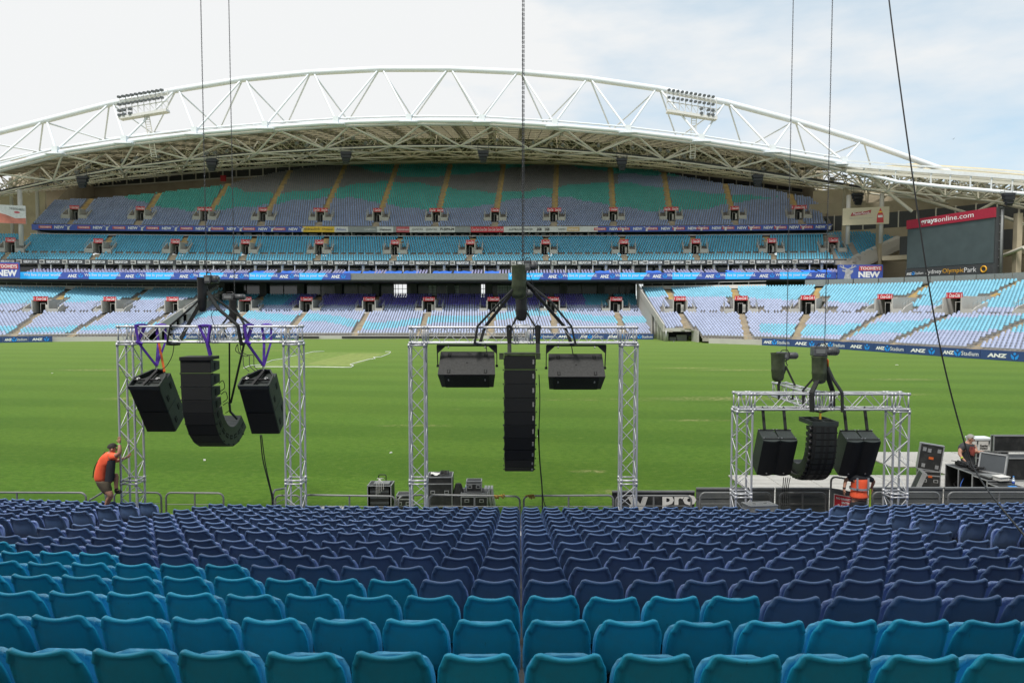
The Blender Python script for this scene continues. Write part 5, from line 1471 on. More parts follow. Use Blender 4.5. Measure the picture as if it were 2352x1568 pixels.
def hoist(xc, ym, Y, bag, motor, label, cyl_motor=True, strands=1, green=True):
    """xc: display x of the chain, ym: display y of the motor middle; bag=(x0,x1,y0,y1), motor=(x0,x1,y0,y1) in display px"""
    c = at(xc, ym, Y); t = thing('chain_hoist', c, label, 'chain hoist', 'chain hoists above the gantries')
    x0, x1, y0, y1 = motor; a = at(x0, (y0+y1)/2, Y); b = at(x1, (y0+y1)/2, Y); hh = (at(x0, y0, Y).z-at(x0, y1, Y).z)/2
    m = MB(); L_ = b.x-a.x
    m.box((a.x+L_*.25, Y, a.z), (L_*.5, hh*1.9, hh*2)); body = m.build('motor_body', M_hoist, t, bevel=.025)
    m = MB(); m.cyl((a.x+L_*.48, Y, a.z), (b.x-.03, Y, a.z), hh*.9, 18); m.cyl((b.x-.035, Y, a.z), (b.x, Y, a.z), hh*.86, 18, r2=hh*.6)
    for k in range(5): m.cyl((a.x+L_*(.55+k*.08), Y, a.z), (a.x+L_*(.565+k*.08), Y, a.z), hh*.97, 18)
    m.build('motor_drum', M_hoist, t)
    m = MB(); m.box((a.x+L_*.25, Y-hh*.97, a.z), (L_*.34, .012, hh*.9)); m.build('rating_plate', M_grey, t)
    m = MB(); m.sweep([(a.x+L_*.12, Y-.02, a.z+hh*.8), (a.x+L_*.2, Y-.05, a.z+hh*1.5), (a.x+L_*.45, Y-.05, a.z+hh*1.6), (a.x+L_*.55, Y-.08, a.z+hh*.6), (a.x+L_*.5, Y-.1, a.z-hh*.9), (a.x+L_*.3, Y-.08, a.z-hh*1.5)], .013, 6); m.build('loop_cable', M_cable, t)
    # chain bag hanging at the side
    x0, x1, y0, y1 = bag; P = at(x0, y0, Y-.05); Q = at(x1, y1, Y-.05); cx, w = (P.x+Q.x)/2, (Q.x-P.x)/2
    m = MB(); n = 22; rings = []
    prof = [(0, 1.02), (.02, 1.06), (.06, 1.0), (.3, .97), (.55, .94), (.62, .99), (.66, .93), (.85, .88), (.95, .74), (1, .4)]
    rr = random.Random(int(xc))
    ph = [rr.uniform(0, 6) for _ in range(4)]
    for f_, s_ in prof:
        z = lerp(P.z, Q.z, f_); ring = []
        for k in range(n):
            th = 2*PI*k/n; wob = 1+.05*math.sin(3*th+ph[0]+f_*2)+.04*math.sin(5*th+ph[1])
            ring.append((cx+w*s_*wob*math.cos(th), Y-.05+.75*w*s_*wob*math.sin(th), z))
        rings.append(ring)
    for r0, r1 in zip(rings, rings[1:]):
        for k in range(n): m.face([r0[k], r0[(k+1) % n], r1[(k+1) % n], r1[k]], 0, True)
    m.face(rings[-1]); m.face([(cx+w*.9*math.cos(2*PI*k/n), Y-.05+.68*w*math.sin(2*PI*k/n), P.z-.05) for k in range(n)])
    me_ = m.mesh('chain_bag', M_bag if green else M_black)
    bm = bmesh.new(); bm.from_mesh(me_); bmesh.ops.remove_doubles(bm, verts=bm.verts, dist=1e-4); bmesh.ops.recalc_face_normals(bm, faces=bm.faces); bm.to_mesh(me_); bm.free()
    obj('chain_bag', me_, t)
    for s_ in range(strands):
        obj('chain', CHAIN, t, Matrix.Translation((c.x+(s_-.5*(strands-1))*.034, Y, a.z+hh*.8)))
    m = MB(); m.sweep([(c.x, Y, a.z-hh), (c.x, Y, a.z-hh-.1), (c.x+.035, Y, a.z-hh-.15), (c.x, Y, a.z-hh-.2), (c.x-.04, Y, a.z-hh-.15)], .014, 6); m.build('hook', M_chain, t)
    return t, Vector((c.x, Y, a.z-hh-.2))
GM = GY+TS/2
h1, k1 = hoist(475, 642, GM, (452, 475, 637, 716), (471, 504, 632, 651), 'upper hoist of the left gantry with a long black chain bag', green=False)
h2, k2 = hoist(539, 682, GM+1.7, (526, 545, 688, 742), (513, 564, 675, 689), 'lower hoist of the left gantry with black bag, behind the beam', green=False)
h3, k3 = hoist(1201.5, 611, GM, (1174, 1209, 609, 687), (1203, 1233, 599, 622), 'upper hoist of the middle gantry with a wide dark green chain bag', strands=2)
h4, k4 = hoist(1200, 674, GM+1.7, (1184, 1211, 672, 737), (1196, 1224, 664, 684), 'lower hoist of the middle gantry, half hidden behind the green bag', green=False)
h5, k5 = hoist(1894, 806, GM, (1865, 1898, 818, 881), (1865, 1926, 795, 817), 'nearer hoist of the right gantry with an orange shackle below')
h6, k6 = hoist(1806, 816, GM+1.7, (1772, 1802, 810, 876), (1785, 1832, 808, 825), 'farther hoist of the right gantry above the rear boom')
def sling(pts, w, label, mat_=M_strap, name='lifting_sling', th=.038):
    m = MB()
    # soften corners
    P = [Vector(p) for p in pts]; Q = [P[0]]
    for a, b in zip(P, P[1:]): Q += [a.lerp(b, .33), a.lerp(b, .66), b]
    m.sweep(Q, .02, 6, flat=(w, th)); o = m.build(name, mat_)
    return tag(o, label, 'sling', 'slings on the gantries')
def wrap(x, Y, zt, w, label, mat_, sag=.12, spread=.06):
    """strap choked round the beam at world x, hanging a little under it"""
    return sling([(x-spread, Y-.04, zt-TS-.03), (x, Y-.05, zt+.035), (x+.01, Y+TS+.05, zt+.035), (x-spread*.3, Y+TS+.05, zt-TS-.03), (x+spread, Y+TS*.5, zt-TS-sag), (x-spread*.5, Y-.05, zt-TS-.04)], w, label, mat_)
lx = lambda x, Y=GY: at(x, 770, Y).x
sling([k1, (lx(440), GY-.03, (k1.z+LZ)/2+.02), (lx(395), GY-.06, LZ+.03), (lx(386), GY-.06, LZ-TS-.04), (lx(395), GY+.3, LZ-TS-.06), (lx(412), GY+TS+.04, LZ), k1], .075, 'black sling from the upper left hoist down to the beam on its left side')
sling([k1, (lx(505), GY-.03, (k1.z+LZ)/2), (lx(549), GY-.06, LZ+.03), (lx(556), GY-.06, LZ-TS-.04), (lx(550), GY+.3, LZ-TS-.06), (lx(566), GY+TS+.04, LZ), k1], .08, 'black sling from the upper left hoist down to the beam on its right side')
sling([k2, (k2.x-.25, GY+1.7, LZ+.02), (k2.x-.2, GY+1.8, LZ-TS), (k2.x+.25, GY+1.8, LZ-TS), (k2.x+.3, GY+1.7, LZ+.02), k2], .05, 'short black sling below the lower left hoist round the rear boom')
sling([k3, (lx(1150), GY-.03, 5.60), (lx(1097), GY-.06, CZ+.03), (lx(1090), GY-.06, CZ-TS-.04), (lx(1100), GY+.3, CZ-TS-.06), (lx(1112), GY+TS+.04, CZ), k3], .07, 'black sling from the middle hoist down to the left part of the beam')
sling([k3, (lx(1265), GY-.03, 5.60), (lx(1312), GY-.06, CZ+.03), (lx(1322), GY-.06, CZ-TS-.04), (lx(1316), GY+.3, CZ-TS-.06), (lx(1300), GY+TS+.04, CZ), k3], .07, 'black sling from the middle hoist down to the right part of the beam')
sling([k4, (k4.x-.25, GY+1.7, CZ+.02), (k4.x-.2, GY+1.8, CZ-TS), (k4.x+.25, GY+1.8, CZ-TS), (k4.x+.3, GY+1.7, CZ+.02), k4], .05, 'short black sling below the lower middle hoist round the rear boom')
for x0_, xb_, yb_, lab in ((-.05, 1844, GY+TS+.03, 'leftmost'), (-.02, 1864, GY-.05, 'second'), (.02, 1912, GY+TS+.03, 'third'), (.05, 1934, GY-.05, 'rightmost')):
    X = at(xb_, 905, yb_).x
    sling([(k5.x+x0_, GM, k5.z), (lerp(k5.x, X, .5), lerp(GM, yb_, .5), lerp(k5.z, RZ, .5)), (X, yb_, RZ+.04), (X+.02, yb_, RZ-TS-.05)], .11, '%s of four black slings under the orange shackle of the right gantry' % lab)
m = MB(); m.sweep([(k5.x-.04, GM-.08, k5.z-.05), (k5.x-.05, GM-.08, k5.z+.1), (k5.x, GM-.08, k5.z+.16), (k5.x+.05, GM-.08, k5.z+.1), (k5.x+.05, GM-.08, k5.z-.05)], .02, 8); o = m.build('shackle', M_orange); tag(o, 'orange shackle between hoist and slings of the right gantry', 'shackle')
sling([k6, (k6.x-.22, GY+1.8, RZ+.02), (k6.x-.2, GY+1.8, RZ-TS), (k6.x+.15, GY+1.8, RZ-TS), (k6.x+.2, GY+1.8, RZ+.02), k6], .06, 'short black sling holding the rear boom of the right gantry')

# speakers ---------------------------------------------------------------------------
M_cab = mat('speaker_cabinet', (0.017, 0.020, 0.019), .55, var=.15, scale=6, bump=.5, bscale=160)
M_cabg = mat('grey_green_cabinet', (0.030, 0.038, 0.036), .5, var=.15, scale=6, bump=.5, bscale=160)
M_grille = mat('speaker_grille', (0.007, 0.008, 0.008), .75, var=.1, bump=.6, bscale=250)
M_rec = mat('handle_recess', (0.004, 0.004, 0.004), .8)
M_shine = mat('bright_steel', (.5, .5, .5), .3, metal=.9)
def RX(p, phi): return Matrix.Translation(p) @ Matrix.Rotation(phi, 4, 'X')
def handle_recess(F, x, y, z, parent, side=1, s=1.0):
    """recessed handle on the side wall of a cabinet (local x = side)"""
    m = MB(); m.box((x, y, z), (.006, .105*s, .15*s)); o = m.build('handle_recess', M_rec, parent, F)
    m = MB(); m.box((x+side*.006, y, z), (.012, .022*s, .16*s)); m.build('handle', M_cabg, parent, F)
def sub_stack(P0, W_, H_, D_, phi, label, n=2, horizontal=False, frame=True):
    F = RX(P0, phi); t = thing('hanging_subwoofers', F @ Vector((W_/2, D_/2, -H_/2)), label, 'loudspeaker', 'loudspeakers hanging from the gantries')
    for k in range(n):
        m = MB(); h = H_/n
        m.box((W_/2, D_/2, -h*(k+.5)), (W_, D_, h-.012)); c = m.build('cabinet', M_cabg, t, F, bevel=.012)
        m = MB(); m.box((W_/2, -.012, -h*(k+.5)), (W_-.03, .03, h-.035)); m.build('grille', M_grille, c, F, bevel=.006)
        for x, s in ((W_+.001, 1), (-.001, -1)):
            for yy in (.28, .72): handle_recess(F, x, D_*yy, -h*(k+.5 + (.22 if yy < .5 else -.22)*.6), c, s)
    if frame:
        m = MB(); o_ = [(0, 0), (W_, 0), (W_, D_*.62), (W_*.8, D_*1.0), (W_*.45, D_*1.0), (0, D_*.5)]
        for (a, b), (c_, d) in zip(o_, o_[1:]+o_[:1]): m.bar((a, b, .05), (c_, d, .05), .035, .11)
        fr = m.build('flying_frame', M_cabg, t, F)
        m = MB(); m.bar((W_*.42, 0, .07), (W_*.62, D_, .09), .06, .05); m.bar((0.02, D_*.42, .07), (W_-.02, D_*.42, .07), .04, .04); m.build('centre_bar', M_black, fr, F)
        for x in (.18, .82):
            m = MB(); m.sweep([(W_*x+.04*math.cos(a), D_*.42+.03*math.sin(a), .11) for a in np.linspace(0, 5.4, 9)], .011, 6); m.build('shackle', M_shine, fr, F)
    return t, F
P1 = at(297, 894, 15.66); s1, F1 = sub_stack(P1, .70, 1.32, .62, math.radians(33), 'pair of black subwoofers with flying frame, left below the left gantry')
P2 = at(549, 893, 15.66); s2, F2 = sub_stack(P2, .69, 1.36, .62, math.radians(31), 'pair of black subwoofers with flying frame, right below the left gantry')
def pur(F, W_, lab, xb):
    tip = F @ Vector((W_*.6, .60, .16))
    m = MB(); m.sweep([tip+Vector((.02*math.cos(a), 0, .05*math.sin(a)+.0)) for a in np.linspace(0, 6.2, 10)], .012, 6); o = m.build('shackle', M_shine); tag(o, 'steel shackle under the purple sling %s' % lab, 'shackle')
    X = tip.x
    sling([tip+Vector((0, 0, .05)), (X-.28, GY-.05, LZ-TS-.02), (X-.34, GY-.06, LZ+.035), (X-.24, GY+.2, LZ+.04), (X-.30, GY-.06, LZ-TS), (X-.2, GY-.05, LZ-TS-.05)], .075, 'purple sling on the front chord %s' % lab, M_purple_s, th=.045)
    sling([tip+Vector((0.01, 0, .05)), (X-.05, GY+TS+.04, LZ-TS-.02), (X-.1, GY+TS+.05, LZ+.03), (X+.12, GY+TS+.05, LZ+.03), (X+.12, GY+TS+.04, LZ-TS), tip+Vector((0.015, 0, .06))], .06, 'purple sling on the rear chord %s' % lab, M_purple_s, th=.045)
pur(F1, .70, 'above the left subwoofers', 350); pur(F2, .69, 'above the right subwoofers', 600)
tipo = F1 @ Vector((.64, .5, .12)); sling([(tipo.x-.25, GY+TS, LZ-TS), tipo], .04, 'thin orange strap beside the purple sling of the left subwoofers', M_orange)

def line_array(P0, W_, h, D_, angs, label, mat_=None, back_frac=.62, txt=False, ears=False):
    mat_ = mat_ or M_cabg
    t = thing('line_array', P0, label, 'loudspeaker', 'loudspeakers hanging from the gantries'); p = Vector(P0)
    for k, a in enumerate(angs):
        phi = math.radians(a); F = RX(p, phi)
        m = MB(); hb = h*back_frac; dd = D_
        o_ = [(0, 0), (dd, -(h-hb)/2), (dd, -(h+hb)/2), (0, -h+.008)]
        V = [Vector((x, y, z)) for x in (0, W_) for y, z in o_]
        m.v = [tuple(v) for v in V]; m.f = [(0, 1, 2, 3), (7, 6, 5, 4), (0, 4, 5, 1), (1, 5, 6, 2), (2, 6, 7, 3), (3, 7, 4, 0)]; m.m = [0]*6; m.sm = [False]*6
        c = m.build('cabinet', mat_, t, F, bevel=.006)
        m = MB(); m.box((W_/2, -.008, -h/2), (W_-.01, .022, h-.012)); m.build('grille', M_grille, c, F, bevel=.005)
        for x, s in ((W_+.001, 1), (-.001, -1)):
            handle_recess(F, x, D_*.45, -h*.5, c, s, s=min(1.0, h/.3))
        for x in (-.02, W_+.02):
            m = MB(); m.cyl((x-.012, .03, -h*.03), (x+.012, .03, -h*.03), .018, 8); m.build('link_pin', M_black, c, F)
        if ears:
            m = MB(); m.cyl((-.07, .06, -h*.5), (0, .06, -h*.5), h*.42, 12); m.build('side_connector', M_black, c, F)
            for q in range(3):
                m = MB(); m.box((W_*(.22+.28*q), -.022, -h*.5), (.05 if q == 1 else .11, .012, h*.8)); m.build('driver_column', M_cab, c, F)
        if txt:
            G = F @ Matrix.Translation((W_*.93, -.022, -h*.45)) @ Matrix.Rotation(PI/2, 4, 'X') @ Matrix.Rotation(PI/2, 4, 'Z'); text('NEXO', G, .10, .035, M_offwhite, c, off=.002)
        if k+1 < len(angs):
            p = F @ Vector((0, 0, -h))
    return t, RX(P0, math.radians(angs[0]))
PL_ = at(414, 826, 15.55); aL, FL = line_array(PL_, .70, .31, .46, [0, 1, 4, 10, 20, 32, 46, 62, 79, 96, 112, 126], 'black line array curling under itself in the middle of the left gantry')
m = MB(); m.box((.35, .2, .03), (.70, .5, .07)); m.build('top_frame', M_black, aL, FL)
PC_ = at(1158, 816, 15.2); aC, FC = line_array(PC_, .70, .319, .46, [0, 1, 3, 6, 10, 16, 24, 34, 46, 60, 76, 92], 'straight hanging column of black array speakers under the middle gantry', M_cab, txt=True)
m = MB(); m.box((.35, .12, .03), (.70, .3, .05)); m.box((-.06, .05, -.02), (.10, .1, .14)); m.box((.76, .05, -.02), (.10, .1, .14)); m.build('top_frame', M_bag, aC, FC)
PR_ = at(1867, 979, 15.6); aR, FR = line_array(PR_, .56, .152, .36, [0, 1, 4, 8, 13, 20, 28, 37, 47, 58, 69, 80, 90, 100, 108], 'black line array of many slim boxes curling back under the right gantry', M_cab, ears=True)
m = MB(); 
for a, b in (((0, 0), (.58, 0)), ((.58, 0), (.58, .74)), ((.58, .74), (0, .74)), ((0, .74), (0, 0)), ((.29, 0), (.29, .74)), ((0, .38), (.58, .38))): m.bar((a[0], a[1], .06), (b[0], b[1], .06), .03, .10)
m.build('grid_frame', M_cabg, aR, FR)
# slings for the arrays
pl_top = FL @ Vector((.52, .35, .08))
sling([pl_top, (pl_top.x-.05, GY-.04, LZ-TS), (pl_top.x-.22, GY-.05, LZ+.03), (pl_top.x+.05, GY-.05, LZ+.03), (pl_top.x-.02, GY-.04, LZ-TS-.03), pl_top+Vector((.03, 0, 0))], .075, 'purple sling in the middle holding the curled line array', M_purple_s, th=.045)
for x, y0_, y1_, lab in ((532, 787, 975, 'left'), (548, 787, 975, 'right')):
    pass
tail = at(545, 962, 16.75)
sling([(at(527, 787, GY+TS).x, GY+TS, LZ-TS), at(527, 925, 16.6)], .035, 'left of two thin straps holding the tail of the curled array')
sling([(at(562, 787, GY+TS).x, GY+TS, LZ-TS), at(530, 925, 16.6)], .035, 'right of two thin straps holding the tail of the curled array')
sling([at(527, 925, 16.6), at(529, 945, 16.65), tail], .045, 'dark bar hook between the thin straps and the tail of the array', M_cabg)
for x, lab in ((1169, 'left'), (1234, 'right')):
    a = at(x, 815, 15.3); sling([a, (at(x, 780, GY).x, GY-.04, CZ-TS-.02), (at(x-3, 760, GY).x, GY-.05, CZ+.03), (at(x+5, 760, GY).x, GY-.05, CZ+.03), (at(x+2, 780, GY).x, GY-.04, CZ-TS-.02), a+Vector((.02, 0, 0))], .07, '%s black sling holding the straight speaker column' % lab)
sling([(FR @ Vector((.3, .3, .12))), (FR @ Vector((.3, .3, .28)))], .04, 'yellow shackle on the grid frame of the slim array', M_yellow)
a = FR @ Vector((.3, .3, .28)); sling([(a.x-.28, GY+.1, RZ-TS), a, (a.x+.32, GY+.1, RZ-TS)], .05, 'black sling in a V above the yellow shackle')
# wide speakers in yokes, middle gantry
def yoke_box(xl, xr, yt, ye, yb, label):
    P = at(xl, ye, 15.75); Q = at(xr, ye, 15.75); Wd = Q.x-P.x; phi = math.radians(50)
    t = thing('yoke_speaker', P+Vector((Wd/2, .2, 0)), label, 'loudspeaker', 'loudspeakers hanging from the gantries')
    # F: local y runs up the large sloping face, z is its outward normal, origin on the lower front edge
    F = Matrix.Translation(P) @ Matrix.Rotation(phi, 4, 'X')
    U, V = .665, .56
    m = MB(); m.v = [(0, 0, 0), (Wd, 0, 0), (Wd-.03, U, 0), (.03, U, 0), (.05, .02, -V), (Wd-.05, .02, -V), (Wd-.08, U-.06, -V), (.08, U-.06, -V)]
    m.f = [(0, 1, 2, 3), (4, 7, 6, 5), (0, 4, 5, 1), (1, 5, 6, 2), (2, 6, 7, 3), (3, 7, 4, 0)]; m.m = [0]*6; m.sm = [False]*6
    c = m.build('cabinet', M_cab2, t, F, bevel=.012)
    m = MB(); m.box((Wd/2, -.006, -V/2), (Wd*.78, .02, V*.86)); m.build('grille', M_grille, c, F, bevel=.005)
    for x in (.19, .83):
        for y in (.14, .84):
            m = MB(); m.box((Wd*x, U*y, .003), (.075, .10, .006)); m.build('handle_recess', M_rec, c, F)
            m = MB(); m.box((Wd*x, U*y, .012), (.03, .11, .014)); m.build('handle', M_cab, c, F)
    m = MB(); m.cyl((Wd*.5, U*.5, 0), (Wd*.5, U*.5, .006), .02, 12); m.build('pole_socket', M_rec, c, F)
    for x in (.18, .82):
        G = F @ Matrix.Translation((Wd*x, -.018, -V*.35)) @ Matrix.Rotation(PI/2, 4, 'X') @ Matrix.Rotation(PI/2, 4, 'Z'); text('NEXO', G, .07, .028, M_offwhite, c, off=.002)
    # yoke
    zt = CZ-TS-.06; piv = F @ Vector((0, U*.55, -V*.3)); m = MB()
    x0, x1 = P.x-.03, P.x+Wd+.03
    m.bar((x0, GY+.05, zt), (x1, GY+.05, zt), .05, .045)
    for x in (x0, x1):
        m.bar((x, GY+.05, zt), (x, piv.y, piv.z-.02), .02, .05); m.cyl((x-.03, piv.y, piv.z), (x+.03, piv.y, piv.z), .03, 10)
    for x, s in ((x0, 1), (x1, -1)): m.prism([(x, zt), (x+s*.22, zt), (x, zt-.20)], GY+.04, GY+.06)
    m.build('yoke', M_black, t, fix=True)
    for x in (.18, .82):
        m = MB(); m.cyl((P.x+Wd*x, GY, zt+.02), (P.x+Wd*x, GY, zt+.10), .012, 6); m.cyl((P.x+Wd*x, GY-.01, zt-.06), (P.x+Wd*x, GY-.01, zt-.02), .016, 6); m.build('clamp', M_shine, t)
    return t
M_cab2 = mat('textured_cabinet', (0.030, 0.031, 0.030), .6, var=.3, scale=20, bump=.7, bscale=120)
yoke_box(1005, 1137.5, 807, 860, 895, 'wide black speaker in a yoke, left of the straight speaker column')
yoke_box(1259, 1391, 810, 865, 898, 'wide black speaker in a yoke, right of the straight speaker column')
# pairs of speakers under the right gantry
def twin(P0, W_, H_, D_, phi, label, which):
    F = RX(P0, phi); t = thing('twin_speaker', F @ Vector((W_/2, D_/2, -H_/2)), label, 'loudspeaker', 'loudspeakers hanging from the gantries')
    for k in range(2):
        w = W_/2; m = MB(); x0 = k*w+.004; x1 = (k+1)*w-.004; n = 7
        # bowed front
        fr = [(lerp(x0, x1, i/n), -.05*math.sin(PI*i/n)) for i in range(n+1)]; ol = fr+[(x1-.02, D_), (x0+.02, D_)]
        N = len(ol)
        m.v = [(x, y, 0) for x, y in ol]+[(x, y, -H_) for x, y in ol]
        m.f = [tuple(range(N)), tuple(range(2*N-1, N-1, -1))]+[(i, (i+1) % N, N+(i+1) % N, N+i) for i in range(N)]; m.m = [0]*len(m.f); m.sm = [False]*len(m.f)
        c = m.build('cabinet', M_cabg, t, F, bevel=.01, fix=True)
        g = MB(); fr2 = [(x, y-.012) for x, y in fr]; g.v = [(x, y, -.03) for x, y in fr2]+[(x, y, -H_+.015) for x, y in fr2]
        g.f = [(i, i+1, n+2+i, n+1+i) for i in range(n)]; g.m = [0]*n; g.sm = [True]*n; g.build('grille', M_grille, c, F)
        m = MB(); m.cyl((x0+w*.5, -.072, -H_+.09), (x0+w*.5, -.062, -H_+.09), .018, 10); m.build('badge', M_shine, c, F)
    for yy in (.06, D_-.05):
        m = MB(); m.box((W_/2, yy, .012), (W_*.96, .035, .016)); b = m.build('rigging_rail', M_cab, t, F)
        for x in (.04, .46, .56, .96): m = MB(); m.cyl((W_*x, yy, .018), (W_*x, yy, .034), .013, 8); m.build('bolt', M_shine, b, F)
    for i, x in enumerate((.2, .82)):
        p = F @ Vector((W_*x, D_-.05, .03)); sling([p, (p.x, GY+.2, RZ-TS-.0), (p.x+.02, GY+.2, RZ-TS+.02)], .06, '%s black strap of the %s twin speakers under the right gantry' % ('left' if i == 0 else 'right', which))
    return t
twin(at(1753, 1011, 15.6), .80, .98, .46, math.radians(24), 'left pair of black speakers under the right gantry', 'left')
twin(at(1945.5, 1012.5, 15.6), .79, .98, .46, math.radians(24), 'right pair of black speakers under the right gantry, hiding a worker', 'right')
m = MB(); m.bar((at(1745, 945, GY).x, GY+.2, RZ-TS-.04), (at(1815, 945, GY).x, GY+.2, RZ-TS-.04), .04); m.bar((at(1938, 945, GY).x, GY+.2, RZ-TS-.04), (at(2008, 945, GY).x, GY+.2, RZ-TS-.04), .04); m.build('spreader', M_black, gR)
# cables ---------------------------------------------------------------------------
def smooth(P, n=8):
    P = [Vector(p) for p in P]; out = []
    for i in range(len(P)-1):
        p0, p1, p2, p3 = P[max(0, i-1)], P[i], P[i+1], P[min(len(P)-1, i+2)]
        for k in range(n):
            t = k/n; out.append(.5*((2*p1)+(p2-p0)*t+(2*p0-5*p1+4*p2-p3)*t*t+(3*p1-p0-3*p2+p3)*t*t*t))
    return out+[P[-1]]
def cable(pts, r, label, mat_=M_cable, name='cable'):
    m = MB(); m.sweep(smooth(pts), r, 7); o = m.build(name, mat_); return tag(o, label, 'cable', 'black cables on the rigs')
cable([at(1978, -1500, 16.5), at(2000, -700, 15.2), at(2026, -200, 14.3), at(2042, 0, 14.0), at(2094, 390, 13.2), at(2150, 750, 12.6), at(2212, 1005, 12.2), at(2252, 1100, 11.6), at(2352, 1228, 9.0), at(2440, 1320, 7.6)], .014, 'long black cable slanting down across the right side in front of the screen')
cable([at(598, 998, 16.0), at(603, 1050, 16.05), at(612, 1090, 16.1), at(624, 1140, 16.2), at(625, 1175, 16.2)], .014, 'black cable hanging from the right subwoofers of the left gantry')
cable([at(601, 998, 16.0), at(608, 1055, 16.05), at(617, 1100, 16.1), at(628, 1145, 16.2)], .012, 'second black cable beside it below the right subwoofers of the left gantry')
cable([at(1236, 985, 15.7), at(1240, 1060, 15.9), at(1245, 1120, 16.1), at(1246, 1175, 16.2)], .016, 'black cable hanging from the straight speaker column to the ground')
cable([at(1238, 860, 15.5), at(1240, 920, 15.5), at(1238, 1000, 15.7), at(1242, 1090, 16), at(1249, 1150, 16.3), at(1258, 1170, 16.3)], .011, 'thin black cable along the right edge of the straight speaker column')
cable([at(400, 788, GY), at(396, 815, GY), at(384, 838, GY-.05), at(372, 848, GY-.1)], .009, 'thin cable drooping from the left beam to the left subwoofers')
for i, (a, b, c, d) in enumerate([(546, 556, 560, 566), (552, 562, 575, 590), (545, 550, 570, 580)]):
    cable([at(a, 790, GY), at(b-8, 806, GY), at(c-6, 812+i*3, GY), at(d-8, 816, GY), at(d-6, 840, GY-.1), at(d+6, 852, GY-.2)], .009, '%s of three thin cables looping under the right end of the left beam' % ordn(i))
for i, yy in enumerate((880, 905, 930)):
    cable([at(503+i*5, yy, 16.0), at(512+i*6, yy-6, 15.9), at(516+i*6, yy+10, 15.95), at(506+i*6, yy+18, 16.05)], .009, 'small cable loop behind the curled array, %s from the top' % ordn(i))
cable([at(1115, 790, GY), at(1117, 800, GY+.05), at(1118, 808, GY)], .012, 'short cable from the beam to the left yoke speaker')
cable([at(1312, 790, GY), at(1314, 802, GY), at(1316, 812, GY)], .012, 'short cable from the beam to the right yoke speaker')
for i in range(4):
    cable([at(1800+i*5, 1096, 16.4), at(1798+i*4, 1125, 16.6), at(1797+i*5, 1160, 16.8)], .010, 'cable dropping from the tail of the slim array to the floor, %s from the left' % ordn(i))
cable([at(1215, 625, GM-.1), at(1232, 680, GM-.1), at(1240, 720, GM-.1), at(1226, 752, GM-.1)], .008, 'thin cable loop beside the right sling of the middle gantry')
cable([at(500, 655, GM-.1), at(502, 700, GM-.1), at(486, 722, GM-.1), at(492, 748, GM-.1)], .008, 'thin cable loop below the upper left hoist')
# ------------------------------------------------------------------ lighter square on the pitch with its rope
M_sq = mat('dry_mown_square', (0.15, 0.225, 0.038), .9, var=.25, scale=1.6, bump=.5, bscale=12, dirt=(.07, .13, .02), dscale=.9, damt=.7)
M_sq2 = mat('straw_strip', (0.20, 0.255, 0.06), .9, var=.2, scale=1.5, dirt=(.12, .19, .03), dscale=2, damt=.5)
def ground_poly(name, pts, z, m_, **kw):
    m = MB(); m.face([Vector((*atz(x, y, z).xy, z)) for x, y in pts]); o = m.build(name, m_); return tag(o, **kw)
ground_poly('square_turf', [(588, 841), (690, 810), (745, 808.5), (905, 808.5), (800, 843)], .004, M_sq, kind='structure')
ground_poly('straw_strip', [(700, 836), (800, 812), (880, 812), (800, 840)], .008, M_sq2, kind='structure')
M_rope = mat('white_rope', (.75, .75, .72), .7)
def rope(pts, label):
    m = MB(); m.sweep([Vector((*atz(x, y, 0).xy, .03)) for x, y in pts], .038, 5); o = m.build('boundary_rope', M_rope); tag(o, label, 'rope', 'white ropes round the dry square')
rope([(560, 846), (575, 840), (600, 838), (625, 828), (650, 824), (672, 818), (690, 815), (720, 808), (745, 807)], 'white rope running up the left side of the dry square')
rope([(585, 843), (650, 843), (720, 843), (790, 844), (806, 844), (812, 840), (804, 838), (812, 835), (850, 825), (862, 824), (858, 821), (875, 820), (895, 812), (897, 808), (885, 808)], 'white rope along the near and right side of the dry square')
for i, (x, y, s) in enumerate(((1236, 1002, .08), (898, 1040, .1), (470, 1057, .12), (120, 857, .12), (1930, 1037, .08), (2060, 838, .25))):
    p = atz(x, y, 0); m = MB(); m.box((0, 0, .015), (s, s*.6, .03)); m.box((s*.3, .02, .03), (s*.5, s*.3, .02)); o = m.build('litter_scrap', M_offwhite, None, Matrix.Translation(p) @ Matrix.Rotation(i, 4, 'Z')); tag(o, 'scrap of white litter on the grass, %s' % ('below the middle gantry', 'right of the left gantry', 'near the left gantry subwoofers', 'on the far left of the pitch', 'right of the middle gantry', 'on the far right by the boards')[i], 'litter', 'white scraps on the grass')

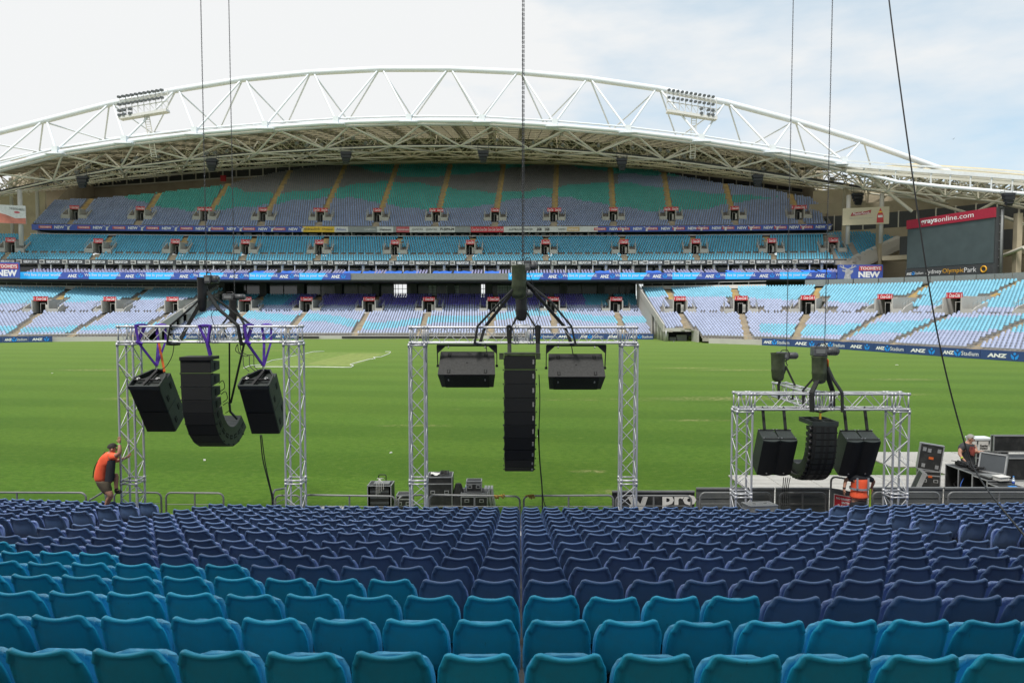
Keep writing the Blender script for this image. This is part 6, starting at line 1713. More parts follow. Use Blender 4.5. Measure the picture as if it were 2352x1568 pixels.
# ------------------------------------------------------------------ railings and boards in front of the first row
FY = 16.45
def pipe_loop(x0, x1, y0, y1, label, Y=FY, Yb=None, mids=1, rails=3, r=.024, parent=None, zb=.03):
    Yb = Yb or Y; A = at(x0, y0, Y); B = at(x1, y1, Yb)
    t = parent or thing('railing', ((A.x+B.x)/2, Y, 0), label, 'railing', 'grey pipe railings at the pitch edge')
    d = (B-A); L_ = Vector((d.x, d.y, 0)).length; u = Vector((d.x, d.y, 0))/L_; rc = .13
    def Z(s): return lerp(A.z, B.z, s/L_)
    P = [A+Vector((0, 0, zb-A.z)), A+Vector((0, 0, -rc))]
    for k in range(1, 5): a = PI/2*k/5; P.append(A+u*rc*(1-math.cos(a))+Vector((0, 0, -rc+rc*math.sin(a))))
    P += [A+u*rc, B-u*rc]
    for k in range(1, 5): a = PI/2*k/5; P.append(B-u*rc*(1-math.sin(a))+Vector((0, 0, -rc+rc*math.cos(a))))
    P += [B+Vector((0, 0, -rc)), B+Vector((0, 0, zb-B.z))]
    m = MB(); m.sweep(P, r, 8); m.build('top_pipe', M_pipe, t)
    for k in range(rails):
        f = .70-.26*k; tube('rail', A+Vector((0, 0, A.z*f-A.z)), B+Vector((0, 0, B.z*f-B.z)), .009, M_pipe, t, 6)
    for k in range(mids):
        s = (k+1)/(mids+1); p = A.lerp(B, s); tube('post', p+Vector((0, 0, -p.z+zb)), p, r*.9, M_pipe, t, 8)
    return t
M_pipe = mat('grey_pipe', (0.20, 0.205, 0.205), .45, metal=.3, var=.12, scale=5)
pipe_loop(-120, 197, 1130, 1131, 'grey pipe railing at the left edge of the view')
pipe_loop(205, 243, 1144, 1131, 'short sloping railing in front of the climbing worker', mids=0, rails=2, Yb=FY-.5, Y=FY+.1)
pipe_loop(262, 370, 1130, 1131, 'railing section behind the foot of the left gantry', Y=FY+.2)
pipe_loop(381, 513, 1131, 1132, 'railing section just right of the left gantry foot')
pipe_loop(627, 657, 1128, 1118, 'tilted gate rail behind the right tower of the left gantry', mids=0, Y=FY-.2, Yb=FY+.6)
pipe_loop(632, 690, 1137, 1137, 'short railing section behind the right tower of the left gantry', mids=0, Y=FY+.3)
pipe_loop(697, 908, 1136, 1139, 'long railing in front of the road cases between left and middle gantry')
pipe_loop(915, 975, 1140, 1134, 'short railing beside the left tower of the middle gantry', mids=0, Y=FY, Yb=FY+.5)
pipe_loop(986, 1194, 1136, 1139, 'railing below the straight speaker column, left of the gap')
pipe_loop(1203, 1409, 1138, 1137, 'railing below the middle gantry, right of the gap')
M_rag = mat('yellow_rag', (.35, .22, .05), .9, var=.4, scale=9)
for x, lab in ((1146, 'left of the gap'), (1214, 'right of the gap')):
    p = at(x, 1138, FY-.03); rr = random.Random(x); m = MB()
    for k in range(7):
        a = p+Vector((rr.uniform(-.12, .12), 0, rr.uniform(-.03, .03))); m.sweep([p+Vector((rr.uniform(-.1, .1), -.03, 0)), a+Vector((0, -.05, .03)), a+Vector((.03, -.03, -.05))], .02, 5)
    o = m.build('knotted_rag', M_rag); tag(o, 'yellow rag knotted round the railing %s' % lab, 'rag', 'rags on the railings')
M_board = mat('fence_board_grey', (0.10, 0.108, 0.11), .55, var=.2, scale=1.5, dirt=(.22, .21, .18), dscale=1.2, damt=.4)
M_boardb = mat('fence_board_black', (0.018, 0.019, 0.02), .45, var=.2, scale=3, dirt=(.2, .2, .18), dscale=2, damt=.3)
def fence_board(x0, x1, ytop, label, m_=M_board, Y=16.95, loop=True, ribs=True):
    A = at(x0, ytop, Y); B = at(x1, ytop, Y); t = thing('fence_board', ((A.x+B.x)/2, Y, 0), label, 'fence panel', 'solid boards at the pitch edge')
    w = B.x-A.x; z = A.z; m = MB(); m.box(((A.x+B.x)/2, Y, z/2), (w-.02, .03, z)); m.build('panel', m_, t)
    m = MB(); m.box(((A.x+B.x)/2, Y-.01, z), (w-.02, .07, .04)); m.build('cap_rail', M_pipe, t)
    if ribs:
        for k in range(1, 4): block('rib', ((A.x+B.x)/2, Y-.025, z*k/4), (w-.06, .02, .02), m_, t)
    if loop:
        pipe_loop(x0+10, x1-8, ytop+10, ytop+10, None, Y=Y-.35, parent=t, rails=2)
    return t
b = fence_board(1405, 1596, 1128, 'black fence board with white letters beside the middle gantry foot', M_boardb, ribs=False)
F = frame_at(at(1560, 1152, 16.93), (1, 0, 0)); text('pro', F, .85, .36, M_offwhite, b, bold=.04)
m = MB(); F = frame_at(at(1468, 1155, 16.93), (1, 0, 0)); m.prism([(-.3, -.2), (.1, -.2), (.22, .18), (.1, .18), (.03, -.02), (-.12, .16), (-.3, .16), (-.2, .0)], 0, -.02, F @ C90); m.build('slanted_mark', M_offwhite, b, fix=True)
fence_board(1598, 1779, 1121, 'grey fence board behind the left tower of the right gantry')
fence_board(1781, 1905, 1121, 'grey fence board left of the open gate')
fence_board(1995, 2166, 1120, 'grey fence board behind the right tower of the right gantry')
fence_board(2168, 2420, 1120, 'grey fence board below the flight case desk at the right edge')
# open gate with its notice
A = at(1909, 1094, 16.5); B = at(1992, 1106, 16.0); gt = pipe_loop(1909, 1992, 1093, 1108, 'open pipe gate carrying a red notice beside the worker in the vest', Y=16.6, Yb=15.95, mids=0, rails=1)
r = Vector((B.x-A.x, -.62, 0)); F = frame_at(Vector(((A.x+B.x)/2, 16.25, .62)), r)
panel('gate_sheet', F @ Matrix.Translation((0, -.05, -.02)), r.length*.96, .95, .02, M_board, gt)
sg = panel('notice', F @ Matrix.Translation((.02, .06, .02)), r.length*.80, .50, .012, M_offwhite, gt)
panel('notice_face', F @ Matrix.Translation((.02, .06, .026)), r.length*.76, .46, .006, M_red, sg)
for i, s in enumerate(('NO UNAUTHORISED', 'ENTRY TO', 'PLAYING ARENA', 'PENALTIES APPLY')):
    text(s, F @ Matrix.Translation((.02, (.22, .13, .045, -.08)[i], .026)), (.58, .32, .5, .6)[i], .055, M_txt, sg, off=.004, bold=.03)
# ground protection panels ---------------------------------------------------------
M_track = mat('white_track_panel', (0.50, 0.49, 0.46), .55, var=.1, scale=3, dirt=(.3, .28, .24), dscale=1.5, damt=.5)
M_track2 = mat('track_groove_shade', (0.24, 0.23, 0.21), .7, var=.2, scale=3)  # darker copy of the panel tone, painted shade between the ribs
tp = MB(); tp.box((0, 0, .012), (1.18, 1.18, .024), mi=1)
for k in range(7): tp.box((0, -.51+k*.17, .034), (1.17, .115, .02))
TP = tp.mesh('track_panel', [M_track, M_track2])
fl = thing('track_flooring', (14, 20, 0), 'pale ribbed protection panels laid over the grass behind the right gantry', 'flooring')
for i in range(16):
    for j in range(7):
        x = 7.6+i*1.19-(.0 if j > 1 else .4); y = 17.75+j*1.19
        if j >= 4 and x < 13.6+(.0 if j > 4 else .6)-(j-4)*.3: continue
        obj('track_panel', TP, fl, Matrix.Translation((x, y, .004)) @ Matrix.Rotation(0 if (j < 4) else .02, 4, 'Z'))
pw_ = thing('wooden_pallet', at(762, 1164, 17.6).xy.to_3d(), 'pale slatted pallet lying on the grass between left and middle gantry', 'pallet')
for k in range(8): c = at(762, 1164, 17.6); block('slat', (c.x-.5+k*.14, 17.7, .10), (.10, 1.1, .02), M_track, pw_)
for k in range(3): c = at(762, 1164, 17.6); block('bearer', (c.x, 17.25+k*.45, .05), (1.1, .08, .08), M_track, pw_)
# flight cases ---------------------------------------------------------------------
M_ply = mat('black_laminate', (0.020, 0.021, 0.022), .5, var=.2, scale=5, bump=.2, bscale=90, dirt=(.12, .12, .11), dscale=5, damt=.3)
M_edge = mat('case_edging', (.46, .47, .48), .35, metal=.6, var=.1, scale=12)
def flight_case(c, d, rot, label, wheels=True, open_side=None, t=None, lid=True, zb=None):
    """c: middle of the base on the ground"""
    zb = .12 if wheels else 0.0
    t = t or thing('flight_case', c, label, 'flight case', 'flight cases by the pitch edge')
    F = Matrix.Translation(Vector(c)+Vector((0, 0, zb))) @ Matrix.Rotation(rot, 4, 'Z'); w, dp, h = d
    m = MB()
    if open_side:
        th = .02
        m.box((0, 0, th/2), (w, dp, th)); m.box((0, 0, h-th/2), (w, dp, th))
        if open_side != '-y': m.box((0, -dp/2+th/2, h/2), (w, th, h-.05))
        m.box((0, dp/2-th/2, h/2), (w, th, h-.05)); 
        if open_side != '-x': m.box((-w/2+th/2, 0, h/2), (th, dp-.05, h-.05))
        m.box((w/2-th/2, 0, h/2), (th, dp-.05, h-.05))
    else: m.box((0, 0, h/2), (w-.01, dp-.01, h-.01))
    b = m.build('shell', M_ply, t, F)
    m = MB(); e = .022
    for x in (-w/2, w/2):
        for y in (-dp/2, dp/2): m.box((x, y, h/2), (e, e, h))
        for z in (0, h): m.box((x, 0, z), (e, dp, e))
    for y in (-dp/2, dp/2):
        for z in (0, h): m.box((0, y, z), (w, e, e))
    if lid and not open_side: 
        m.box((0, -dp/2-.003, h*.78), (w, .008, .03)); m.box((-w/2-.003, 0, h*.78), (.008, dp, .03))
    m.build('edging', M_edge, b, F)
    for x in (-.28, .28):
        if open_side == '-y': continue
        m = MB(); m.box((x*w, -dp/2-.006, h*.5), (.12, .01, .09)); m.build('handle_plate', M_edge, b, F); m = MB(); m.box((x*w, -dp/2-.012, h*.5), (.08, .01, .05)); m.build('handle', M_black, b, F)
    if wheels:
        for x in (-1, 1):
            for y in (-1, 1): m = MB(); m.cyl((x*w*.4-.02, y*dp*.36, -.06), (x*w*.4+.02, y*dp*.36, -.06), .055, 12); m.box((x*w*.4, y*dp*.36, -.01), (.07, .07, .02)); m.build('castor', M_darkgrey, t, F)
    return t, F
gx = lambda x, Y: at(x, 1130, Y).x
tA, FA = flight_case((gx(872, 18), 18.2, 0), (.62, .5, .61), 0, 'open fronted black rack case with a pull handle, left of the middle gantry', open_side='-y')
for k in range(7): block('rack_unit', (0, -.2, .07+k*.076), (.5, .06, .07), M_darkgrey if k % 2 else M_black, tA, FA)
m = MB(); m.sweep([(-.1, .2, .61), (-.1, .2, .78), (-.07, .2, .80), (.07, .2, .80), (.1, .2, .78), (.1, .2, .61)], .014, 6); m.build('pull_handle', M_black, tA, FA)
block('laptop_tray', (.04, -.02, .64), (.42, .3, .03), M_grey, tA, FA)
m = MB()
for k in range(5): m.sweep(smooth([(-.1+k*.05, -.05, .74), (-.05+k*.03, -.2, .80), (.1-k*.04, -.26, .7), (.12-k*.05, -.27, .5-k*.05)], 5), .006, 5)
m.build('patch_leads', M_offwhite, tA, FA)
tB, FB = flight_case((gx(1010, 18.2), 18.4, 0), (.66, .6, .80), .03, 'tall black flight case with cable coil on top, beside the middle gantry tower')
m = MB(); m.sweep([(.12+.11*math.cos(a)*(1+.06*math.sin(3*a)), -.05+.09*math.sin(a), .82+.006*a) for a in np.linspace(0, 19, 70)], .011, 5); m.build('cable_coil', M_cable, tB, FB)
m = MB(); rr = random.Random(2); G = [[(-.26+i*.06, -.15+j*.06, .815+rr.random()*.05) for i in range(5)] for j in range(5)]
for j in range(4):
    for i in range(4): m.face([G[j][i], G[j][i+1], G[j+1][i+1], G[j+1][i]], 0, True)
m.build('plastic_sheet', M_offwhite, tB, FB)
tC, FC2 = flight_case((gx(1090, 18.1), 18.3, 0), (.70, .55, .38), -.02, 'low silver edged flight case with a smaller case standing on it')
tD, FD2 = flight_case((gx(1090, 18.1)-.02, 18.3, .515), (.40, .3, .28), .02, 'small black case standing on the low flight case', wheels=False)
tE, FE = flight_case((gx(926, 18), 18.3, 0), (.4, .4, .42), 0, 'small black flight case behind the left tower of the middle gantry', wheels=False)
for k in range(3):
    m = MB(); m.box((0, 0, .3), (.05, .35, .62)); m.box((-.03, 0, .3), (.012, .37, .64)); o = m.build('leaning_panel', M_edge, None, Matrix.Translation((gx(1123+k*7, 18.2), 18.3, 0)) @ Matrix.Rotation(-.14, 4, 'Y')); tag(o, 'silver edged panel leaning by the low flight case, %s from the left' % ordn(k), 'lid', 'leaning case lids')
m = MB(); m.cyl((0, 0, 0), (0, 0, .16), .032, 12); m.cyl((0, 0, .16), (0, 0, .2), .03, 12, r2=.014); m.cyl((0, 0, .2), (0, 0, .225), .016, 10)
BOT = m.mesh('bottle', mat('clear_bottle', (.5, .6, .7), .15, var=.05))
def bottle(p, label):
    t = thing('water_bottle', p, label, 'bottle', 'water bottles'); obj('bottle_body', BOT, t, Matrix.Translation(p)); m = MB(); m.cyl((0, 0, .222), (0, 0, .242), .018, 10); m.build('cap', M_lblue, t, Matrix.Translation(p)); m = MB(); m.cyl((0, 0, .05), (0, 0, .11), .0335, 12); m.build('label_band', M_blue, t, Matrix.Translation(p))
bottle((gx(1071, 18.1), 18.25, .52), 'water bottle beside the small case on the low flight case')
m = MB(); rr = random.Random(4); n = 10; c0 = Vector((gx(1052, 18.1), 18.25, 0))
ring = [[c0+Vector((rr.uniform(.9, 1.1)*(.30-.22*f)*math.cos(2*PI*k/n), .8*(.28-.2*f)*math.sin(2*PI*k/n), f*.72)) for k in range(n)] for f in (0, .2, .45, .7, .9, 1)]
for a, b in zip(ring, ring[1:]):
    for k in range(n): m.face([a[k], a[(k+1) % n], b[(k+1) % n], b[k]], 0, True)
m.face(ring[-1]); o = m.build('black_cover', M_strap); tag(o, 'crumpled black cloth cover beside the tall flight case', 'cover')
# silver case lying over the seats at the foot of the right gantry
p = at(1745, 1163, 14.9); t = thing('flight_case', p, 'grey case lying across the seat backs at the foot of the right gantry', 'flight case', 'flight cases by the pitch edge')
F = Matrix.Translation(p) @ Matrix.Rotation(.12, 4, 'Z') @ Matrix.Rotation(-.08, 4, 'X')
m = MB(); m.box((0, 0, 0), (.62, .42, .12)); sh = m.build('shell', mat('grey_case', (.16, .165, .165), .5, var=.1), t, F); m = MB()
for y in (-.21, .21):
    for z in (-.06, .06): m.box((0, y, z), (.64, .02, .02))
for x in (-.31, .31):
    for z in (-.06, .06): m.box((x, 0, z), (.02, .42, .02))
m.build('edging', M_edge, sh, F)
for x in (-.12, .14): m = MB(); m.box((x, .02, .062), (.12, .1, .008)); m.build('butterfly_latch', M_edge, sh, F); m = MB(); m.box((x, .02, .068), (.07, .05, .006)); m.build('latch_dish', M_darkgrey, sh, F)

# control desk of road cases at the right
DXX = 12.55
for k in range(4):
    y = 19.55-k*.58
    hh = (.82, .82, .78, .72)[k]; wdt = (.75, .75, .7, .62)[k]
    tt, FF = flight_case((DXX+wdt/2, y-.28, 0), (wdt, .56, hh), 0, 'open sided black road case in the control desk, %s from the far end' % ordn(k), open_side='-x')
    m = MB(); rr = random.Random(30+k)
    for q in range(7):
        m.sweep(smooth([(-wdt*.3+rr.uniform(-.1, .3), rr.uniform(-.2, .2), .03), (-wdt*.2+rr.uniform(-.1, .2), rr.uniform(-.2, .2), rr.uniform(.1, .4)), (rr.uniform(-.1, .2), rr.uniform(-.2, .2), rr.uniform(.05, .3)), (rr.uniform(-.2, .2), rr.uniform(-.2, .2), .04)], 5), .011, 5)
    m.build('loose_cable', M_cable, tt, FF)
M_blue_tape = mat('blue_lead', (.03, .12, .5), .5)
cable([(DXX+.1, 18.9, .7), (DXX-.02, 18.85, .5), (DXX+.05, 18.8, .3), (DXX-.05, 18.78, .12)], .010, 'blue lead hanging at the side of the control desk', M_blue_tape, 'blue_lead')
cable([(DXX-.5, 19.6, .05), (DXX-.3, 19.3, .12), (DXX-.1, 19.0, .04), (DXX-.25, 18.7, .05)], .012, 'white lead curled on the panels beside the control desk', M_offwhite, 'white_lead')
def desk_tangle():
    m = MB(); rr = random.Random(8)
    for q in range(22):
        m.sweep(smooth([(DXX+.15+rr.random()*.55, 18.6+rr.random()*1.0, .97+rr.random()*.1) for _ in range(4)], 5), .011, 5)
    for q in range(5): m.box((DXX+.2+rr.random()*.4, 18.7+rr.random()*.9, .99), (.12, .16, .08))
    o = m.build('cable_tangle', M_cable); tag(o, 'tangle of black cables and small boxes on the control desk', 'cables')
desk_tangle()
t = thing('bench_case', (DXX+.4, 18.3, .94), 'silver edged laptop style case lid standing open on the control desk', 'case')
F = Matrix.Translation((DXX+.62, 18.55, .94)) @ Matrix.Rotation(-.9, 4, 'Z') @ Matrix.Rotation(-.32, 4, 'X'); m = MB(); m.box((0, 0, .26), (.60, .05, .5)); m.build('lid', mat('grey_foam', (.07, .08, .09), .8), t, F); m = MB()
for z in (0, .52): m.box((0, 0, z), (.64, .09, .035))
for x in (-.31, .31): m.box((x, 0, .26), (.035, .09, .55))
m.build('edging', M_edge, t, F)
F = Matrix.Translation((DXX+.35, 18.15, .93)); m = MB(); m.box((0, 0, .02), (.45, .4, .04)); m.build('tray', M_grey, t, F)
m = MB(); m.box((0, 0, .06), (.3, .22, .10)); m.box((0, 0, .115), (.34, .26, .02)); o = m.build('plastic_tub', M_offwhite, None, Matrix.Translation((DXX+.38, 17.85, .90)) @ Matrix.Rotation(.2, 4, 'Z'), bevel=.012); tag(o, 'white plastic tub on the control desk', 'tub')
bottle((DXX+.45, 17.5, .86), 'water bottle with a blue label at the near end of the control desk')
block_ = block('blue_card', (DXX+.35, 17.35, .86), (.2, .16, .01), M_lblue); tag(block_, 'light blue card lying at the near end of the control desk', 'card')
# cases left of the desk
tt, FF = flight_case((DXX-.22, 20.0, 0), (.52, .45, .55), -.35, 'black road case with red marks left of the control desk')
m = MB(); m.box((0, -.235, .4), (.1, .006, .06)); m.build('red_mark', M_orange, tt, FF)
t = thing('upright_case_front', (DXX-.25, 20.0, .68), 'black case lid with silver edges standing on the road case', 'lid'); F = Matrix.Translation((DXX-.27, 19.95, .69)) @ Matrix.Rotation(-.35, 4, 'Z') @ Matrix.Rotation(.12, 4, 'Y')
m = MB(); m.box((0, 0, .38), (.58, .10, .74)); sh = m.build('panel', M_ply, t, F); m = MB()
for z in (0, .76): m.box((0, 0, z), (.62, .13, .03))
for x in (-.30, .30): m.box((x, 0, .38), (.03, .13, .78))
m.build('edging', M_edge, sh, F); m = MB(); m.box((.02, -.054, .36), (.12, .006, .07)); m.build('red_mark', M_orange, sh, F)
for x, z in ((-.18, .6), (.2, .6), (-.05, .58), (-.15, .12), (.2, .12)): m = MB(); m.box((x, -.055, z), (.09, .01, .11)); m.build('latch', M_edge, sh, F)
t = thing('ramp_lid', (DXX-.75, 19.7, 0), 'dark case lid with silver catches leaning against the road case', 'lid'); F = Matrix.Translation((DXX-.85, 19.7, .03)) @ Matrix.Rotation(-.35, 4, 'Z') @ Matrix.Rotation(.35, 4, 'Y')
m = MB(); m.box((0, 0, .36), (.10, .5, .72)); sh = m.build('panel', M_ply, t, F); m = MB()
for y in (-.25, .25): m.box((0, y, .36), (.12, .03, .74))
for z in (0, .72): m.box((0, 0, z), (.12, .5, .03))
m.build('edging', M_edge, sh, F)
# big cases further right
tt, FF = flight_case((14.9, 21.3, 0), (1.0, .6, .88), .02, 'flight case carrying the white cooler box behind the seated desk')
t = thing('cooler_box', (14.55, 21.2, 1.02), 'white cooler box with dark lettering standing on a flight case', 'cooler')
F = Matrix.Translation((14.62, 21.2, 1.02)); m = MB(); m.box((0, 0, .17), (.58, .36, .34)); c = m.build('tub', M_offwhite, t, F, bevel=.02); m = MB(); m.box((0, 0, .37), (.62, .40, .07)); m.build('lid', M_white, t, F, bevel=.015)
text('Cool-Ice', frame_at(F @ Vector((.03, -.185, .17)), (1, 0, 0)), .24, .07, M_black, c, off=.003, bold=.02); text('XTREMECO', frame_at(F @ Vector((.03, -.185, .08)), (1, 0, 0)), .24, .05, M_black, c, off=.003)
for x in (-.18, .18): m = MB(); m.box((x, -.21, .27), (.03, .02, .10)); m.build('latch', M_darkgrey, c, F)
for i, (x0, x1, y, z0, z1, lab) in enumerate(((14.62, 17.4, 20.6, 1.10, 1.58, 'tall open lid of the large road trunk at the right edge'), (13.9, 16.8, 19.5, .55, 1.18, 'large black road trunk at the right edge behind the desk'))):
    t = thing('road_trunk', ((x0+x1)/2, y, 0), lab, 'flight case', 'flight cases by the pitch edge'); F = Matrix.Translation(((x0+x1)/2, y, 0)); w = x1-x0
    m = MB(); m.box((0, 0, (z0+z1)/2), (w, .10 if i == 0 else .5, z1-z0)); sh = m.build('shell', M_ply, t, F); m = MB()
    dp = .12 if i == 0 else .52
    for z in (z0, z1):
        for y_ in (-dp/2, dp/2): m.box((0, y_, z), (w+.02, .025, .03))
    for x in (-w/2, w/2):
        for y_ in (-dp/2, dp/2): m.box((x, y_, (z0+z1)/2), (.03, .025, z1-z0))
    m.build('edging', M_edge, sh, F)
    m = MB()
    for x in (-w*.4, w*.4):
        m.box((x, .1, z0/2), (.08, .08, z0))
    m.build('stand_leg', M_edge, t, F)
tt, FF = flight_case((15.2, 18.6, 0), (1.0, .7, .55), 0, 'low black flight case at the right edge in front of the large trunk')

# ------------------------------------------------------------------ people
def skin_mesh(name, J, E, mat_, levels=2):
    """J: {key: (pos, radius)}; E: list of key pairs; root is the first key"""
    keys = list(J); me = bpy.data.meshes.new(name); me.from_pydata([J[k][0] for k in keys], [(keys.index(a), keys.index(b)) for a, b in E], [])
    o = bpy.data.objects.new(name, me); COL.objects.link(o)
    md = o.modifiers.new('s', 'SKIN'); md.use_smooth_shade = True
    lay = me.skin_vertices[0] if me.skin_vertices else None
    if lay is None:
        me.skin_vertices.new() if hasattr(me.skin_vertices, 'new') else None; lay = me.skin_vertices[0]
    for i, k in enumerate(keys):
        r = J[k][1]; lay.data[i].radius = (r, r) if not isinstance(r, tuple) else r; lay.data[i].use_root = (i == 0)
    sb = o.modifiers.new('u', 'SUBSURF'); sb.levels = levels; sb.render_levels = levels
    dg = bpy.context.evaluated_depsgraph_get(); out = bpy.data.meshes.new_from_object(o.evaluated_get(dg)); bpy.data.objects.remove(o)
    for p in out.polygons: p.use_smooth = True
    out.materials.clear(); out.materials.append(mat_); return out
def hand(J, E, wrist, palm, dirn, side, key, spread=.35, r=.0085, curl=.6):
    """palm and five fingers; dirn: finger direction, side: across the palm"""
    w = Vector(wrist); d = Vector(dirn).normalized(); s = Vector(side).normalized(); n = d.cross(s).normalized()
    J[key+'palm'] = (tuple(w+d*.045), .034); E.append((palm, key+'palm'))
    for i, (off, ln) in enumerate(((-.030, .066), (-.010, .076), (.010, .072), (.030, .058))):
        b = w+d*.085+s*off; a1 = b+d*ln*.5; a2 = a1+(d*(1-curl)+n*curl)*ln*.5
        J['%sf%da' % (key, i)] = (tuple(b), .010); J['%sf%db' % (key, i)] = (tuple(a1), r); J['%sf%dc' % (key, i)] = (tuple(a2), r*.85)
        E += [(key+'palm', '%sf%da' % (key, i)), ('%sf%da' % (key, i), '%sf%db' % (key, i)), ('%sf%db' % (key, i), '%sf%dc' % (key, i))]
    b = w+d*.03-s*.045; J[key+'ta'] = (tuple(b), .012); J[key+'tb'] = (tuple(b+d*.035-s*.015+n*.01), .009); E += [(key+'palm', key+'ta'), (key+'ta', key+'tb')]
M_skin = mat('skin', (0.42, 0.215, 0.145), .55, var=.08, scale=8)
M_hair_d = mat('dark_hair', (0.022, 0.017, 0.013), .7, var=.3, scale=30, bump=.5)
M_hair_g = mat('grey_hair', (0.30, 0.29, 0.27), .7, var=.25, scale=40, bump=.5)
M_hiviz = mat('hi_vis_orange', (0.98, 0.13, 0.05), .7, var=.10, scale=5, bump=.5, bscale=18)
M_shirt_b = mat('black_cloth', (0.016, 0.018, 0.024), .8, var=.2, bump=.5, bscale=18)
M_short = mat('khaki_brown_cloth', (0.085, 0.068, 0.045), .8, var=.2, bump=.6, bscale=16)
M_tee = mat('charcoal_tee', (0.035, 0.037, 0.042), .8, var=.2, bump=.6, bscale=16)
M_reflect = mat('reflective_tape', (.30, .32, .35), .4, var=.05)
M_boot = mat('work_boot', (0.02, 0.018, 0.016), .6)
M_green = mat('green_band', (.12, .7, .1), .5)
def head_extra(root, c, fwd, up, r, hair_mat, hair_name='hair', bald=0.0):
    """hair cap, ears, nose and eyes around a head centre"""
    f = Vector(fwd).normalized(); u = Vector(up).normalized(); s = f.cross(u).normalized()
    M = Matrix((s, f, u)).transposed().to_4x4(); M.translation = Vector(c)
    m = MB(); N1, N2 = 16, 9
    def P(i, j, rr_):
        th = 2*PI*i/N1; ph = PI*.56*j/N2
        x, y, z = math.sin(ph)*math.cos(th), math.sin(ph)*math.sin(th), math.cos(ph)
        if y > .1: z = max(z, .38+.25*y)          # hairline over the face
        k = rr_*(1+.03*math.sin(i*3.1+j*2.3)); return (x*k*.80, y*k*.98-.004, z*k*1.02)
    for j in range(N2):
        for i in range(N1): m.face([P(i, j, r), P(i+1, j, r), P(i+1, j+1, r), P(i, j+1, r)], 0, True)
    m.build(hair_name, hair_mat, root, M)
    for k in (-1, 1):
        m = MB(); m.cyl((k*r*.76, -.005, -.02), (k*r*.93, -.02, -.018), .027, 8, r2=.02); m.build('ear', M_skin, root, M)
        m = MB(); m.cyl((k*.030, r*.80, .005), (k*.030, r*.865, .005), .011, 8); m.build('eye', M_hair_d, root, M)
    m = MB(); m.prism([(-.012, -.035), (.012, -.035), (.006, .01), (-.006, .01)], r*.78, r*1.02); m.build('nose', M_skin, root, M)
    m = MB(); m.box((0, r*.80, -.058), (.045, .02, .008)); m.build('mouth', M_red, root, M)
px = lambda x, y, Y: at(x, y, Y)

# 1: worker climbing by the left tower --------------------------------------------
Yw1 = 15.72
def q(x, y, dy=0.0): return at((330+x/4.75)/1.7415, (1720+y/4.75)/1.7415, Yw1+dy)
root1 = thing('person', Vector((q(440, 1450).x, Yw1, .0)), 'person in an orange and black shirt and brown shorts climbing beside the left gantry', 'person')
J = {}; E = []
J['pelvis'] = (q(370, 1010), .11); J['waist'] = (q(375, 860), .12); J['chest'] = (q(430, 640), .15); J['upper'] = (q(500, 500), .125); J['neck'] = (q(545, 425), .06); J['jaw'] = (q(575, 385), .068); J['head'] = (q(572, 335), .088); J['crown'] = (q(562, 305), .07)
E += [('pelvis', 'waist'), ('waist', 'chest'), ('chest', 'upper'), ('upper', 'neck'), ('neck', 'jaw'), ('jaw', 'head'), ('head', 'crown')]
J['shR'] = (q(620, 495, -.12), .068); J['elR'] = (q(705, 440, -.16), .050); J['faR'] = (q(708, 330, -.12), .043); J['wrR'] = (q(700, 255, -.08), .028); E += [('upper', 'shR'), ('shR', 'elR'), ('elR', 'faR'), ('faR', 'wrR')]
hand(J, E, q(703, 235, -.08), 'wrR', (0.02, 0, 1), (1, .2, 0), 'R')
J['shL'] = (q(560, 530, .2), .066); J['elL'] = (q(650, 590, .3), .045); J['wrL'] = (q(830, 520, .25), .028); E += [('upper', 'shL'), ('shL', 'elL'), ('elL', 'wrL')]
hand(J, E, q(845, 505, .25), 'wrL', (.6, 0, .5), (-.3, 0, .8), 'L')
J['hipA'] = (q(400, 1060, -.06), .115); J['kneeA'] = (q(545, 1240, -.05), .070); J['calfA'] = (q(490, 1330, 0), .062); J['ankA'] = (q(430, 1500, .05), .040); J['footA'] = (q(470, 1560, .0), .04); E += [('pelvis', 'hipA'), ('hipA', 'kneeA'), ('kneeA', 'calfA'), ('calfA', 'ankA'), ('ankA', 'footA')]
J['hipB'] = (q(460, 990, .12), .11); J['kneeB'] = (q(645, 835, .15), .068); J['calfB'] = (q(640, 960, .12), .055); J['ankB'] = (q(640, 1130, .08), .040); J['footB'] = (q(700, 1180, .02), .04); E += [('pelvis', 'hipB'), ('hipB', 'kneeB'), ('kneeB', 'calfB'), ('calfB', 'ankB'), ('ankB', 'footB')]
obj('body', skin_mesh('body', J, E, M_skin), root1)
sh = {'pelvis': (q(362, 1000), .165), 'waist': (q(365, 860), .172), 'mid': (q(395, 740), .178), 'chest': (q(430, 640), .188), 'upper': (q(500, 500), .15), 'col': (q(530, 440), .09), 'shR': (q(615, 500, -.12), .088), 'slR': (q(655, 480, -.14), .075), 'shL': (q(560, 530, .2), .084), 'slL': (q(610, 560, .25), .07)}
obj('shirt', skin_mesh('shirt', sh, [('pelvis', 'waist'), ('waist', 'mid'), ('mid', 'chest'), ('chest', 'upper'), ('upper', 'col'), ('upper', 'shR'), ('shR', 'slR'), ('upper', 'shL'), ('shL', 'slL')], M_hiviz), root1)
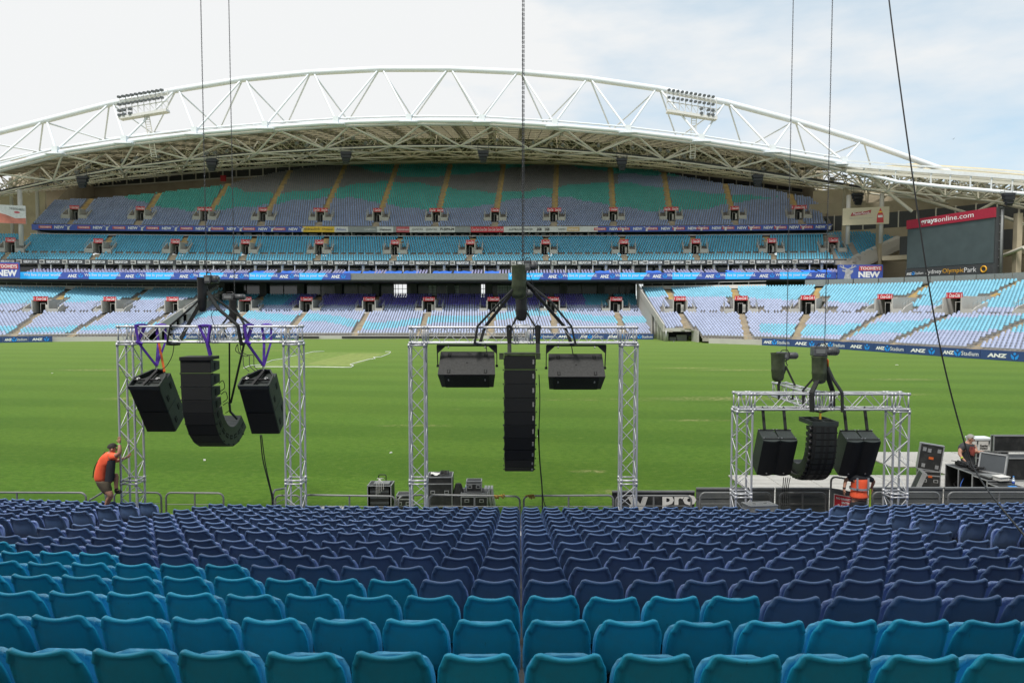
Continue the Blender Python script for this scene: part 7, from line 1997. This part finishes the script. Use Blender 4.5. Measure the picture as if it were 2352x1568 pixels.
# black side panel following the right side of the shirt
m = MB(); rows = [(475, 610, 575), (450, 600, 700), (435, 590, 820), (418, 570, 975)]
G = []
for xl, xr, y in rows:
    G.append([q(lerp(xl, xr, i/4), y, -.17-.035*math.sin(PI*i/4)) for i in range(5)])
for a, b in zip(G, G[1:]):
    for i in range(4): m.face([a[i], b[i], b[i+1], a[i+1]], 0, True); m.face([a[i]+Vector((0, .05, 0)), a[i+1]+Vector((0, .05, 0)), b[i+1]+Vector((0, .05, 0)), b[i]+Vector((0, .05, 0))], 0, True)
m.build('side_panel', M_shirt_b, root1)
so = {'w': (q(370, 930), .15), 'pelvis': (q(375, 1010), .165), 'hipA': (q(410, 1070, -.06), .135), 'kA': (q(520, 1220, -.05), .105), 'hipB': (q(470, 985, .12), .125), 'kB': (q(640, 845, .15), .09), 'kBl': (q(625, 930, .13), .075)}
obj('shorts', skin_mesh('shorts', so, [('w', 'pelvis'), ('pelvis', 'hipA'), ('hipA', 'kA'), ('pelvis', 'hipB'), ('hipB', 'kB'), ('kB', 'kBl')], M_short), root1)
bo = {'a': (q(640, 1095, .08), .058), 'b': (q(650, 1175, .06), .058), 'c': (q(735, 1170, 0), .045)}
obj('boot', skin_mesh('boot', bo, [('b', 'a'), ('b', 'c')], M_boot), root1)
bo = {'a': (q(430, 1480, .05), .055), 'b': (q(430, 1560, .05), .058), 'c': (q(500, 1590, 0), .045)}
obj('boot', skin_mesh('boot', bo, [('b', 'a'), ('b', 'c')], M_boot), root1)
w_ = q(700, 262, -.08); m = MB(); m.cyl(w_-Vector((0, 0, .012)), w_+Vector((0, 0, .014)), .038, 12); m.build('wristband', M_green, root1)
head_extra(root1, q(568, 338), (.75, .5, -.45), (.25, .1, .95), .112, M_hair_d)
m = MB(); m.sweep(smooth([q(430, 400, .02), q(350, 520, -.05), q(260, 640, -.1), q(215, 760, -.08), q(200, 900, -.02)], 5), .010, 5); m.build('lanyard', M_black, root1)

# 2: worker in the vest, head hidden behind the right twin speakers -----------------
Yv = 16.05
def v(x, y, dy=0.0): return at((3200+x/5.88)/1.7415, (1850+y/5.88)/1.7415, Yv+dy)
cx_ = v(1395, 500).x
root2 = thing('person', (cx_, Yv, 0), 'person in an orange vest and black trousers seen from behind under the right gantry', 'person')
J = {}; E = []
Zp = .93
def b3(x, z, y=0.0): return Vector((cx_+x, Yv+y, z))
J['pelvis'] = (b3(0, Zp), .10); J['waist'] = (b3(0, 1.10), .14); J['chest'] = (b3(0, 1.30), .165); J['upper'] = (b3(0, 1.43), .14); J['neck'] = (b3(0, 1.53, .02), .058); J['jaw'] = (b3(0, 1.60, .03), .07); J['head'] = (b3(0, 1.67, .03), .092); J['crown'] = (b3(0, 1.72, .02), .07)
E += [('pelvis', 'waist'), ('waist', 'chest'), ('chest', 'upper'), ('upper', 'neck'), ('neck', 'jaw'), ('jaw', 'head'), ('head', 'crown')]
for s, k in ((-1, 'l'), (1, 'r')):
    J['sh'+k] = (b3(s*.20, 1.42), .065); el = v(1075, 400, .02) if s < 0 else v(1740, 430, .05); wr = v(1035, 620, -.05) if s < 0 else v(1680, 590, .15)
    J['el'+k] = (el, .046); J['wr'+k] = (wr, .030); E += [('upper', 'sh'+k), ('sh'+k, 'el'+k), ('el'+k, 'wr'+k)]
    hand(J, E, wr+Vector((0, 0, -.01)), 'wr'+k, (-.05*s, 0, -1), (0, 1, 0), k, curl=.4)
    J['hip'+k] = (b3(s*.10, .84), .085); J['kn'+k] = (b3(s*.13, .50, .02), .075); J['an'+k] = (b3(s*.14, .10), .045); J['ft'+k] = (b3(s*.16, .06, .14), .04); E += [('pelvis', 'hip'+k), ('hip'+k, 'kn'+k), ('kn'+k, 'an'+k), ('an'+k, 'ft'+k)]
obj('body', skin_mesh('body', J, E, M_skin), root2)
ve = {'hem': (b3(0, .925), (.235, .19)), 'low': (b3(0, 1.0), (.222, .178)), 'mid': (b3(0, 1.12), (.205, .165)), 'chest': (b3(0, 1.30), (.20, .17)), 'upper': (b3(0, 1.44), (.17, .14)), 'l': (b3(-.15, 1.46), .085), 'r': (b3(.15, 1.46), .085)}
vm = obj('vest', skin_mesh('vest', ve, [('hem', 'low'), ('low', 'mid'), ('mid', 'chest'), ('chest', 'upper'), ('upper', 'l'), ('upper', 'r')], M_hiviz), root2)
m = MB(); n = 28
def el_ring(z, a, b, h):
    for i in range(n):
        t0_, t1_ = 2*PI*i/n, 2*PI*(i+1)/n; m.face([b3(a*math.cos(t0_), z, b*math.sin(t0_)), b3(a*math.cos(t1_), z, b*math.sin(t1_)), b3(a*math.cos(t1_), z+h, b*math.sin(t1_)), b3(a*math.cos(t0_), z+h, b*math.sin(t0_))], 0, True)
el_ring(1.155, .222, .182, .05); m.build('reflective_band', M_reflect, vm)
for x in (-.13, .13): m = MB(); m.face([b3(x-.022, 1.20, -.178), b3(x+.022, 1.20, -.178), b3(x+.022, 1.46, -.165), b3(x-.022, 1.46, -.165)]); m.face([b3(x-.022, 1.20, -.172), b3(x-.022, 1.46, -.159), b3(x+.022, 1.46, -.159), b3(x+.022, 1.20, -.172)]); m.build('reflective_brace', M_reflect, vm)
sl = {'l0': (b3(0, 1.41), .14), 'l': (b3(-.20, 1.42), .085), 'l2': (lerp(b3(-.2, 1.42), v(1075, 400, .02), .85), .066), 'r': (b3(.20, 1.42), .085), 'r2': (lerp(b3(.2, 1.42), v(1740, 430, .05), .85), .066)}
obj('shirt', skin_mesh('shirt', sl, [('l0', 'l'), ('l', 'l2'), ('l0', 'r'), ('r', 'r2')], M_shirt_b), root2)
tr = {'p': (b3(0, 1.0), (.185, .15)), 'p2': (b3(0, .90), (.195, .15)), 'hl': (b3(-.10, .82), .135), 'kl': (b3(-.13, .50, .02), .098), 'al': (b3(-.14, .14), .078), 'hr': (b3(.10, .82), .135), 'kr': (b3(.13, .50, .02), .098), 'ar': (b3(.14, .14), .078)}
obj('trousers', skin_mesh('trousers', tr, [('p', 'p2'), ('p2', 'hl'), ('hl', 'kl'), ('kl', 'al'), ('p2', 'hr'), ('hr', 'kr'), ('kr', 'ar')], M_shirt_b), root2)
for s in (-1, 1): obj('boot', skin_mesh('boot', {'a': (b3(s*.14, .06, -.02), .052), 'b': (b3(s*.16, .05, .17), .042)}, [('a', 'b')], M_boot), root2)
head_extra(root2, b3(0, 1.67, .03), (0, 1, -.15), (0, .1, 1), .112, M_hair_d)
m = MB(); p = v(1655, 620, -.05); m.bar(p, p+Vector((.01, .02, -.95)), .04, .008); o = m.build('yellow_strap', mat('lime_webbing', (.30, .48, .03), .7)); tag(o, 'lime green strap hanging beside the worker in the vest', 'strap')
for s, z in ((-1, 1.0),):
    m = MB(); p = v(1040, 600, -.05); m.cyl(p, p+Vector((0, 0, .025)), .036, 10); m.build('watch', M_black, root2)

# 3: grey haired man at the control desk -------------------------------------------
Yg = 20.15
def g(x, y, dy=0.0): return at((3400+x/3.136)/1.7415, (1650+y/3.136)/1.7415, Yg+dy)
root3 = thing('person', (g(1480, 640).x, Yg, 0), 'person with short grey hair in a dark tee shirt leaning over the control desk', 'person')
J = {}; E = []
pe = g(1475, 660); J['pelvis'] = (pe, .155); J['waist'] = (g(1478, 590), .165); J['chest'] = (g(1465, 490), .175); J['upper'] = (g(1470, 420), .145); J['neck'] = (g(1490, 372, -.05), .062); J['jaw'] = (g(1515, 350, -.08), .07); J['head'] = (g(1512, 315, -.06), .095); J['crown'] = (g(1508, 295, -.04), .075)
E += [('pelvis', 'waist'), ('waist', 'chest'), ('chest', 'upper'), ('upper', 'neck'), ('neck', 'jaw'), ('jaw', 'head'), ('head', 'crown')]
J['sl'] = (g(1395, 425, -.1), .075); J['el'] = (g(1375, 520, -.2), .05); J['wl'] = (g(1418, 580, -.38), .031); E += [('upper', 'sl'), ('sl', 'el'), ('el', 'wl')]; hand(J, E, g(1422, 588, -.40), 'wl', (.5, -.4, -.5), (.4, .8, 0), 'l')
J['sr'] = (g(1560, 425, -.05), .072); J['er'] = (g(1590, 500, -.2), .048); J['wr'] = (g(1612, 488, -.4), .031); E += [('upper', 'sr'), ('sr', 'er'), ('er', 'wr')]; hand(J, E, g(1618, 486, -.42), 'wr', (.8, -.4, -.1), (0, .3, .9), 'r')
for s, k in ((-1, 'a'), (1, 'b')):
    J['h'+k] = (pe+Vector((s*.1, .02, -.12)), .12); J['k'+k] = (Vector((pe.x+s*.13, Yg+.02, .5)), .08); J['f'+k] = (Vector((pe.x+s*.14, Yg+.02, .09)), .05); J['t'+k] = (Vector((pe.x+s*.16, Yg-.12, .06)), .042); E += [('pelvis', 'h'+k), ('h'+k, 'k'+k), ('k'+k, 'f'+k), ('f'+k, 't'+k)]
obj('body', skin_mesh('body', J, E, M_skin), root3)
sh = {'hem': (g(1478, 650), .185), 'waist': (g(1478, 590), .198), 'chest': (g(1465, 490), .20), 'upper': (g(1470, 420), .158), 'col': (g(1488, 385, -.04), .085), 'sl': (g(1397, 430, -.1), .10), 'el': (g(1383, 490, -.16), .082), 'sr': (g(1558, 430, -.05), .095), 'er': (g(1578, 475, -.14), .08)}
ts = obj('tee_shirt', skin_mesh('tee_shirt', sh, [('hem', 'waist'), ('waist', 'chest'), ('chest', 'upper'), ('upper', 'col'), ('upper', 'sl'), ('sl', 'el'), ('upper', 'sr'), ('sr', 'er')], M_tee), root3)
m = MB(); P = [g(1505, 420, -.205), g(1560, 430, -.17), g(1575, 500, -.18), g(1555, 545, -.21), g(1515, 530, -.225), g(1495, 470, -.225)]; m.face(P); m.face([p+Vector((0, .05, 0)) for p in reversed(P)]); m.build('faded_red_print', mat('red_print', (.22, .045, .035), .8, var=.4, scale=9), ts)
tr = {'p': (pe, .175), 'ha': (pe+Vector((-.1, .02, -.13)), .135), 'ka': (Vector((pe.x-.13, Yg+.02, .5)), .10), 'fa': (Vector((pe.x-.14, Yg+.02, .12)), .085), 'hb': (pe+Vector((.1, .02, -.13)), .135), 'kb': (Vector((pe.x+.13, Yg+.02, .5)), .10), 'fb': (Vector((pe.x+.14, Yg+.02, .12)), .085)}
obj('trousers', skin_mesh('trousers', tr, [('p', 'ha'), ('ha', 'ka'), ('ka', 'fa'), ('p', 'hb'), ('hb', 'kb'), ('kb', 'fb')], M_shirt_b), root3)
for s in (-1, 1): obj('boot', skin_mesh('boot', {'a': (Vector((pe.x+s*.14, Yg+.03, .055)), .052), 'b': (Vector((pe.x+s*.16, Yg-.15, .05)), .042)}, [('a', 'b')], M_boot), root3)
head_extra(root3, g(1513, 318, -.06), (.75, -.5, -.35), (.25, -.1, .95), .116, M_hair_g)
m = MB(); p = g(1408, 572, -.37); m.cyl(p, p+Vector((-.02, .015, .03)), .038, 10); m.build('wristband', mat('lime_band', (.5, .65, .05), .5), root3)

# coil of cables along the foot of the railing below the middle gantry
for i, x in enumerate((1250, 1285, 1340, 1375)):
    c = atz(x, 1178, 0); c = Vector((at(x, 1150, 17.15).x, 17.15, .03)); m = MB(); rr = random.Random(i)
    m.sweep([c+Vector(((.16+.03*math.sin(2.3*a))*math.cos(a), (.13+.02*math.cos(1.7*a))*math.sin(a), .012*a/2)) for a in np.linspace(0, 16, 60)], .012, 5)
    o = m.build('cable_coil', M_cable); tag(o, 'loose black cable coil behind the railing, %s of four right of the gap' % ordn(i), 'cable coil', 'cable coils behind the railing')
m = MB(); m.bar((-8, 17.05, .04), (7.4, 17.05, .04), .18, .08); o = m.build('kerb', M_conc_pale); tag(o, kind='structure')
# small bird against the sky at the right
p = at(2191, 319, 210); t = thing('bird', p, 'small dark bird flying in the blue sky above the end roof', 'bird')
m = MB(); m.prism([(-.28, -.05), (.22, .02), (.30, .08), (.2, .09), (-.2, .03), (-.38, .02)], -.04, .04); m.build('body', M_darkgrey, t, Matrix.Translation(p) @ Matrix.Rotation(-.6, 4, 'Y'), fix=True)
for s in (-1, 1): m = MB(); m.face([(-.12, 0, .03), (.12, 0, .03), (.02, s*.5, .22), (-.12, s*.45, .2)]); m.face([(-.12, s*.45, .19), (.02, s*.5, .21), (.12, 0, .02), (-.12, 0, .02)]); m.build('wing', M_darkgrey, t, Matrix.Translation(p) @ Matrix.Rotation(-.6, 4, 'Y') @ Matrix.Rotation(.9, 4, 'Z'))
